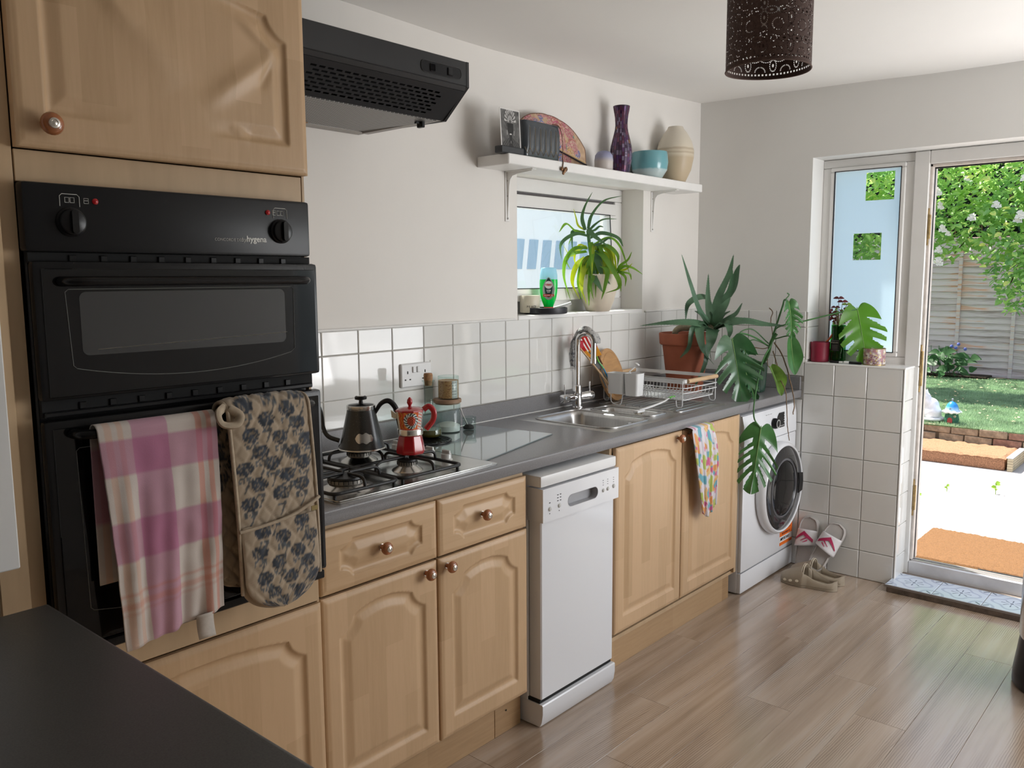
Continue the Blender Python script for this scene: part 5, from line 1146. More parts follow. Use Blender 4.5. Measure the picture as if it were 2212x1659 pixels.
l0 = [(x, y, zp+.0005) for x, y in rrect(1.80, -.505, 2.135, -.085, .03, 5)]; M().tube(l0+[l0[0], l0[1]], .0025, 6, cap=False).build('drainer_edge', steelb, t, 60)
ov = M().lathe([(.022, 0), (.022, .003), (.016, .004)], (1.5725, -.415, .868), 28, (-1, 0, .1)).build('overflow', chrome, t)
for k in range(3): a = k*2.094+.5; M().box(-.0035, -.0125, -.0002, .0035, -.004, .0012).build('overflow_hole', dark, None, 0, origin=(0, 0, 0)); o = bpy.data.objects['overflow_hole' if not k else 'overflow_hole.%03d' % k]; o.parent = ov; o.location = Vector((1.5680, -.415, .868))-wloc(ov); o.rotation_euler = (a, -PI/2+.1, 0); o.rotation_mode = 'XYZ'; o.matrix_local = Matrix.Translation(o.location) @ Matrix.Rotation(-PI/2, 4, 'Y') @ Matrix.Rotation(a, 4, 'Z')
for (x0, y0, x1, y1, r_, dp) in bw_: M().lathe([(.040, .001), (.038, .003), (.020, .0015), (.0001, .002)], ((x0+x1)/2, (y0+y1)/2, zp-dp), 30).build('waste', chrome, t)
# ---- tap
t = thing('mixer_tap', 'chrome swan-neck mixer tap with two lever handles behind the sink', 'tap', (1.648, -.087, zp))
tc_ = (1.648, -.087, zp)
M().lathe([(.027, 0), (.027, .004), (.022, .007), (.0215, .012), (.0205, .040), (.019, .045), (.0205, .060), (.019, .095), (.017, .100), (.0135, .102)], tc_, 36).build('tap_body', chrome, t, 40)
sp = [Vector((1.648, -.087, z)) for z in (1.00, 1.06, 1.12, 1.18)]+[Vector((1.648+.010*(1-math.cos(a)), -.087-.036*(1-math.cos(a)), 1.200+.036*math.sin(a))) for a in [PI*k/12 for k in range(1, 13)]]+[Vector((1.668, -.159, z)) for z in (1.17, 1.14, 1.118)]
M().tube(sp, .0125, 18).build('spout', chrome, t, 60)
M().lathe([(.0135, 0), (.0135, .020), (.0115, .021)], (1.668, -.159, 1.108), 24).build('aerator', chrome, t)
for sx in (-1, 1):
    a = Vector((sx, -.06*sx, 0)).normalized(); M().lathe([(.013, .012), (.016, .030), (.018, .034), (.018, .062), (.0195, .064), (.0195, .098), (.017, .100)], (1.648, -.087, .957), 28, a).build('handle', chrome, t, 40)
    c = Vector((1.648, -.087, .957))+a*.085; M().tube([c+Vector((0, 0, .015)), c+Vector((0, 0, .062))], .0038, 10).build('lever', chrome, t, 60)
# dish cloth draped over the tap neck
dcm, dn, db, dN, dL = newmat('dish_cloth'); sets(db, .9, sheen=.3); n = noi(dn, 55, 3, dist=1.5); r = ramp(dn, n.outputs[0], [(.42, (.20, .20, .22)), (.47, (.60, .59, .58)), (.7, (.68, .67, .65))]); dL.new(r.outputs[0], db.inputs['Base Color']); translucent(dcm, .3)
path = cr([(1.640, -.066, 1.085), (1.640, -.060, 1.13), (1.642, -.062, 1.18), (1.646, -.068, 1.215), (1.652, -.090, 1.252), (1.658, -.122, 1.265), (1.665, -.155, 1.252), (1.670, -.180, 1.218), (1.672, -.184, 1.195)], 6)
P = []
for i, p in enumerate(path):
    tt = i/(len(path)-1); w_ = .026+.010*math.sin(tt*9)-.006*tt; row = []
    for j in range(9):
        u = -1+j/4; sd = Vector((1, .05, 0)); fold = .010*math.cos(u*2.2)*(1 if tt < .5 else .6); dirn = Vector((-.3, .5, 0)) if tt < .35 else (Vector((0, 0, .5)) if tt < .75 else Vector((.2, -.6, 0)))
        row.append((p+sd*w_*u*.72+dirn*(fold-.004)+Vector((0, 0, -.012*abs(u)*(1 if .35 < tt < .8 else 0)+(.012*math.sin(u*3+1) if i == 0 else 0))))[:])
    P.append(row)
o = M().grid(P).build('dish_cloth', dcm, None, 70); o.modifiers.new('s', 'SOLIDIFY').thickness = .0018; tag(o, 'crumpled grey-white dish cloth draped over the tap neck', 'cloth')
# dish brush lying by the small bowl
t = thing('dish_brush', 'washing-up brush with white and green handle lying across the sink', 'brush', (1.79, -.42, zp))
hp = cr([(1.655, -.400, .928), (1.74, -.405, .934), (1.84, -.405, .944), (1.90, -.402, .955), (1.935, -.400, .956)], 5); n_ = len(hp); k_ = int(n_*.68)
M().tube(hp[:k_+1], [.0055+.0015*math.sin(i*.3) for i in range(k_+1)], 10, flat=.6).build('handle', whitep, t, 60)
M().tube(hp[k_:], .0068, 10, flat=.6).build('green_grip', pm('green_grip', (.16, .55, .10), .4), t, 60)
M().box(1.625, -.415, .920, 1.680, -.388, .930, .006).build('brush_head', whitep, t)
bq = M()
for k in range(70): x = R.uniform(1.628, 1.677); y = R.uniform(-.412, -.391); bq.tube([(x, y, .921), (x+R.uniform(-.004, .004), y+R.uniform(-.004, .004), .9115)], .0009, 3)
bq.build('bristles', pm('bristle', (.62, .56, .46), .8), t, 0)['kind'] = 'stuff'
# ---- dish rack
t = thing('dish_rack', 'white wire dish rack with pale wooden handles on the drainer', 'dish rack', (2.05, -.26, zp))
wire = pm('white_wire', (.74, .75, .76), .3); RX0, RX1, RY0, RY1 = 1.893, 2.188, -.478, -.045; zb = .945
lp = [(x, y) for x, y in rrect(RX0, RY0, RX1, RY1, .018, 4)]
q = M(); n = len(lp)
for i in range(n):
    a, b = lp[i], lp[(i+1) % n]
vs = [(x, y, z) for z in (1.022, 1.037) for x, y in lp]+[(x+(2.04-x)*.012, y+(-.26-y)*.012, z) for z in (1.022, 1.037) for x, y in lp]
fs = [(i, (i+1) % n, n+(i+1) % n, n+i) for i in range(n)]+[(2*n+i, 3*n+i, 3*n+(i+1) % n, 2*n+(i+1) % n) for i in range(n)]+[(n+i, n+(i+1) % n, 3*n+(i+1) % n, 3*n+i) for i in range(n)]+[(i, 2*n+i, 2*n+(i+1) % n, (i+1) % n) for i in range(n)]
q.add(vs, fs); q.build('top_rail', wire, t, 40)
for z in (1.000, .978): M().tube([(x, y, z) for x, y in lp+[lp[0]]], .0022, 8, cap=False).build('side_wire', wire, t, 60)
M().tube([(x, y, zb+.002) for x, y in rrect(RX0+.012, RY0+.012, RX1-.012, RY1-.012, .018, 4)+[(RX1-.012, RY1-.03)]], .0024, 8, cap=False).build('base_wire', wire, t, 60)
for k in range(22):
    y = RY0+.022+.0185*k; M().tube([(RX0+.001, y, .978), (RX0+.003, y, zb+.014), (RX0+.014, y, zb)]+[(RX1-.014, y, zb), (RX1-.003, y, zb+.014), (RX1-.001, y, .978)], .0016, 6).build('wire', wire, t, 60)
for k in range(13):
    y = RY1-.04-.0185*k*.8; M().tube(cr([(RX0+.055, y, zb), (RX0+.055, y, zb+.036), (RX0+.075, y-.004, zb+.046), (RX0+.095, y, zb+.036), (RX0+.105, y, zb)], 3), .0016, 6).build('plate_prong', wire, t, 60)
for (x, y) in ((RX0, RY0), (RX1, RY0), (RX0, RY1), (RX1, RY1)):
    sx = 1 if x == RX0 else -1; sy = 1 if y == RY0 else -1
    M().tube([(x, y+sy*.012, 1.03), (x, y+sy*.012, .925)]+cr([(x, y+sy*.012, .925), (x, y+sy*.018, .9165), (x, y+sy*.030, .9155), (x, y+sy*.040, .922), (x+sx*.002, y+sy*.044, zb)], 4), .0024, 8).build('leg', wire, t, 60)
whd = pm('pale_beech', (.56, .38, .22), .5, var=.12, scale=20, sc=(1, 6, 6))
for y in (RY0-.002, RY1+.002): M().tube([(RX0+.018, y, 1.030), (RX1-.018, y, 1.030)], .0095, 14).build('wooden_handle', whd, t, 40)
# cutlery holder hooked on the left rail
t = thing('cutlery_holder', 'white plastic two-compartment cutlery holder hung on the rack', 'holder', (1.80, -.22, .95))
def cup(q, x0, y0, x1, y1, z0, z1, r_, th=.0022, taper=.004):
    A = [(x, y, z1) for x, y in rrect(x0, y0, x1, y1, r_)]; B = [(x, y, z0) for x, y in rrect(x0+taper, y0+taper, x1-taper, y1-taper, r_)]; C_ = [(x, y, z1) for x, y in rrect(x0+th, y0+th, x1-th, y1-th, r_-th)]; D = [(x, y, z0+th) for x, y in rrect(x0+taper+th, y0+taper+th, x1-taper-th, y1-taper-th, r_-th)]; n = len(A)
    q.add(B+A+C_+D, [(i, (i+1) % n, n+(i+1) % n, n+i) for i in range(n)]+[(n+i, n+(i+1) % n, 2*n+(i+1) % n, 2*n+i) for i in range(n)]+[(2*n+i, 2*n+(i+1) % n, 3*n+(i+1) % n, 3*n+i) for i in range(n)]+[tuple(range(n-1, -1, -1)), tuple(3*n+i for i in range(n))])
    return q
cup(M(), 1.782, -.308, 1.846, -.236, .962, 1.060, .012).build('compartment', whitep, t, 40); cup(M(), 1.775, -.234, 1.840, -.150, .966, 1.058, .012).build('compartment', whitep, t, 40)
M().box(1.842, -.26, 1.048, 1.895, -.19, 1.052, .001).box(1.889, -.26, 1.036, 1.894, -.19, 1.052).build('rail_hook', whitep, t)
M().tube(cr([(1.80, -.16, .966), (1.795, -.165, .93), (1.80, -.185, .9165), (1.81, -.205, .9175), (1.812, -.215, .966)], 4), .002, 8).build('wire_foot', wire, t, 60)
OFF = Vector((.05, .030, 0))
def up(p): return Vector(p)+OFF
# striped slotted turner
t = thing('slotted_turner', 'slotted turner coloured red, orange, green and blue standing in the holder', 'turner', up((1.74, -.19, 1.0)))
spb = vcm('turner_print', .35)
P = []; cols = []; U = Vector((.74, -.62, .25)).normalized()
ctr = [up((1.660, -.100, 1.225)), up((1.672, -.113, 1.19)), up((1.686, -.128, 1.155)), up((1.700, -.145, 1.128))]; sp = cr(ctr, 8); ud = Vector((.30, -.34, .10)).normalized()
q = M(); N_ = len(sp)
slots = [(-.45, .15, .72), (.20, .10, .80)]
nx = 24
for i, p in enumerate(sp):
    tt = i/(N_-1); w_ = .037*(1-.32*tt**2)
    for j in range(nx+1):
        u = -1+2*j/nx; P.append((p+Vector((.62, -.70, .33)).normalized()*w_*u)[:]); cols.append((.62, .025, .02) if tt < .62 else (.78, .33, .03))
fs = []
for i in range(N_-1):
    for j in range(nx):
        u = -1+2*(j+.5)/nx; tt = (i+.5)/(N_-1)
        if .12 < tt < .78 and (abs(u+.42) < .10 or abs(u-.0) < .10 or abs(u-.42) < .10): continue
        fs.append((i*(nx+1)+j, i*(nx+1)+j+1, (i+1)*(nx+1)+j+1, (i+1)*(nx+1)+j))
q.v = P; q.f = fs; q.m = [0]*len(fs); o = q.build('blade', spb, t, 60, cols=np.array(cols)); o.modifiers.new('s', 'SOLIDIFY').thickness = .002
hd = [up(p) for p in ((1.700, -.145, 1.13), (1.709, -.152, 1.105), (1.722, -.168, 1.075), (1.735, -.185, 1.03), (1.742, -.192, .985))]; hs = cr(hd, 8); hc = [(.20, .55, .05), (.15, .6, .25), (.02, .25, .55), (.02, .2, .5)]
for k in range(4): a = k*8; M().tube(hs[a:a+9], [.0060, .0058, .0055, .0055, .0056, .0058, .006, .0062, .0064], 10, flat=.6).build('handle_section', pm('handle_col%d' % k, hc[k], .35), t, 60)
def utensil(name, lab, cat, a, b, w_, m1, m2, kf=.45, handle=.005):
    t = thing(name, lab, cat, up(b)); a, b = up(a), up(b); d = b-a; s_ = Vector((.66, -.75, 0)); h = a+d*kf
    M().add([tuple(h-s_*w_*.5), tuple(h+s_*w_*.5), tuple(a+s_*w_*.35+d*.06), tuple(a+s_*w_*.05), tuple(a-s_*w_*.4+d*.10)], [(0, 1, 2, 3, 4)]).build('blade', m1, t, 0).modifiers.new('s', 'SOLIDIFY').thickness = .0022
    M().tube([h-d*.03, h+d*.2, b], [handle, handle*1.1, handle], 8, flat=.6).build('handle', m2, t, 60)
gk_ = pm('grey_nylon', (.20, .21, .22), .5); dkw = pm('dark_wood', (.12, .045, .025), .4)
utensil('kitchen_knife', 'wide grey-bladed knife standing in the holder', 'knife', (1.678, -.119, 1.158), (1.730, -.180, .99), .030, gk_, gk_, .5)
utensil('kitchen_knife', 'narrow grey knife between the wide blade and the turner', 'knife', (1.690, -.132, 1.165), (1.738, -.188, .99), .014, gk_, gk_, .55)
utensil('wooden_spoon', 'dark brown wooden spatula behind the turner in the holder', 'spatula', (1.700, -.140, 1.150), (1.742, -.192, .99), .020, dkw, whd, .35)
t = thing('white_spoon', 'small white plastic spoon sticking out of the right compartment', 'spoon', (1.80, -.25, 1.0))
M().tube([(1.800, -.262, .985), (1.818, -.245, 1.065), (1.832, -.262, 1.085)], [.003, .003, .004], 8, flat=.6).build('handle', whitep, t, 60); o = M().ball((1.840, -.270, 1.096), .012, 12, .5, (.3, -.3, .8)).build('spoon_bowl', whitep, t)
t = thing('red_spatula', 'dark red silicone spatula tip left of the tap', 'spatula', up((1.638, -.076, 1.18)))
M().box(1.688-.026, -.052-.02, 1.165, 1.688+.026, -.046-.02, 1.20, .0028).build('blade', pm('crimson_silicone', (.42, .01, .03), .4), t); M().tube([(1.688, -.069, 1.17), (1.74, -.12, 1.08), (1.79, -.17, .99)], .004, 8).build('handle', whd, t, 60)
# round wooden board leaning on the splashback
t = thing('round_board', 'round wooden bread board leaning on the tiles behind the tap', 'bread board', (1.93, -.07, WT))
ax = Vector((.20, -.93, .26)).normalized(); bwood = pm('board_wood', (.48, .27, .12), .5, var=.16, scale=8, sc=(1, 1, 7))
M().lathe([(.1175, -.009), (.1235, -.006), (.1235, .006), (.1175, .009), (.108, .0092), (.106, .007), (.103, .007), (.101, .0092), (.0001, .0092)], (1.928, -.075, WT+.1215), 64, ax).build('board', bwood, t, 30)
# ---- pots at the far end of the worktop
t = thing('terracotta_pot', 'large terracotta pot holding the big aloe in the worktop corner', 'pot', (2.36, -.215, WT))
tp = (2.372, -.205, WT)
M().lathe([(.078, 0), (.083, .004), (.112, .235), (.113, .238), (.121, .240), (.126, .245), (.130, .292), (.127, .297), (.118, .297), (.113, .270), (.10, .262)], tp, 56, cap=False).lathe([(.0001, .002), (.078, .002)], tp, 40, cap=False).build('pot_body', terrac, t, 40)
M().lathe([(.105, .266), (.05, .272), (.0001, .270)], tp, 30).build('soil', soil, t)
t = thing('glass_tumbler', 'clear glass tumbler standing behind the green pot', 'glass', (2.74, -.40, WT)); M().lathe([(.024, 0), (.028, .003), (.033, .10), (.0322, .10), (.027, .006)], (2.735, -.405, WT), 32, cap=False).build('glass_body', thin, t, 60)
t = thing('ribbed_planter', 'dark green ribbed glazed planter holding the monstera', 'planter', (2.62, -.44, WT))
gp_ = (2.628, -.435, WT); P = []
for (r_, z) in ((.056, 0), (.062, .003), (.064, .02), (.072, .135), (.074, .142), (.071, .144), (.067, .130), (.060, .125)):
    P.append([((gp_[0]+(r_+(.0016*math.cos(44*2*PI*j/176) if .01 < z < .14 else 0))*math.cos(2*PI*j/176)), gp_[1]+(r_+(.0016*math.cos(44*2*PI*j/176) if .01 < z < .14 else 0))*math.sin(2*PI*j/176), gp_[2]+z) for j in range(176)])
M().grid(P, wrap=True).build('pot_body', pm('green_glaze', (.018, .055, .035), .15, coat=.6), t, 60)
M().lathe([(.067, .126), (.0001, .13)], gp_, 30).build('soil', soil, t)
# ---- plants
def leafmat(name, c, var=.25, trl=.2, rough=.4, sc=(1, 1, 1), spec=.5, tc_=None):
    m, nt, b, N, L = newmat(name); sets(b, rough, spec=spec); n = noi(nt, 16, 3, sc); r = ramp(nt, n.outputs[0], [(.3, tuple(x*(1-var) for x in c)), (.7, tuple(x*(1+var) for x in c))]); L.new(r.outputs[0], b.inputs['Base Color']); translucent(m, trl, tc_); return m
def aloe_leaf(pts, w, th=.22, teeth=.0022, pitch=.011, tw=0, n=9, wf=.53):
    C_ = cr(pts, n); N_ = len(C_); q = M(); root, tip = C_[0], C_[-1]; out = (tip-root); out.z = 0
    out = out.normalized() if out.length > 1e-4 else Vector((1, 0, 0)); upv = (Vector((0, 0, .8))-out*.5+Vector((-.75, -.66, .15))*1.0).normalized(); rows = []; L_ = 0; edg = []
    for i, p in enumerate(C_):
        tg = (C_[min(i+1, N_-1)]-C_[max(i-1, 0)]).normalized(); sd = tg.cross(upv)
        sd = sd.normalized() if sd.length > .15 else tg.cross(out).normalized()
        if rows and sd.dot(psd) < 0: sd = -sd
        psd = sd; nn = sd.cross(tg).normalized(); t_ = i/(N_-1); ww = w*wf*(1-t_**1.9)**.9*(.80+.35*min(1, t_*5))+.0006; hh = max(ww*th*2, .0008)
        rows.append([(p+sd*ww*a+nn*hh*b)[:] for a, b in ((-1, .22), (-.5, -.28), (0, -.42), (.5, -.28), (1, .22), (.5, .0), (0, -.02), (-.5, .0))]); edg.append((p-sd*ww+nn*hh*.22, p+sd*ww+nn*hh*.22, tg, sd))
    q.grid(rows, wrap=True)
    if teeth:
        acc = 0
        for i in range(len(edg)-1):
            seg = (edg[i+1][0]-edg[i][0]).length
            k = max(1, int(round(seg/pitch)))
            for j in range(k):
                f = j/k
                for s_ in (0, 1):
                    p = edg[i][s_].lerp(edg[i+1][s_], f); tg, sd = edg[i][2], edg[i][3]*(1 if s_ else -1); q.add([(p-tg*teeth*.8)[:], (p+tg*teeth*.8)[:], (p+sd*teeth*1.2+tg*teeth*.6)[:]], [(0, 1, 2)])
    return q
am = leafmat('aloe_skin', (.075, .155, .085), .25, .06, .40)
t = thing('large_aloe', 'big sprawling aloe with toothed grey-green leaves in the terracotta pot', 'plant', (2.36, -.215, WT+.27))
tr = cr([(2.365, -.19, 1.175), (2.297, -.187, 1.204), (2.313, -.205, 1.230), (2.335, -.255, 1.233), (2.350, -.315, 1.234), (2.374, -.350, 1.236)], 6)
M().tube(tr, [.010+.006*min(1, i/12) for i in range(len(tr))], 12).build('stem', pm('aloe_stem', (.30, .25, .17), .7, var=.3, scale=50, bmp=.3, bs=90), t, 60)
for w_, pts in ALOE: aloe_leaf(pts, w_).build('leaf', am, t, 60)
for k in range(9): # withered stumps and small inner leaves round the crown
    a = k*.7; c = Vector((2.372, -.347, 1.238)); d = Vector((math.cos(a), math.sin(a), .9 if k % 2 else .2)); aloe_leaf([c, c+d*.03, c+d*.055+Vector((0, 0, .01)), c+d*.085], .024).build('leaf', am, t, 60)
# aloe in the small window
wg = [leafmat('window_aloe_grey', (.13, .25, .13), .2, .45, .45, tc_=(.26, .46, .18)), leafmat('window_aloe_backlit_green', (.20, .36, .07), .25, .55, .45, tc_=(.50, .75, .10)), leafmat('window_aloe_backlit_lime', (.42, .50, .07), .3, .6, .45, tc_=(.80, .85, .10))]  # green and lime tints carry the backlight on the lower leaves
pot = thing('cream_pot', 'rounded cream ceramic pot on the small window sill', 'pot', (1.95, .02, WZ0))
pc = (1.947, .018, WZ0+.002)
M().lathe([(.050, 0), (.056, .003), (.074, .05), (.086, .10), (.0905, .145), (.0895, .168), (.087, .171), (.084, .168), (.083, .150)], pc, 56, cap=False).lathe([(.0001, .0015), (.05, .0015)], pc, 30, cap=False).build('pot_body', pm('cream_glaze', (.66, .58, .47), .35, var=.03, scale=20), pot, 60)
M().lathe([(.084, .152), (.0001, .156)], pc, 30).build('soil', soil, pot)
t = thing('window_aloe', 'bright spiky candelabra aloe spilling out of the cream pot', 'plant', (1.95, .02, WZ0+.155))
def clampw(p):
    x, y, z = p
    return (x, min(y, .095+.02*math.tanh(max(0, y-.095)*8)) if x > 1.6 else min(y, .10), z)
for i, (w_, pts) in enumerate(ALOEW):
    m_ = wg[0] if i in (0, 1, 2, 3, 7, 8, 9, 10, 12, 24, 25) else (wg[2] if i in (4, 13, 15, 19, 21, 31, 28) else wg[1])
    aloe_leaf([clampw(p) for p in pts], w_*.92, .22, .0014, .0075, n=7).build('leaf', m_, t, 60)
for k in range(34):
    c = Vector((1.93, .02, 1.50+.05*(k % 3))); a = R.uniform(PI*.75, PI*2.1); L_ = R.uniform(.07, .14); d = Vector((math.cos(a), math.sin(a)*.8, 0))
    pts = [c, c+d*L_*.35+Vector((0, 0, .02)), c+d*L_*.7+Vector((0, 0, -.02)), c+d*L_*.85+Vector((0, 0, -.06-R.uniform(0, .07)))]
    aloe_leaf([clampw(p) for p in pts], R.uniform(.012, .020), .22, .0012, .008, n=5).build('leaf', wg[R.choice((1, 1, 2))], t, 60)
M().tube(cr([(1.935, .025, 1.47), (1.922, .036, 1.545), (1.915, .044, 1.614), (1.908, .050, 1.69)], 5), .008, 10).build('stem', wg[0], t, 60); M().tube(cr([(1.975, .0, 1.475), (1.994, -.030, 1.492), (2.003, -.048, 1.509)], 5), .006, 8).build('stem', wg[1], t, 60)
# monstera
def monstera(A, T, Nv, w_, m, parent, fold=.25, droop=.15, lobes=6, flipcurl=0, cutdepth=.30, seed=0, gap=.14, sweep=.22):
    A, T = Vector(A), Vector(T); d = T-A; L_ = d.length; ty = d.normalized(); nz = Vector(Nv); nz = (nz-ty*nz.dot(ty)).normalized(); tx = ty.cross(nz); rr_ = random.Random(seed); q = M()
    NV, NS = 72, 11
    def pt(sg, s_, v):
        # heart-shaped half width, rows sweep toward the tip
        vv = v; hw = w_*.5*max(.012, math.sin(PI*min(1, vv)**.72)**.60)*(1.06-.28*vv)
        yy = vv*L_*.88+s_**1.3*L_*sweep*min(1, vv*4)*(1-vv*.35)-.13*L_*math.sin(min(1, s_*1.25)*PI/2)*max(0, 1-vv/.22)**1.0*(1 if vv > 0 else .0)
        x = sg*hw*s_; z = abs(x)*fold-droop*L_*(yy/L_)**2-flipcurl*s_*s_*hw+.006*math.sin(vv*lobes*2*PI)*s_
        return (A+tx*x+ty*yy+nz*z)[:]
    for sg in (-1, 1):
        off = rr_.uniform(-.05, .05); idx = {}; vs = []; fs = []
        for i in range(NV+1):
            for j in range(NS+1): vs.append(pt(sg, j/NS, i/NV))
        for i in range(NV):
            v = (i+.5)/NV
            for j in range(NS):
                s_ = (j+.5)/NS; ph = ((v-.16+off*.3)*lobes/.80) % 1.0; inc = .16 < v < .93
                gw = gap+.30*max(0, s_-cutdepth)/(1-cutdepth)
                if inc and s_ > cutdepth+.06*math.sin(v*23+seed) and ph < gw and (s_ < .97 or True): continue
                fs.append((i*(NS+1)+j, i*(NS+1)+j+1, (i+1)*(NS+1)+j+1, (i+1)*(NS+1)+j) if sg > 0 else (i*(NS+1)+j, (i+1)*(NS+1)+j, (i+1)*(NS+1)+j+1, i*(NS+1)+j+1))
        q.add(vs, fs)
    o = q.build('leaf', m, parent, 70)
    rib = [A+ty*(-.01)+nz*.0012]+[Vector(pt(1, 0.0, k/10))+nz*.0012 for k in range(11)]; M().tube(rib, [.0022*(1-.07*k) for k in range(12)], 6).build('midrib', mrib, o, 60)
    return o
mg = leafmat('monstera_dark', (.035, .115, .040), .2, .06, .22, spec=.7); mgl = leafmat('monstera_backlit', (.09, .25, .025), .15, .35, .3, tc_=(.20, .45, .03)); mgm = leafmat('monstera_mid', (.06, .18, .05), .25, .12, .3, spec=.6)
mrib = pm('monstera_rib', (.22, .36, .12), .4)
t = thing('monstera', 'rambling monstera with split leaves and aerial roots in the green planter', 'plant', (2.63, -.44, WT+.13))
CAMV = Vector((-.75, -.66, .15))
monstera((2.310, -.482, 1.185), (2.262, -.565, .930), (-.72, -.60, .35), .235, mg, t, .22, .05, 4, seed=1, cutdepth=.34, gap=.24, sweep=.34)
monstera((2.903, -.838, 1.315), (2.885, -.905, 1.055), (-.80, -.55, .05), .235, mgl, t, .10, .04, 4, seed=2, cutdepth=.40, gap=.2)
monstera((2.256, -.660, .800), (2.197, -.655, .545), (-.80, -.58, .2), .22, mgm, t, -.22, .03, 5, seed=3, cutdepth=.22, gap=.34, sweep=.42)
monstera((2.650, -.600, 1.350), (2.640, -.650, 1.175), (-.45, -.85, .1), .11, mgm, t, .9, .25, 5, seed=4, flipcurl=.5)
monstera((2.635, -.625, 1.170), (2.610, -.655, 1.010), (-.60, -.75, .1), .085, mgm, t, .55, -.05, 1, seed=5, cutdepth=2)
monstera((2.503, -.587, 1.046), (2.530, -.640, .918), (-.5, -.7, .5), .075, leafmat('monstera_yellowing', (.12, .22, .035), .5, .15, .4), t, .9, .1, 1, seed=6, cutdepth=2)
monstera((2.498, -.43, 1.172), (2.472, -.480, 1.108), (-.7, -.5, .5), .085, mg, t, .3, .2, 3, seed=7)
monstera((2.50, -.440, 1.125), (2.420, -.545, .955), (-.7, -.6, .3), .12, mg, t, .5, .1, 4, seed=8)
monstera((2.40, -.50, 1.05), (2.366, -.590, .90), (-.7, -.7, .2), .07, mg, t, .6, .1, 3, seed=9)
for pts, r_ in (([(2.634, -.46, 1.03), (2.628, -.501, 1.069), (2.639, -.514, 1.112), (2.646, -.522, 1.161), (2.661, -.54, 1.198)], .0085), ([(2.646, -.522, 1.168), (2.665, -.544, 1.229), (2.753, -.640, 1.259), (2.845, -.765, 1.298), (2.903, -.838, 1.315)], .0038),
      ([(2.599, -.544, 1.147), (2.43, -.579, 1.083), (2.298, -.611, .957), (2.238, -.633, .852), (2.256, -.658, .80)], .0035), ([(2.648, -.524, 1.174), (2.664, -.543, 1.259), (2.679, -.559, 1.333), (2.684, -.566, 1.363), (2.650, -.60, 1.352)], .0048),
      ([(2.643, -.518, 1.131), (2.498, -.506, 1.187), (2.370, -.493, 1.213), (2.310, -.482, 1.187)], .004), ([(2.64, -.51, 1.15), (2.57, -.46, 1.22), (2.50, -.43, 1.21), (2.498, -.43, 1.175)], .003), ([(2.64, -.51, 1.14), (2.57, -.46, 1.17), (2.50, -.44, 1.128)], .003), ([(2.684, -.566, 1.36), (2.70, -.58, 1.385), (2.69, -.575, 1.395)], .003), ([(2.64, -.53, 1.17), (2.66, -.60, 1.19), (2.637, -.623, 1.17)], .003)):
    M().tube(cr(pts, 6), r_, 8).build('petiole', mgm, t, 60)
rootm = pm('aerial_root', (.20, .13, .075), .7, var=.35, scale=60)
for pts, r_ in (([(2.636, -.511, 1.324), (2.647, -.523, 1.302), (2.642, -.517, 1.272), (2.647, -.523, 1.211), (2.654, -.531, 1.161)], .0026), ([(2.654, -.532, 1.155), (2.632, -.582, 1.104), (2.605, -.627, 1.024), (2.55, -.686, .901), (2.529, -.692, .83)], .0036),
      ([(2.653, -.53, 1.112), (2.588, -.577, 1.058), (2.534, -.622, .994), (2.485, -.673, .931), (2.492, -.681, .794), (2.5, -.69, .71)], .0030), ([(2.635, -.51, 1.081), (2.589, -.533, 1.049), (2.502, -.585, 1.046)], .0024), ([(2.562, -.426, 1.119), (2.586, -.454, 1.131), (2.618, -.491, 1.125), (2.639, -.514, 1.131)], .003)):
    c = cr(pts, 7); M().tube([p+Vector((R.uniform(-.0012, .0012), R.uniform(-.0012, .0012), 0)) for p in c], [r_*(1-.35*i/len(c)) for i in range(len(c))], 7).build('aerial_root', rootm, t, 60)
# ---- things on the ledge under the sidelight
t = thing('red_planter', 'small dark red pot with a folding tool in it on the tiled ledge', 'pot', (2.905, -.662, 1.051))
M().lathe([(.040, 0), (.0435, .003), (.0465, .096), (.0455, .099), (.0435, .097), (.0415, .075), (.0001, .074)], (2.905, -.664, 1.0505), 44).build('pot_body', pm('crimson_glaze', (.27, .018, .045), .45, var=.1, scale=40), t, 40)
t = thing('pruning_knife', 'orange-brown handled pruning knife leaning in the red pot', 'knife', (2.905, -.69, 1.14))
M().tube(cr([(2.90, -.688, 1.146), (2.905, -.705, 1.162), (2.91, -.722, 1.190), (2.912, -.733, 1.214)], 5), [.004, .006, .007, .008, .008, .008, .009, .009, .0095, .0095, .0095, .0095, .009, .008, .006, .004][:16], 10, flat=.6).build('handle', pm('orange_handle', (.45, .085, .02), .3), t, 60)
M().tube([(2.893, -.662, 1.128), (2.898, -.680, 1.142), (2.90, -.695, 1.150), (2.90, -.708, 1.147)], .0055, 8, flat=.6).build('blade_guard', blackp, t, 60); M().ball((2.905, -.728, 1.205), .0035, 8).build('rivet', brass, t)
t = thing('cut_bottle_planter', 'cut green glass bottle with label and red seedlings on the ledge', 'bottle planter', (2.925, -.742, 1.051))
bc_ = (2.926, -.744, 1.0505)
M().lathe([(.034, 0), (.037, .003), (.0375, .012), (.0372, .105), (.0350, .118), (.0335, .125), (.0335, .185), (.0315, .185), (.032, .12), (.0352, .10), (.035, .006), (.0001, .005)], bc_, 44, cap=False).build('glass_body', archglass('bottle_green', (.22, .78, .30), .03), t, 60)
M().lathe([(.0345, .006), (.0348, .10), (.0001, .10)], bc_, 30).build('water_and_roots', archglass('green_water', (.25, .75, .35), .1), t, 60)
M().lathe([(.020, .02), (.026, .10), (.030, .118), (.0305, .178), (.0001, .183)], bc_, 26).build('compost', pm('mossy_compost', (.02, .07, .02), .9, var=.5, scale=120), t, 60)
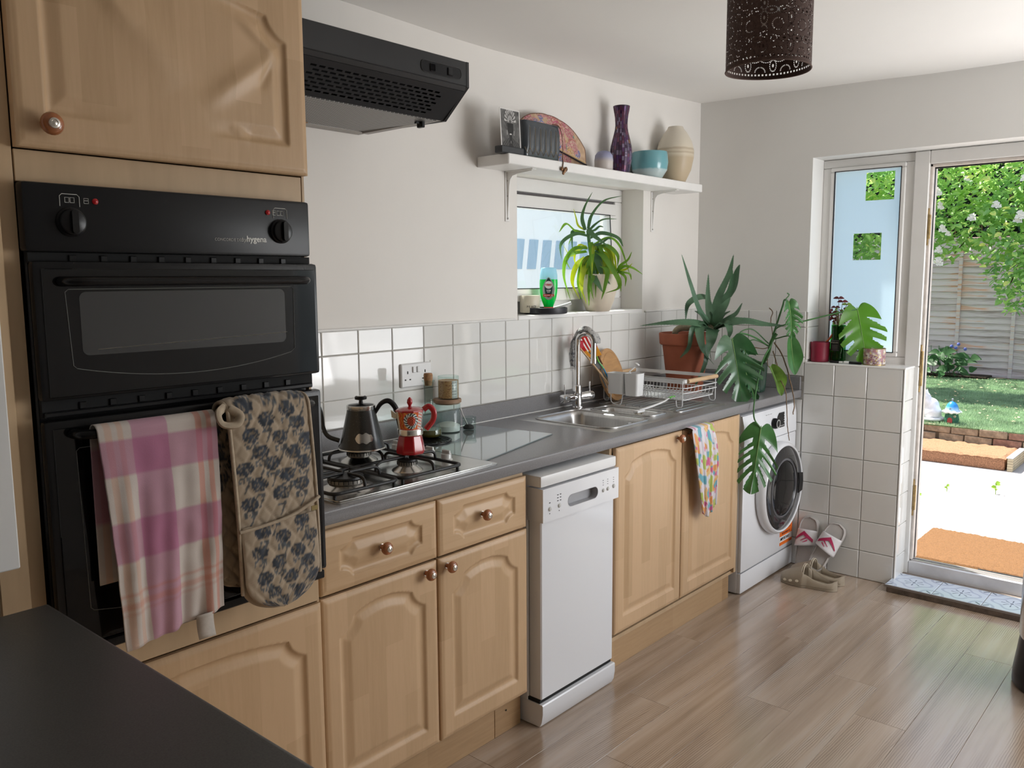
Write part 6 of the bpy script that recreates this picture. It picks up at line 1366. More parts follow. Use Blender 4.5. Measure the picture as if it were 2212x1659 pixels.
a0 = math.atan2(-2.2648+.744, -1.2584-2.926)-.45; P = [[(bc_[0]+.0378*math.cos(a0+.62*(j-4)/4), bc_[1]+.0378*math.sin(a0+.62*(j-4)/4), bc_[2]+z) for j in range(9)] for z in (.058, .112)]; lb_ = M().grid(P).build('label', pm('label_black', (.012, .012, .014), .5), t, 60)
P = [[(bc_[0]+.0380*math.cos(a0+u), bc_[1]+.0380*math.sin(a0+u), bc_[2]+z) for u in [(-.55+1.1*j/8) for j in range(9)]] for z in (.0595, .0605)]
q = M().grid(P).grid([[(x, y, z+.0495) for x, y, z in r_] for r_ in P])
for k in range(4): q.grid([[(bc_[0]+.0381*math.cos(a0+u), bc_[1]+.0381*math.sin(a0+u), bc_[2]+z) for u in [(-.40+.8*j/6) for j in range(7)]] for z in (.066+.006*k, .0675+.006*k)])
q.build('label_rules', pm('label_grey', (.22, .21, .20), .6), lb_, 0)
tdir = Vector((-math.sin(a0), math.cos(a0), 0)); text('lettering', 'PEAR BLOSSOM'[:0]+'ION ELOIL', Vector((bc_[0]+.0392*math.cos(a0), bc_[1]+.0392*math.sin(a0), bc_[2]+.0965))-tdir*-.0195, tuple(-tdir), (0, 0, 1), .0085, pm('label_cream', (.5, .46, .38), .5), lb_)
seedm = [leafmat('seedling_red', (.14, .025, .03), .4, .3), leafmat('seedling_green', (.22, .34, .06), .3, .4)]
q = M()
for k in range(60):
    a = R.uniform(0, 6.28); r_ = R.uniform(.0, .027); x, y = bc_[0]+r_*math.cos(a), bc_[1]+r_*math.sin(a); h = R.uniform(.02, .06); q.tube([(x, y, bc_[2]+.178), (x+R.uniform(-.006, .006), y+R.uniform(-.006, .006), bc_[2]+.178+h)], .0009, 4)
q.build('sprouts', pm('sprout_stem', (.45, .36, .22), .6), t, 60)['kind'] = 'stuff'
for k in range(110):
    a = R.uniform(0, 6.28); r_ = R.uniform(.004, .036); z = bc_[2]+R.uniform(.19, .262); q = M(); leafblade(q, (bc_[0]+r_*math.cos(a), bc_[1]+r_*math.sin(a), z), (math.cos(a), math.sin(a), .3), R.uniform(.013, .020), R.uniform(.010, .015), .3, 3, (-.75, -.6, .35)); q.build('leaf', seedm[0] if R.random() < .8 else seedm[1], t)
for (dx, dy, z, ls, mm) in ((-.01, .002, .315, .026, 0), (.0, -.014, .298, .026, 0), (-.004, -.036, .285, .024, 1), (.0, .02, .27, .022, 0)):
    b_ = Vector(bc_); p = b_+Vector((dx, dy, z)); M().tube(cr([b_+Vector((dx*.3, dy*.3, .19)), b_+Vector((dx*.6, dy*.5, .24)), p], 4), .0013, 5).build('stem', seedm[0], t, 60)
    for k in range(4): q = M(); a = k*1.57+.4; leafblade(q, p, (math.cos(a), math.sin(a), .35), ls*1.1, ls*.62, .35, 4, (-.75, -.6, .5)); q.build('leaf', seedm[mm] if k % 2 else seedm[0], t)
for i, (lab, a, b) in enumerate((('black felt pen lying on the ledge, its cap end toward the red pot', (2.868, -.728, 1.0565), (2.862, -.795, 1.0565)), ('black marker pen with white band lying on the ledge beside the tin', (2.862, -.800, 1.0575), (2.858, -.885, 1.0575)))):
    t = thing('marker_pen', lab, 'pen', a); a, b = Vector(a), Vector(b); d = b-a; r_ = .0052 if i == 0 else .0065
    M().tube([a, a+d*.04, a+d*.72], [r_*.7, r_, r_] if not i else [r_, r_, r_], 14).build('barrel', blackp, t, 60) if not i else M().tube([a+d*.30, a+d*.96, b], [r_, r_, r_*.7], 14).build('barrel', blackp, t, 60)
    M().tube([a+d*.72, b], r_*1.02, 14).build('white_band', whitep, t, 60) if not i else M().tube([a, a+d*.30], r_*1.02, 14).build('white_band', whitep, t, 60)
t = thing('floral_tin', 'small tin with pink and yellow floral print under the big monstera leaf', 'tin', (2.905, -.925, 1.051))
fc = (2.905, -.928, 1.0505); P = []; cols = []
for i in range(25):
    row = []
    for j in range(80):
        a = 2*PI*j/80; v = i/24; row.append((fc[0]+.050*math.cos(a), fc[1]+.050*math.sin(a), fc[2]+.003+.075*v)); n1 = noise.noise(Vector((a*3, v*5, 2))); n2 = noise.noise(Vector((a*7, v*9, 5)))
        c = (.42, .22, .24) if n1 > .1 else ((.75, .62, .22) if n2 > .22 else (.50, .40, .40)); c = (.10, .03, .05) if abs(n2) < .05 and v < .6 else c; c = (.8, .76, .7) if n1 < -.35 else c; cols.append(c)
    P.append(row)
M().grid(P, wrap=True).build('printed_wall', vcm('tin_print', .35), t, 60, cols=np.array(cols))
M().lathe([(.050, .0), (.0505, .003), (.050, .004)], fc, 50).lathe([(.050, .077), (.0512, .080), (.0495, .0805), (.0485, .072), (.0001, .072)], fc, 50).build('rim', pm('gold_rim', (.45, .33, .16), .35, .8), t, 50)
# ---- things on the small window sill
t = tag(M().lathe([(.088, 0), (.094, .002), (.0955, .006), (.0955, .026), (.0935, .027), (.0925, .024), (.092, .006), (.0001, .005)], (1.572, .030, WZ0+.003), 60).build('round_tray', pm('black_tray', (.022, .024, .032), .4), None, 40), 'round black tray on the small window sill', 'tray')
zt_ = WZ0+.0085
t = thing('washing_up_liquid', 'upside-down bottle of green washing-up liquid with Fairy label on the tray', 'bottle', (1.600, .035, zt_))
fc = Vector((1.600, .035, zt_)); view = math.atan2(-2.30, -2.86)
def ell(z, w_, d_, n=36):
    tx = Vector((-math.sin(view), math.cos(view), 0)); ty = Vector((math.cos(view), math.sin(view), 0)); return [(fc+tx*w_*math.cos(2*PI*k/n)+ty*d_*math.sin(2*PI*k/n)+Vector((0, 0, z)))[:] for k in range(n)]
prf = [(.022, .020, .014), (.026, .0205, .014), (.040, .026, .018), (.060, .033, .021), (.085, .0375, .023), (.115, .0395, .024), (.135, .0390, .024), (.142, .0385, .0235)]
M().grid([ell(z, a, b) for z, a, b in prf]+[ell(.142, .0001, .0001)], wrap=True).build('green_liquid', pm('green_liquid', (.0, .60, .12), .15, coat=.4), t, 60); translucent(bpy.data.materials['green_liquid'], .45, (.02, .85, .2))
M().grid([ell(z, a, b) for z, a, b in [(.142, .0385, .0235), (.160, .038, .023), (.180, .0345, .021), (.190, .033, .020), (.193, .030, .018), (.194, .0001, .0001)]], wrap=True).build('clear_bottle', pm('clear_pet', (.50, .68, .80), .15), t, 60); translucent(bpy.data.materials['clear_pet'], .5, (.6, .85, 1))
M().grid([ell(0, .0001, .0001), ell(0, .021, .016), ell(.021, .021, .016), ell(.023, .020, .014)], wrap=True).build('cap', pm('orange_cap', (.60, .10, .06), .4), t, 60)
tx = Vector((math.sin(view), -math.cos(view), 0)); nv = Vector((math.cos(view), math.sin(view), 0))
def lab(poly, z, off, m, name, par=None, n=20):
    return M().prism(poly, fc+nv*(.0242+off)+Vector((0, 0, z)), tx, (0, 0, 1), .0005).build(name, m, par or t, 0)
lbl = lab([(.026*math.sin(a)*(1 if math.cos(a) < 0 else (1-.55*math.cos(a)**2)), (.052 if math.cos(a) > 0 else .046)*math.cos(a)) for a in [-2*PI*k/30 for k in range(30)]], .100, 0, pm('label_silver', (.36, .38, .38), .4), 'label')
lab([(.017*math.sin(a)*(1 if math.cos(a) < 0 else (1-.45*math.cos(a)**2)), .042*math.cos(a)) for a in [-2*PI*k/26 for k in range(26)]], .106, .0006, pm('label_darkgreen', (.02, .06, .055), .4), 'label_field', lbl)
lab([(.0165*math.cos(a), .0165*math.sin(a)) for a in [2*PI*k/26 for k in range(26)]], .1185, .0012, whitep, 'label_roundel', lbl)
lab([(-.024, -.005), (.024, -.005), (.024, .0055), (-.024, .0055)], .073, .0012, pm('label_red', (.60, .05, .05), .4), 'label_band', lbl)
lredm = pm('label_red_ink', (.62, .02, .04), .4)
def ltxt(s_, dx, z, sz, m, par): text('lettering', s_, fc+nv*.0265+tx*dx+Vector((0, 0, z)), tx, (0, 0, 1), sz, m, par, align='CENTER', bold=.0002, sx=.85)
ltxt('FAIRY', 0, .1145, .0125, lredm, lbl); ltxt('MAX', 0, .0905, .0105, whitep, lbl); ltxt('POWER', 0, .0855, .0040, whitep, lbl); ltxt('3X', -.015, .0700, .0085, whitep, lbl); ltxt('POWER CLEAN', .007, .0720, .0045, whitep, lbl)
t = thing('peace_candle', 'cream candle jar lettered PEACE behind the washing-up liquid', 'candle', (1.515, .070, zt_))
cc = Vector((1.510, .066, zt_)); M().lathe([(.040, 0), (.043, .003), (.043, .072), (.0415, .074), (.0001, .073)], cc, 40).build('jar_body', pm('ivory_jar', (.74, .68, .54), .4), t, 50)
v2 = math.atan2(-2.33, -2.77)+.10
for k, ch in enumerate('PEACE'):
    a = v2-.42+.21*k+.1; p = cc+Vector((.0434*math.cos(a), .0434*math.sin(a), .022)); text('lettering', ch, p-Vector((-math.sin(a), math.cos(a), 0))*.0042, (-math.sin(a), math.cos(a), 0), (0, 0, 1), .0135, printb, t)
tag(M().box(1.556, .066, zt_, 1.572, .092, zt_+.034, .002).build('sponge', pm('orange_sponge', (.62, .12, .04), .8, bmp=.5, bs=200)), 'orange sponge standing between the candle and the green bottle', 'sponge')
t = thing('scrub_brush', 'small scrubbing brush with white handle resting on the tray edge', 'brush', (1.645, .0, zt_))
M().tube(cr([(1.620, .040, zt_+.012), (1.645, .010, zt_+.022), (1.668, -.018, zt_+.033), (1.678, -.030, zt_+.039)], 4), [.006]*13, 10, flat=1.2).build('handle', whitep, t, 60)
bq = M()
for k in range(60): x = R.uniform(1.618, 1.650); y = .040-(x-1.62)*1.15+R.uniform(-.007, .007); bq.tube([(x, y, zt_+.014), (x+R.uniform(-.003, .003), y, zt_+.001)], .0010, 3)
bq.build('bristles', pm('dark_bristle', (.05, .07, .06), .8), t, 0)['kind'] = 'stuff'
# ---- shelf and ornaments
t = thing('wall_shelf', 'long white painted shelf above the small window on two brackets', 'shelf', (1.85, -.08, 1.896))
M().box(1.119, -.163, 1.896, 2.582, -.001, 1.935, .003).build('board', white, t)
for x in (1.290, 2.375):
    b_ = M().box(x-.012, -.004, 1.700, x+.012, -.0005, 1.896, .001).box(x-.012, -.145, 1.8925, x+.012, -.0005, 1.8962, .001)
    b_.prism([(0, 0), (.13, 0), (.13, -.004), (.055, -.010), (.030, -.016), (.018, -.030), (.013, -.055), (.010, -.10), (.004, -.185), (0, -.19)], (x-.0015, -.002, 1.893), (0, -1, 0), (0, 0, 1), -.003)
    b_.build('bracket', white, t, 30)
    q = M()
    for z in (1.712, 1.80, 1.86): q.ball((x, -.005, z), .004, 8)
    q.build('screw', pm('screw_grey', (.45, .44, .42), .4, .6), t)
SZ = 1.9352
# black and white picture card in a slate stand
t = thing('picture_card', 'black and white portrait card with feather headdress, white border, on the shelf', 'picture', (1.155, -.13, SZ))
cv = vcm('card_print', .5); NXc, NZc = 64, 90; P = []; cols = []
for i in range(NZc+1):
    row = []
    for j in range(NXc+1):
        u = j/NXc; v = i/NZc; row.append((1.098+.112*u, -.146+.008*v, SZ+.022+.142*v)); X = (u-.5)/.5; Z = v
        c = .10+.07*noise.noise(Vector((u*5, v*6, 0)))+.05*noise.noise(Vector((u*14, v*14, 3)))
        # shoulders and robe
        sh = .27-.22*abs(X)**1.6
        if Z < sh and abs(X) < .86: c = .035+.06*(math.sin((abs(X)*1.2+Z*2.6)*26) > .55)
        if abs(X) < .15+.25*max(0, .20-Z) and Z < .42: c = .012
        hx = X/.30; hz = (Z-.47)/.15
        if hx*hx+hz*hz < 1 and Z > .30: c = .012+.02*max(0, .3-abs(X*2))*(Z > .42)
        if abs(X) < .30 and .52 < Z < .635: c = .010
        if (X/.10)**2+((Z-.355)/.018)**2 < 1: c = .62
        if abs(abs(X)-.34) < .025 and .33 < Z < .45: c = .55
        if abs(X) < .02 and .12 < Z < .18: c = .45
        rr_ = math.hypot(X, (Z-.63)*1.35); an_ = math.atan2((Z-.63)*1.35, X)
        if Z > .60 and .13 < rr_ < .58 and math.sin(an_*23+(3 if rr_ > .33 else 0)) > -.1 and not .31 < rr_ < .35 and an_ > .12 and an_ < 3.02: c = .52+.15*math.sin(rr_*60)
        if min(u, 1-u) < .035 or min(v, 1-v) < .025: c = .72
        cols.append((c*1.02, c, c*.97))
    P.append(row)
o = M().grid(P).build('card', cv, t, 0, cols=np.array(cols)); o.modifiers.new('s', 'SOLIDIFY').thickness = .0015
M().box(1.090, -.155, SZ, 1.218, -.118, SZ+.026, .003).build('slate_stand', pm('slate', (.035, .038, .042), .5), t)
# fluted slate planter
t = thing('fluted_planter', 'dark slate-blue fluted rectangular vase in front of the fan', 'vase', (1.34, -.105, SZ))
fl_ = pm('slate_glaze', (.045, .055, .065), .22, coat=.4, var=.15, scale=14); P = []; x0, x1 = 1.228, 1.452; nF = 7; pts2 = []
for (a, b) in rrect(x0, -.148, x1, -.070, .022, 8): pts2.append((a, b))
dense = []
for i in range(len(pts2)):
    a, b = Vector(pts2[i]), Vector(pts2[(i+1) % len(pts2)]); k = max(1, int((b-a).length/.0035))
    for j in range(k): dense.append(a.lerp(b, j/k))
for (z, dl) in ((0, -.002), (.002, 0), (.018, 0), (.040, 1), (.10, 1), (.118, .4), (.126, 0), (.135, 0), (.1375, -.002), (.137, -.006)):
    row = []
    for p in dense:
        f_ = abs(math.sin((p.x-x0)*PI*nF/(x1-x0))); cc2 = Vector(((x0+x1)/2, -.109)); d = (p-cc2); amt = (.006*f_ if dl > 0 else 0)*dl+(dl if dl < 0 else 0)
        nrm = Vector((0, -1)) if p.y < -.14 else d.normalized(); row.append((p.x+nrm.x*amt, p.y+nrm.y*amt, SZ+z))
    P.append(row)
M().grid(P, wrap=True).build('vase_body', fl_, t, 50)
gl_ = pm('gilt_edge', (.34, .26, .15), .4, .5)
for k in range(1, nF): x = x0+(x1-x0)*k/nF; M().tube([(x, -.1492, SZ+.112), (x, -.1492, SZ+.030)], .0008, 5).build('gilt_line', gl_, t, 0)
for k in range(nF): x = x0+(x1-x0)*k/nF; w_ = (x1-x0)/nF; M().tube([(x, -.1490, SZ+.035), (x+w_*.5, -.1500, SZ+.012), (x+w_, -.1490, SZ+.035)], .0009, 5).build('gilt_line', gl_, t, 0)
# painted fan
t = thing('painted_fan', 'fan-shaped board painted with swirls in pink, gold and blue behind the dark vase', 'fan', (1.5, -.05, SZ))
def fo(th): # outline radius about a focus on the shelf
    return float(np.interp(th, [0, 8, 18, 40, 60, 80, 100, 130, 180], [.262, .268, .285, .255, .225, .208, .205, .215, .23]))
P = []; cols = []; NT, NR = 150, 70; rs2 = random.Random(4); sw = [(rs2.uniform(5, 175), rs2.uniform(.06, .24), rs2.uniform(.016, .034), rs2.choice(((.42, .10, .10), (.50, .20, .22), (.10, .16, .40), (.06, .28, .22), (.55, .35, .12), (.45, .08, .16), (.45, .14, .18))), rs2.choice((-1, 1))) for _ in range(90)]
swp = [(r_*math.cos(math.radians(a)), r_*math.sin(math.radians(a)), s_, c, d) for a, r_, s_, c, d in sw]
for i in range(NR+1):
    row = []
    for j in range(NT+1):
        th = 2+176*j/NT; r_ = .04+(fo(th)-.04)*i/NR; x = r_*math.cos(math.radians(th)); z = r_*math.sin(math.radians(th)); row.append((1.462+x, -.072+.16*z, SZ+.001+z*.985))
        nn = noise.noise(Vector((x*60, z*60, 0))); c = (.50+.12*nn, .34+.10*nn, .22+.08*nn)
        for (cx, cz, s_, cc_, d) in swp:
            dd = math.hypot(x-cx, z-cz)
            if dd < s_:
                ph = math.sin(dd/s_*15+d*math.atan2(z-cz, x-cx)); c = cc_ if ph > -.1 else ((.62, .46, .36) if ph > -.7 else (.30, .16, .12)); break
        if i > NR-2: c = (.16, .07, .04)
        cols.append(c)
    P.append(row)
o = M().grid(P).build('fan_leaf', vcm('fan_paint', .45, bmp=.3, bs=250), t, 60, cols=np.array(cols)); o.modifiers.new('s', 'SOLIDIFY').thickness = .004
M().tube([(1.475, -.082, SZ+.068), (1.58, -.086, SZ+.044), (1.700, -.090, SZ+.016)], [.004, .0055, .0075], 8, flat=.5).build('guard_stick', pm('dark_lacquer', (.012, .012, .016), .2), t, 60); M().tube([(1.476, -.080, SZ+.076), (1.70, -.088, SZ+.026)], .0022, 6).build('gilt_stick', pm('gilt', (.55, .38, .16), .4), t, 60)
# chain with charm hanging over the shelf edge
t = thing('charm_chain', 'thin bronze chain with small charms hanging over the shelf edge', 'chain', (1.41, -.155, SZ))
bz = pm('bronze', (.20, .11, .06), .4, .7)
cp = cr([(1.395, -.150, SZ+.139), (1.43, -.1535, SZ+.135), (1.448, -.1565, SZ+.10), (1.452, -.1575, SZ+.05), (1.448, -.160, SZ+.006), (1.444, -.1655, SZ-.004), (1.440, -.1665, SZ-.022)], 9); q = M()
for i in range(0, len(cp)-1, 1): q.ball(cp[i], .0024, 6)
q.build('chain_links', bz, t, 50)['kind'] = 'stuff'
for (dx, dz, s_) in ((-.010, -.030, .007), (.006, -.036, .008), (.000, -.046, .006), (.016, -.028, .005)): M().ball((1.440+dx, -.170, SZ+dz), s_, 8, 1.3).build('charm', bz, t)
M().tube(cr([(1.447, -.170, SZ-.026), (1.458, -.171, SZ-.022), (1.464, -.171, SZ-.030), (1.458, -.171, SZ-.038)], 4), .0018, 6).build('charm_hook', bz, t, 60)
def gradlathe(name, stops, prof, c, rough, coat=.3, cat='vase', lab='', n=56, bmp=0):
    m, nt, b, N, L = newmat(name+'_glaze'); sets(b, rough, coat=coat); tc = N.new('ShaderNodeTexCoord'); sp = N.new('ShaderNodeSeparateXYZ'); L.new(tc.outputs['Object'], sp.inputs[0]); nn = noi(nt, 40, 3); mm = N.new('ShaderNodeMath'); mm.operation = 'MULTIPLY_ADD'; L.new(nn.outputs[0], mm.inputs[0]); mm.inputs[1].default_value = .008; L.new(sp.outputs[2], mm.inputs[2]); h = max(z for r_, z in prof); mr = N.new('ShaderNodeMath'); mr.operation = 'DIVIDE'; L.new(mm.outputs[0], mr.inputs[0]); mr.inputs[1].default_value = h
    r = ramp(nt, mr.outputs[0], stops); L.new(r.outputs[0], b.inputs['Base Color']); o = M().lathe(prof, c, n, cap=False).build(name, m, None, 60, origin=c); return tag(o, lab, cat)
gradlathe('small_vase', [(.52, (.58, .53, .50)), (.72, (.36, .37, .52)), (.95, (.27, .28, .44))], [(.0001, 0), (.034, 0), (.040, .006), (.041, .050), (.038, .072), (.028, .086), (.013, .091), (.012, .088), (.0001, .085)], (1.838, -.085, SZ), .45, .1, 'vase', 'small bullet-shaped vase, grey with lilac top, left of the mosaic vase')
gradlathe('blue_bowl', [(.22, (.50, .60, .60)), (.34, (.46, .60, .62)), (.40, (.17, .42, .47)), (.97, (.15, .38, .43))], [(.0001, 0), (.048, 0), (.060, .006), (.082, .040), (.087, .075), (.084, .110), (.0815, .124), (.078, .124), (.080, .100), (.075, .045), (.05, .012), (.0001, .010)], (2.213, -.085, SZ), .2, .5, 'bowl', 'turquoise two-tone ceramic bowl between the mosaic vase and the cream vase')
gradlathe('cream_vase', [(.44, (.55, .44, .30)), (.50, (.68, .60, .47)), (.53, (.52, .42, .30)), (.56, (.68, .60, .47)), (.60, (.52, .42, .30)), (.63, (.70, .63, .51)), (.9, (.68, .62, .52))], [(.0001, 0), (.045, 0), (.052, .005), (.078, .060), (.090, .120), (.091, .150), (.080, .195), (.058, .235), (.040, .258), (.036, .268), (.033, .268), (.037, .25), (.0001, .2)], (2.432, -.0925, SZ), .5, .1, 'vase', 'large cream stoneware vase with beige stripes at the right end of the shelf')
# mosaic vase: individual tesserae on a dark body
t = thing('mosaic_vase', 'tall slender purple mosaic vase on the shelf', 'vase', (1.973, -.085, SZ))
vp = [(.026, 0), (.034, .003), (.0455, .05), (.050, .085), (.0475, .12), (.038, .16), (.029, .195), (.0265, .22), (.029, .255), (.036, .290), (.0375, .300), (.0355, .301), (.027, .255)]
M().lathe(vp, (1.973, -.085, SZ), 40, cap=False).build('vase_body', pm('vase_grout', (.022, .012, .022), .4), t, 60)
mos = [pm('mosaic_%d' % k, c, .16, .35, coat=.5) for k, c in enumerate(((.10, .035, .13), (.05, .02, .06), (.24, .19, .30), (.16, .05, .10), (.30, .14, .07), (.13, .10, .17), (.09, .02, .06)))]
rz = lambda z: float(np.interp(z, [p[1] for p in vp[:11]], [p[0] for p in vp[:11]])); tq = [M() for _ in mos]
for col in range(24):
    a = 2*PI*col/24; z = .004+R.uniform(0, .012)
    while z < .296:
        h = min(R.uniform(.013, .022), .299-z); ka = PI/24*.82; v = []
        for (za, s_) in ((z, -1), (z, 1), (z+h-.0012, 1), (z+h-.0012, -1)): r_ = rz(za)+.0009; v.append((1.973+r_*math.cos(a+s_*ka), -.085+r_*math.sin(a+s_*ka), SZ+za))
        w_ = [4, 5, 3, 3, 1, 3, 3] if .05 < z < .22 else [6, 6, 1, 4, .4, 1, 4]; tq[R.choices(range(7), w_)[0]].add(v, [(0, 1, 2, 3)]); z += h
for k, q in enumerate(tq): o = q.build('tesserae', mos[k], t, 0); o['kind'] = 'stuff'
# ---- cloths on the oven handle
LZh = 1.193
def clothgrid(path, x0, x1, nx, colfn, wob, name, mat, parent=None, th=.0016, xshift=None):
    P = []; cols = []; n = len(path)
    for i, (y, z) in enumerate(path):
        v = i/(n-1); row = []
        for j in range(nx+1):
            u = j/nx; dx = xshift(u, v) if xshift else 0; w_ = wob(u, v); row.append((x0+(x1-x0)*u+dx, y-w_[0], z+w_[1])); cols.append(colfn(u, v))
        P.append(row)
    return M().grid(P), np.array(cols)
def arcpath(yc, zc, r_, zf, zb, n1=70, n2=24, bulge=0):
    out = [(yc+r_, zb+(zc-zb)*k/n2) for k in range(n2)]; out += [(yc+r_*math.cos(a), zc+r_*math.sin(a)) for a in [PI*k/12 for k in range(13)]]; L_ = zc-zf; out += [(yc-r_-.004*math.sin(PI*k/n1), zc-L_*k/n1) for k in range(1, n1+1)]; return out
pth = arcpath(-.693, LZh, .0165, .800, .90)
nb_ = 24+13; nt_ = len(pth)
def tcol(u, v):
    f = (v*(nt_-1)-30)/70.; f = abs(f) if f < 0 else f     # 0 at the fold, 1 at the front hem
    mg_ = lambda a, b, x: a < x < b
    base = np.array((.60, .53, .48)); vert = 0; r_ = base.copy(); wv = lambda c, k: r_*(1-k)+np.array(c)*k
    if mg_(.26, .56, u): r_ = wv((.48, .15, .30), .62)
    if mg_(.81, .865, u) or mg_(.90, .945, u): r_ = wv((.62, .20, .13), .58)
    if mg_(.05, .11, u) or mg_(.15, .19, u): r_ = wv((.62, .33, .20), .45)
    bands = mg_(.115, .30, f) or mg_(.50, .69, f)
    if bands: r_ = r_*.42+np.array((.42, .10, .24))*.58
    if mg_(.84, .855, f) or mg_(.885, .905, f): r_ = r_*.55+np.array((.55, .20, .13))*.45
    if mg_(.925, .94, f): r_ = r_*.7+np.array((.5, .2, .15))*.3
    return tuple(r_)
def twob(u, v):
    f = max(0, (v*(nt_-1)-36)/70.); return (.006*math.sin(u*14+f*2)*f+.012*math.exp(-((u-.16)/.07)**2)*f+.004*math.sin(u*33+f*5)*f+.003*noise.noise(Vector((u*6, f*9, 0)))*min(1, f*5), -.030*f*f*(1-u)*1.0-.012*f*math.sin(u*5)*0)
q, cols = clothgrid(pth, -.634, -.401, 90, tcol, twob, '', None, xshift=lambda u, v: max(0, (v*(nt_-1)-36)/70.)*(.028*(1-u)-.002))
t = thing('tea_towel', 'pink and cream checked tea towel hanging from the lower oven handle', 'tea towel', (-.515, -.70, LZh))
o = q.build('towel_cloth', vcm('linen_check', .9, .6, 900, .0006, sheen=.2), t, 70, cols=cols); o.modifiers.new('s', 'SOLIDIFY').thickness = .0016
P = [[(-.470+.036*u+.004*v, -.7185+.003*math.sin(v*3)-.002*u, .800-.052*v) for u in (0, .5, 1)] for v in [k/8 for k in range(9)]]; o = M().grid(P).build('care_label', pm('label_tape', (.50, .45, .40), .8, var=.15, scale=40), t, 60); o.modifiers.new('s', 'SOLIDIFY').thickness = .0008
# quilted double oven glove
qm, qn, qb, qN, qL = newmat('quilted_print'); sets(qb, .92, sheen=.3)
a_ = qN.new('ShaderNodeVertexColor'); a_.layer_name = 'Col'; qL.new(a_.outputs[0], qb.inputs['Base Color']); n = noi(qn, 700, 2); bump(qn, qb, n.outputs[0], .3, .0005)
blooms = [(-.5, .10), (.55, .06), (.0, .20), (.75, .27), (-.62, .33), (.38, .42), (-.15, .50), (.62, .58), (-.55, .66), (.15, .72), (.85, .80), (-.35, .86), (.45, .92), (-.1, 1.0), (.7, 1.05), (-.75, 1.02), (.25, 1.16), (-.45, 1.22), (.6, 1.3), (.05, 1.36), (-.7, 1.42), (-.2, -.1), (.5, -.2), (-.6, -.3), (.1, -.4)]
def gcol(X, s_):
    # X in -1..1 across, s_ length units of glove width
    c = np.array((.40, .315, .225)); 
    for bx, bs in blooms:
        dx, ds = (X-bx), (s_-bs*1.55)*1.0; r_ = math.hypot(dx*.62, ds)
        if r_ < .125: 
            k = .5+.5*noise.noise(Vector((X*28, s_*28, bx*9))); return tuple(np.array((.035, .042, .055))*(.6+1.3*k)) if (k > .42 or r_ > .108) else tuple(c*.55)
        sx = dx*.62-.05*math.sin(ds*9)
        if abs(sx) < .016 and .15 < ds < .42: return (.09, .09, .09)
        if .17 < ds+.03 < .27 and abs(math.sin(math.atan2(ds-.17, dx*.62)*7)) > .75 and abs(dx*.62) < .10 and ds > .14: return (.10, .11, .12)
    return tuple(c)
def glovepart(name, xc, w_, path, thk, endr, parent, side=1, tx=0):
    # closed padded pad following a path in y-z; returns built object
    n = len(path); NXg = 60; Ls = [0]
    for a, b in zip(path, path[1:]): Ls.append(Ls[-1]+math.hypot(b[0]-a[0], b[1]-a[1]))
    tot = Ls[-1]; P = []; cols = []
    for i, (y, z) in enumerate(path):
        s_ = Ls[i]; a = path[max(0, i-1)]; b = path[min(n-1, i+1)]; ty, tz = b[0]-a[0], b[1]-a[1]; l_ = math.hypot(ty, tz); ny, nz = -tz/l_, ty/l_
        rem = tot-s_; hw = w_*.5; end = 1
        if rem < endr: hw = w_*.5*math.sqrt(max(0.0004, 1-((endr-rem)/endr)**2))
        row = []
        for j in range(2*NXg):
            if j < NXg: u = -1+2*j/(NXg-1); sg = 1
            else: u = 1-2*(j-NXg)/(NXg-1); sg = -1
            X = u*hw; pad = math.sqrt(max(0, 1-abs(u)**4)); g1 = abs(math.sin((s_*1.0+X*1.25)*PI/.046)); g2 = abs(math.sin((s_*1.0-X*1.25)*PI/.046)); qz = .0075*min(1, min(g1, g2)*1.6)**.7
            o_ = sg*(thk*.5*pad+(qz if sg > 0 else qz*.5)*pad)
            row.append((xc+X+tx*s_/tot, y-side*ny*o_*-1, z-side*nz*o_*-1)); cols.append(gcol(u, s_/(w_*.62)) if abs(u) < .955 or True else (.3, .25, .18))
        P.append(row)
    q = M().grid(P, wrap=True); return q.build(name, qm, parent, 60, cols=np.array(cols))
t = thing('oven_glove', 'quilted beige double oven glove with dark allium print beside the tea towel', 'oven glove', (-.29, -.70, LZh))
def lin(y, z0, z1, n): return [(y, z0+(z1-z0)*k/n) for k in range(n)]
fr = [(-.693+.027*math.cos(a), LZh+.006+.024*math.sin(a)) for a in [PI*.05+PI*.95*k/14 for k in range(15)]]+[(-.720-.008*math.sin(PI*k/100), LZh+.006-.436*k/100) for k in range(1, 101)]
glovepart('front_pad', -.286, .196, fr, .012, .075, t, 1, .014)
bk_ = [(-.680, LZh+.012-.385*k/60) for k in range(61)]
glovepart('back_pad', -.352, .120, bk_, .010, .06, t, -1, .0)
pk = [(-.7345-.004*math.sin(PI*k/40), .962-.192*k/40) for k in range(41)]
glovepart('pocket', -.279, .186, pk, .010, .075, t, 1, .006)
trimm = pm('binding_tape', (.46, .37, .27), .9, var=.15, scale=60)
M().tube(cr([(-.377, -.7395, .955), (-.33, -.744, .958), (-.26, -.746, .966), (-.20, -.744, .985), (-.178, -.738, .992)], 6), .0038, 8).build('pocket_binding', trimm, t, 60)
for sx in (-1, 1):
    M().tube([( -.286+sx*.097+.014*max(0, (i-3)/100.), y-.004, z) for i, (y, z) in enumerate(fr[:-12])], .0042, 8).build('edge_binding', trimm, t, 60)
M().tube(cr([(-.385, -.715, LZh+.022), (-.405, -.728, LZh+.012), (-.402, -.738, LZh-.008), (-.375, -.742, LZh-.012), (-.362, -.735, LZh+.004), (-.378, -.722, LZh+.020)], 6), .0065, 8, flat=1.5).build('hanging_loop', trimm, t, 60)
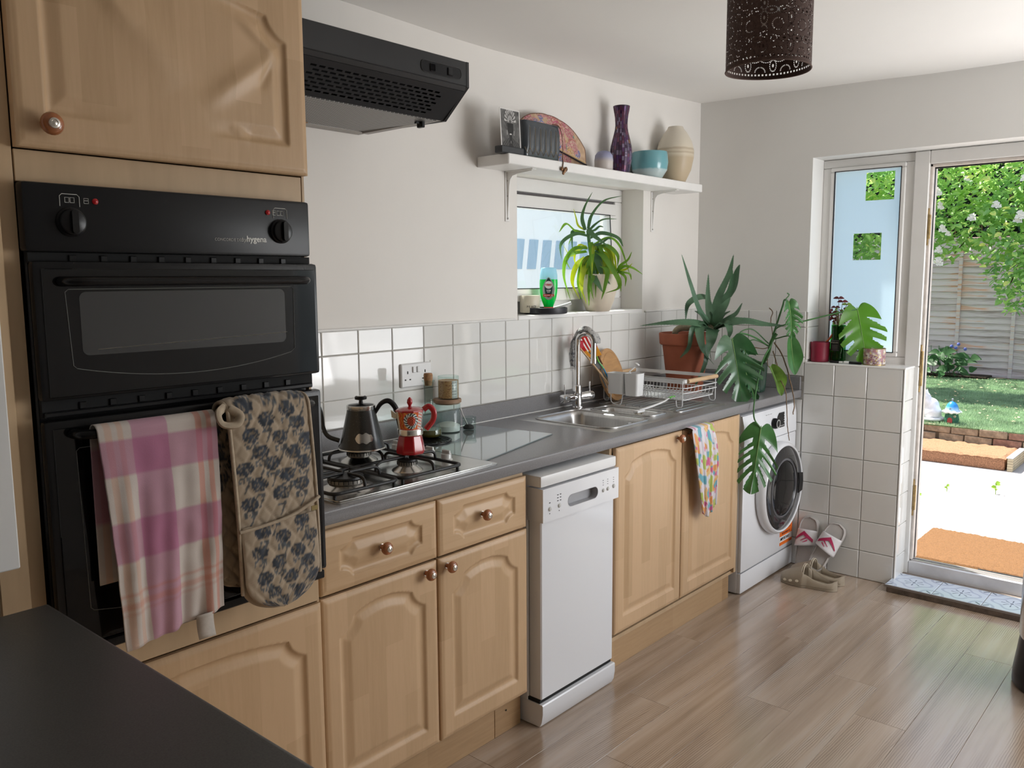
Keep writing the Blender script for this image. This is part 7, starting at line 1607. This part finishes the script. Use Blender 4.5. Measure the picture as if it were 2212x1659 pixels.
M().box(-.208, -.7515, .968, -.192, -.7495, .978).build('woven_tag', pm('mustard_tag', (.30, .22, .08), .7), t, 0)
# floral towel over the sink unit door
def fcol(u, f):
    n1 = noise.noise(Vector((u*4+3, f*7, 1))); n2 = noise.noise(Vector((u*6, f*9, 4))); n3 = noise.noise(Vector((u*5, f*8, 9)))
    c = (.66, .62, .66)
    if n1 > .22: c = (.70, .30, .10) if n2 > 0 else (.70, .48, .20)
    if n3 > .24: c = (.14, .38, .46)
    if n2 < -.26: c = (.60, .13, .28)
    if n1 < -.30: c = (.42, .50, .12)
    return c
pth2 = [(-.571, .80+.064*k/6) for k in range(6)]+[(-.598+.016*1.8*math.cos(a)-.004, .866+.007*math.sin(a)) for a in [PI*k/8 for k in range(9)]]+[(-.6285-.004*math.sin(PI*k/60), .866-.355*k/60) for k in range(1, 61)]
n2_ = len(pth2)
P = []; cols = []
for i, (y, z) in enumerate(pth2):
    f = max(0, (i-14)/60.); row = []
    for j in range(61):
        u = j/60; xl = -.0+1.690+.070*f**1.5*1.2; xr = 1.866+.030*math.sin(min(1, f*1.4)*PI*.7)-.002*f; pl = .008*math.sin(u*19+f*1.5)*min(1, f*4+.1)+.004*math.sin(u*40)*f
        row.append((xl+(xr-xl)*u, y-abs(pl)*.9-.003*min(1, f*6), z-(.03*math.sin(u*3.2)*f-.022*(1-u)*f*0)+.012*(u > .5)*f)); cols.append(fcol(u, f))
    P.append(row)
o = M().grid(P).build('floral_towel', vcm('floral_print', .85, .4, 900, .0005, sheen=.2), None, 70, cols=np.array(cols)); o.modifiers.new('s', 'SOLIDIFY').thickness = .0015; tag(o, 'white floral tea towel hung over the right sink cupboard door', 'tea towel')
# ---- footwear in the corner
def xfm(loc, yawd, pitchd, rolld=0): return Matrix.Translation(loc) @ Matrix.Rotation(math.radians(yawd), 4, 'Z') @ Matrix.Rotation(math.radians(pitchd), 4, 'X') @ Matrix.Rotation(math.radians(rolld), 4, 'Y')
def sole(L_=.272, wm=.100, n=26):
    pts = []
    for sg in (1, -1):
        rng = range(n+1) if sg > 0 else range(n-1, 0, -1)
        for k in rng:
            s_ = k/n; w_ = .5*wm*math.sqrt(max(0, 1-(2*s_-1)**6))*(1 if s_ > .6 else .80+.2*(s_/.6)**2*1.0)*(1-.12*math.exp(-((s_-.38)/.13)**2)); pts.append((sg*w_+(.004 if s_ > .6 else 0), s_*L_))
    return pts
slm = pm('slide_rubber', (.50, .47, .45), .6, var=.06, scale=30, bmp=.25, bs=300); slw = pm('slide_white', (.72, .70, .72), .4)
crim = pm('crimson_print', (.42, .02, .09), .5)
def slide(lab, X, mir=1):
    t = thing('slide_sandal', lab, 'sandal', tuple(X.translation), 'pair of white slides leaning on the wall')
    a = sole(); q = M(); q.xf = X; n = len(a); A = [(x, y, 0) for x, y in a]; B = [(x*1.03, y, .018) for x, y in a]; c0 = Vector((0, .136, 0)); C_ = [(x*.90, c0.y+(y-c0.y)*.955, .0225) for x, y in a]; D = [(x*.84, c0.y+(y-c0.y)*.93, .0175) for x, y in a]
    q.add(A+B+C_+D, [tuple(range(n-1, -1, -1))]+[(k*n+i, k*n+(i+1) % n, (k+1)*n+(i+1) % n, (k+1)*n+i) for k in range(3) for i in range(n)]+[tuple(3*n+i for i in range(n))]); q.build('sole', slm, t, 50)
    q = M(); q.xf = X; P = []; Pb = []
    for i in range(17):
        a_ = PI*i/16; row = []
        for j in range(9):
            s_ = j/8; y = .120+.082*s_+.012*math.sin(a_)*(1-2*s_)*.0; hh = .050*(1.05-.35*s_); w_ = .0535*(1-.05*s_); row.append((w_*math.cos(a_)+.003, y+.010*math.cos(a_)*mir*(1-s_), .012+hh*math.sin(a_)**.8))
        P.append(row)
    q.grid(P); o = q.build('strap', slw, t, 60); o.modifiers.new('s', 'SOLIDIFY').thickness = .004
    q = M(); q.xf = X
    def onstrap(u, s_): 
        a_ = PI*(.5-u*.32*mir); y = .120+.082*s_; hh = .050*(1.05-.35*s_); w_ = .0535*(1-.05*s_); return (w_*math.cos(a_)*1.02+.003, y+.010*math.cos(a_)*mir*(1-s_), .0155+hh*math.sin(a_)**.8*1.02)
    def strip(pa, pb, wa, wb, n=8):
        for k in range(n):
            f0, f1 = k/n, (k+1)/n; u0, v0 = pa[0]+(pb[0]-pa[0])*f0, pa[1]+(pb[1]-pa[1])*f0; u1, v1 = pa[0]+(pb[0]-pa[0])*f1, pa[1]+(pb[1]-pa[1])*f1; w0, w1_ = wa+(wb-wa)*f0, wa+(wb-wa)*f1
            q.add([onstrap(u0, v0-w0), onstrap(u1, v1-w1_), onstrap(u1, v1+w1_), onstrap(u0, v0+w0)], [(0, 1, 2, 3)])
    strip((-1.1, .34), (-.05, .78), .03, .12); strip((-.10, .78), (.95, .30), .12, .10); strip((-.25, .30), (.30, .50), .02, .05); strip((.0, .20), (.40, .34), .02, .05)
    o = q.build('logo', crim, t, 60); return t
slide('white slide sandal standing upright beside the washing machine, left of the pair', xfm((2.765, -.662, .004), 90+180, 74-0, 0) if False else Matrix(((0.0, .27, -.963, 2.772), (-1.0, -.02, 0, -.668), (-.0, .963, .27, .004), (0, 0, 0, 1))), 1)
slide('white slide sandal leaning at an angle against the tiles, right of the pair', Matrix(((0.0, .36, -.933, 2.735), (-.935, -.330, -.127, -.735), (-.354, .872, .337, .020), (0, 0, 0, 1))), -1)
taupe = pm('taupe_foam', (.36, .30, .225), .6, var=.06, scale=20); taupel = pm('pale_trim', (.66, .58, .45), .5); 
def shell(q, L_, wm, H, zb, n=26, m_=22, inset=0, zlift=0, X=None):
    rows = []
    for i in range(n+1):
        s_ = i/n; s2_ = max(.0005, min(.9995, s_)); w_ = .5*wm*math.sqrt(max(.0, 1-(2*s2_-1)**4))*(1.05 if s_ < .45 else 1.05-.22*min(1, (s_-.45)/.35))-inset; w_ = max(w_, .0015); y = inset+(L_-2*inset)*s_; h = max(.004, H(s_)-(float(np.interp(s_, [0, .42, .50, 1], [inset+zb, inset+zb, -.03, -.03])) if inset else 0)); sw_ = .007*math.sin(s_*PI)*(1 if s_ < .5 else -.3)
        rows.append([(w_*math.cos(a_)*(1 if math.sin(a_) > 0 else .94)+sw_, y, zb+zlift+(h*abs(math.sin(a_))**.62 if math.sin(a_) > 0 else 0)) for a_ in [2*PI*k/m_ for k in range(m_)]])
    q.grid(rows, wrap=True); b = len(q.v); q.f.append(tuple(b-len(rows)*m_+k for k in range(m_-1, -1, -1))); q.m.append(0); q.f.append(tuple(b-m_+k for k in range(m_))); q.m.append(0); return q
def clog(lab, X):
    t = thing('clog', lab, 'clog', tuple(X.translation), 'pair of taupe foam clogs')
    H = lambda s_: float(np.interp(s_, [0, .04, .15, .30, .40, .45, .52, .64, .80, .92, 1.0], [.016, .044, .062, .078, .094, .100, .084, .060, .046, .046, .052]))
    L_ = .272; o1 = shell(M(), L_, .102, H, 0); o1.xf = None; a = M(); a.v = [tuple(X @ Vector(v)) for v in o1.v]; a.f = o1.f; a.m = o1.m; A = a.build('clog_body', taupe, t, 45)
    o2 = shell(M(), L_, .102, H, .016, inset=.0075); b = M(); b.v = [tuple(X @ Vector(v)) for v in o2.v]; b.f = o2.f; b.m = o2.m; B = b.build('cut', taupe, t, 45)
    for ob in (A, B):
        bm = bmesh.new(); bm.from_mesh(ob.data); bmesh.ops.recalc_face_normals(bm, faces=bm.faces); bm.to_mesh(ob.data); bm.free()
    md = A.modifiers.new('b', 'BOOLEAN'); md.object = B; md.operation = 'DIFFERENCE'; md.solver = 'EXACT'
    dg = bpy.context.evaluated_depsgraph_get(); me = bpy.data.meshes.new_from_object(A.evaluated_get(dg)); A.modifiers.clear(); A.data = me; bpy.data.objects.remove(B)
    q = M(); q.xf = X; pts = []
    for sg in (1, -1):
        ss = [.47+.5*k/14 for k in range(15)]; ss = ss if sg > 0 else ss[::-1]
        for s_ in ss: w_ = (.5*.102*math.sqrt(max(0, 1-(2*min(.9995, s_)-1)**4))*(1.05-.22*min(1, (s_-.45)/.35)))*.80; pts.append((sg*w_-.002, s_*L_-(.004 if s_ > .95 else 0), H(s_)*(.80 if s_ < .60 else .90)+.003))
    top = [(.050*.82*math.cos(a_), .450*L_, .100*abs(math.sin(a_))**.62+.001) for a_ in [PI*k/10 for k in range(11)]]
    q.tube(cr(top, 3), .0022, 6); q.tube([(x*1.0, y-.007, z+.001) for x, y, z in cr(top, 3)], .0013, 6); q.build('rim_trim', taupel, t, 60)
    q = M(); q.xf = X
    for sg in (-1, 1):
        for (s_, z) in ((.14, .020), (.25, .024), (.37, .029)):
            w_ = .5*.102*math.sqrt(1-(2*s_-1)**4)*1.05; q.lathe([(.0062, 0), (.0062, .002), (.004, .0025)], (sg*w_*.985+.007*math.sin(s_*PI), s_*L_, z), 14, (sg, 0, .3), sx=1.3)
    q.build('vent_hole', taupel, t, 50)
    q = M(); q.xf = X
    for sg in (-1, 1): q.tube([(sg*(.5*.102*math.sqrt(max(0, 1-(2*s_-1)**4))*(1.05 if s_ < .45 else 1.05-.22*min(1, (s_-.45)/.35))*1.004)+.007*math.sin(s_*PI)*(1 if s_ < .5 else -.3), s_*L_, .013) for s_ in [.04+.92*k/24 for k in range(25)]], .0010, 5)
    q.build('sole_seam', pm('seam_taupe', (.22, .18, .13), .7), t, 60); return t
clog('taupe foam clog in front, nearest the floor boards, of the pair', xfm((2.578, -.640, .0015), 182, 0))
clog('taupe foam clog behind its pair, closer to the white slides', xfm((2.690, -.640, .0015), 178, 0))
# ---- pedal bin at the right edge
t = thing('pedal_bin', 'brushed steel pedal bin with black base at the right edge', 'bin', (2.16, -1.88, 0))
bcx, bcy = 2.160, -1.880
M().lathe([(.160, .0), (.168, .012), (.167, .05), (.158, .12), (.150, .185)], (bcx, bcy, 0), 48).build('base', blackp, t, 40)
M().lathe([(.150, .18), (.154, .19), (.154, .70), (.151, .705)], (bcx, bcy, 0), 64).build('bin_body', steel, t, 40)
M().lathe([(.156, .705), (.157, .74), (.12, .765), (.0001, .775)], (bcx, bcy, 0), 48).build('lid', blackp, t, 40)
M().prism([(-.045, 0), (.045, 0), (.035, .055), (.02, .07), (-.02, .07), (-.035, .055)], (bcx-.155, bcy+.02, .012), (.10, 1, 0), (-1, .10, 0), .03).build('pedal', blackp, t, 40)
M().box(bcx-.155, bcy+.06, .17, bcx-.143, bcy+.085, .20, .003).build('side_catch', blackp, t)
# ---- pendant lamp with perforated felt shade
t = thing('pendant_lamp', 'brown felt drum pendant lampshade with punched floral pattern', 'lamp', (.95, -1.205, 2.02))
lx, ly = .977, -1.232; LR = .112; zb, ztp = 2.030, 2.300
fm_, fn_, fb_, fN_, fL_ = newmat('perforated_felt'); sets(fb_, .95, sheen=.1); n = noi(fn_, 160, 4); r = ramp(fn_, n.outputs[0], [(.3, (.050, .026, .020)), (.7, (.085, .050, .040))]); fL_.new(r.outputs[0], fb_.inputs['Base Color'])
def F(op, a, b=None, c=None):
    n = fN_.new('ShaderNodeMath'); n.operation = op
    for i, x in enumerate((a, b, c)):
        if x is None: continue
        if isinstance(x, (int, float)): n.inputs[i].default_value = x
        else: fL_.new(x, n.inputs[i])
    return n.outputs[0]
tc = fN_.new('ShaderNodeTexCoord'); sp = fN_.new('ShaderNodeSeparateXYZ'); fL_.new(tc.outputs['Object'], sp.inputs[0])
ang = F('MULTIPLY', F('ARCTAN2', sp.outputs[1], sp.outputs[0]), 10/(2*PI)); zc_ = F('DIVIDE', F('SUBTRACT', sp.outputs[2], .020), .070)
fx = F('SUBTRACT', F('FRACT', F('ADD', ang, 10)), .5); fz = F('SUBTRACT', F('FRACT', F('ADD', zc_, 10)), .5)
ax_ = F('ABSOLUTE', fx); az_ = F('ABSOLUTE', fz); X_ = F('MAXIMUM', ax_, az_); Y_ = F('MINIMUM', ax_, az_)
ex = F('DIVIDE', F('SUBTRACT', X_, .26), .225); ey = F('DIVIDE', Y_, .125); e_ = F('SQRT', F('ADD', F('MULTIPLY', ex, ex), F('MULTIPLY', ey, ey))); ph = F('ARCTAN2', ey, ex)
dots = F('MULTIPLY', F('LESS_THAN', F('ABSOLUTE', F('SUBTRACT', e_, 1.0)), .13), F('GREATER_THAN', F('SINE', F('MULTIPLY', ph, 18)), -.15))
seed_ = F('LESS_THAN', e_, .30)
rz_ = F('SQRT', F('ADD', F('MULTIPLY', F('SUBTRACT', ax_, .5), F('SUBTRACT', ax_, .5)), F('MULTIPLY', F('SUBTRACT', az_, .5), F('SUBTRACT', az_, .5))))
corner = F('MULTIPLY', F('LESS_THAN', F('ABSOLUTE', F('SUBTRACT', rz_, .20)), .022), F('GREATER_THAN', F('SINE', F('MULTIPLY', F('ARCTAN2', F('SUBTRACT', az_, .5), F('SUBTRACT', ax_, .5)), 24)), 0))
band = F('MULTIPLY', F('LESS_THAN', F('ABSOLUTE', F('SUBTRACT', sp.outputs[2], .0125)), .0024), F('GREATER_THAN', F('SINE', F('MULTIPLY', ang, 2*PI*7)), .1))
hole = F('MAXIMUM', band, F('MULTIPLY', F('GREATER_THAN', sp.outputs[2], .020), F('MAXIMUM', F('MAXIMUM', dots, seed_), corner)))
tr_ = fN_.new('ShaderNodeBsdfTransparent'); mx = fN_.new('ShaderNodeMixShader'); fL_.new(hole, mx.inputs[0]); fL_.new(fb_.outputs[0], mx.inputs[1]); fL_.new(tr_.outputs[0], mx.inputs[2]); fL_.new(mx.outputs[0], fN_['Material Output'].inputs[0])
P = [[(lx+LR*math.cos(2*PI*j/96)*(1+.008*math.sin(3*2*PI*j/96)), ly+LR*math.sin(2*PI*j/96), z+.0015*math.sin(2*PI*j/96*2)) for j in range(96)] for z in (zb, zb+.06, zb+.16, ztp)]
o = M().grid(P, wrap=True).build('shade', fm_, None, 60, origin=(lx, ly, zb)); o.parent = t; o.location = Vector((lx, ly, zb))-t.location
M().tube([(lx+LR*math.cos(a), ly+LR*math.sin(a), zb+.0015*math.sin(2*a)) for a in [2*PI*k/72 for k in range(73)]], .0022, 6, cap=False).build('shade_hem', pm('felt_hem', (.10, .06, .048), .9), t, 60)
M().tube([(lx+(LR-.002)*math.cos(a), ly+(LR-.002)*math.sin(a), ztp-.012) for a in [2*PI*k/48 for k in range(49)]], .0015, 6, cap=False).tube([(lx-LR, ly, ztp-.012), (lx+LR, ly, ztp-.012)], .0015, 6).tube([(lx, ly-LR, ztp-.012), (lx, ly+LR, ztp-.012)], .0015, 6).build('spider_frame', steel, t, 60)
M().lathe([(.020, ztp-.075), (.020, ztp-.02), (.006, ztp)], (lx, ly, 0), 20).build('lamp_holder', whitep, t); M().lathe([(.0001, -.105), (.020, -.100), (.029, -.078), (.026, -.055), (.014, -.030), (.013, -.01)], (lx, ly, ztp-.055), 24).build('bulb', pm('opal_bulb', (.82, .82, .80), .3), t, 60)
M().tube([(lx, ly, ztp-.01), (lx, ly, 2.362)], .003, 6).build('flex', whitep, t, 60)
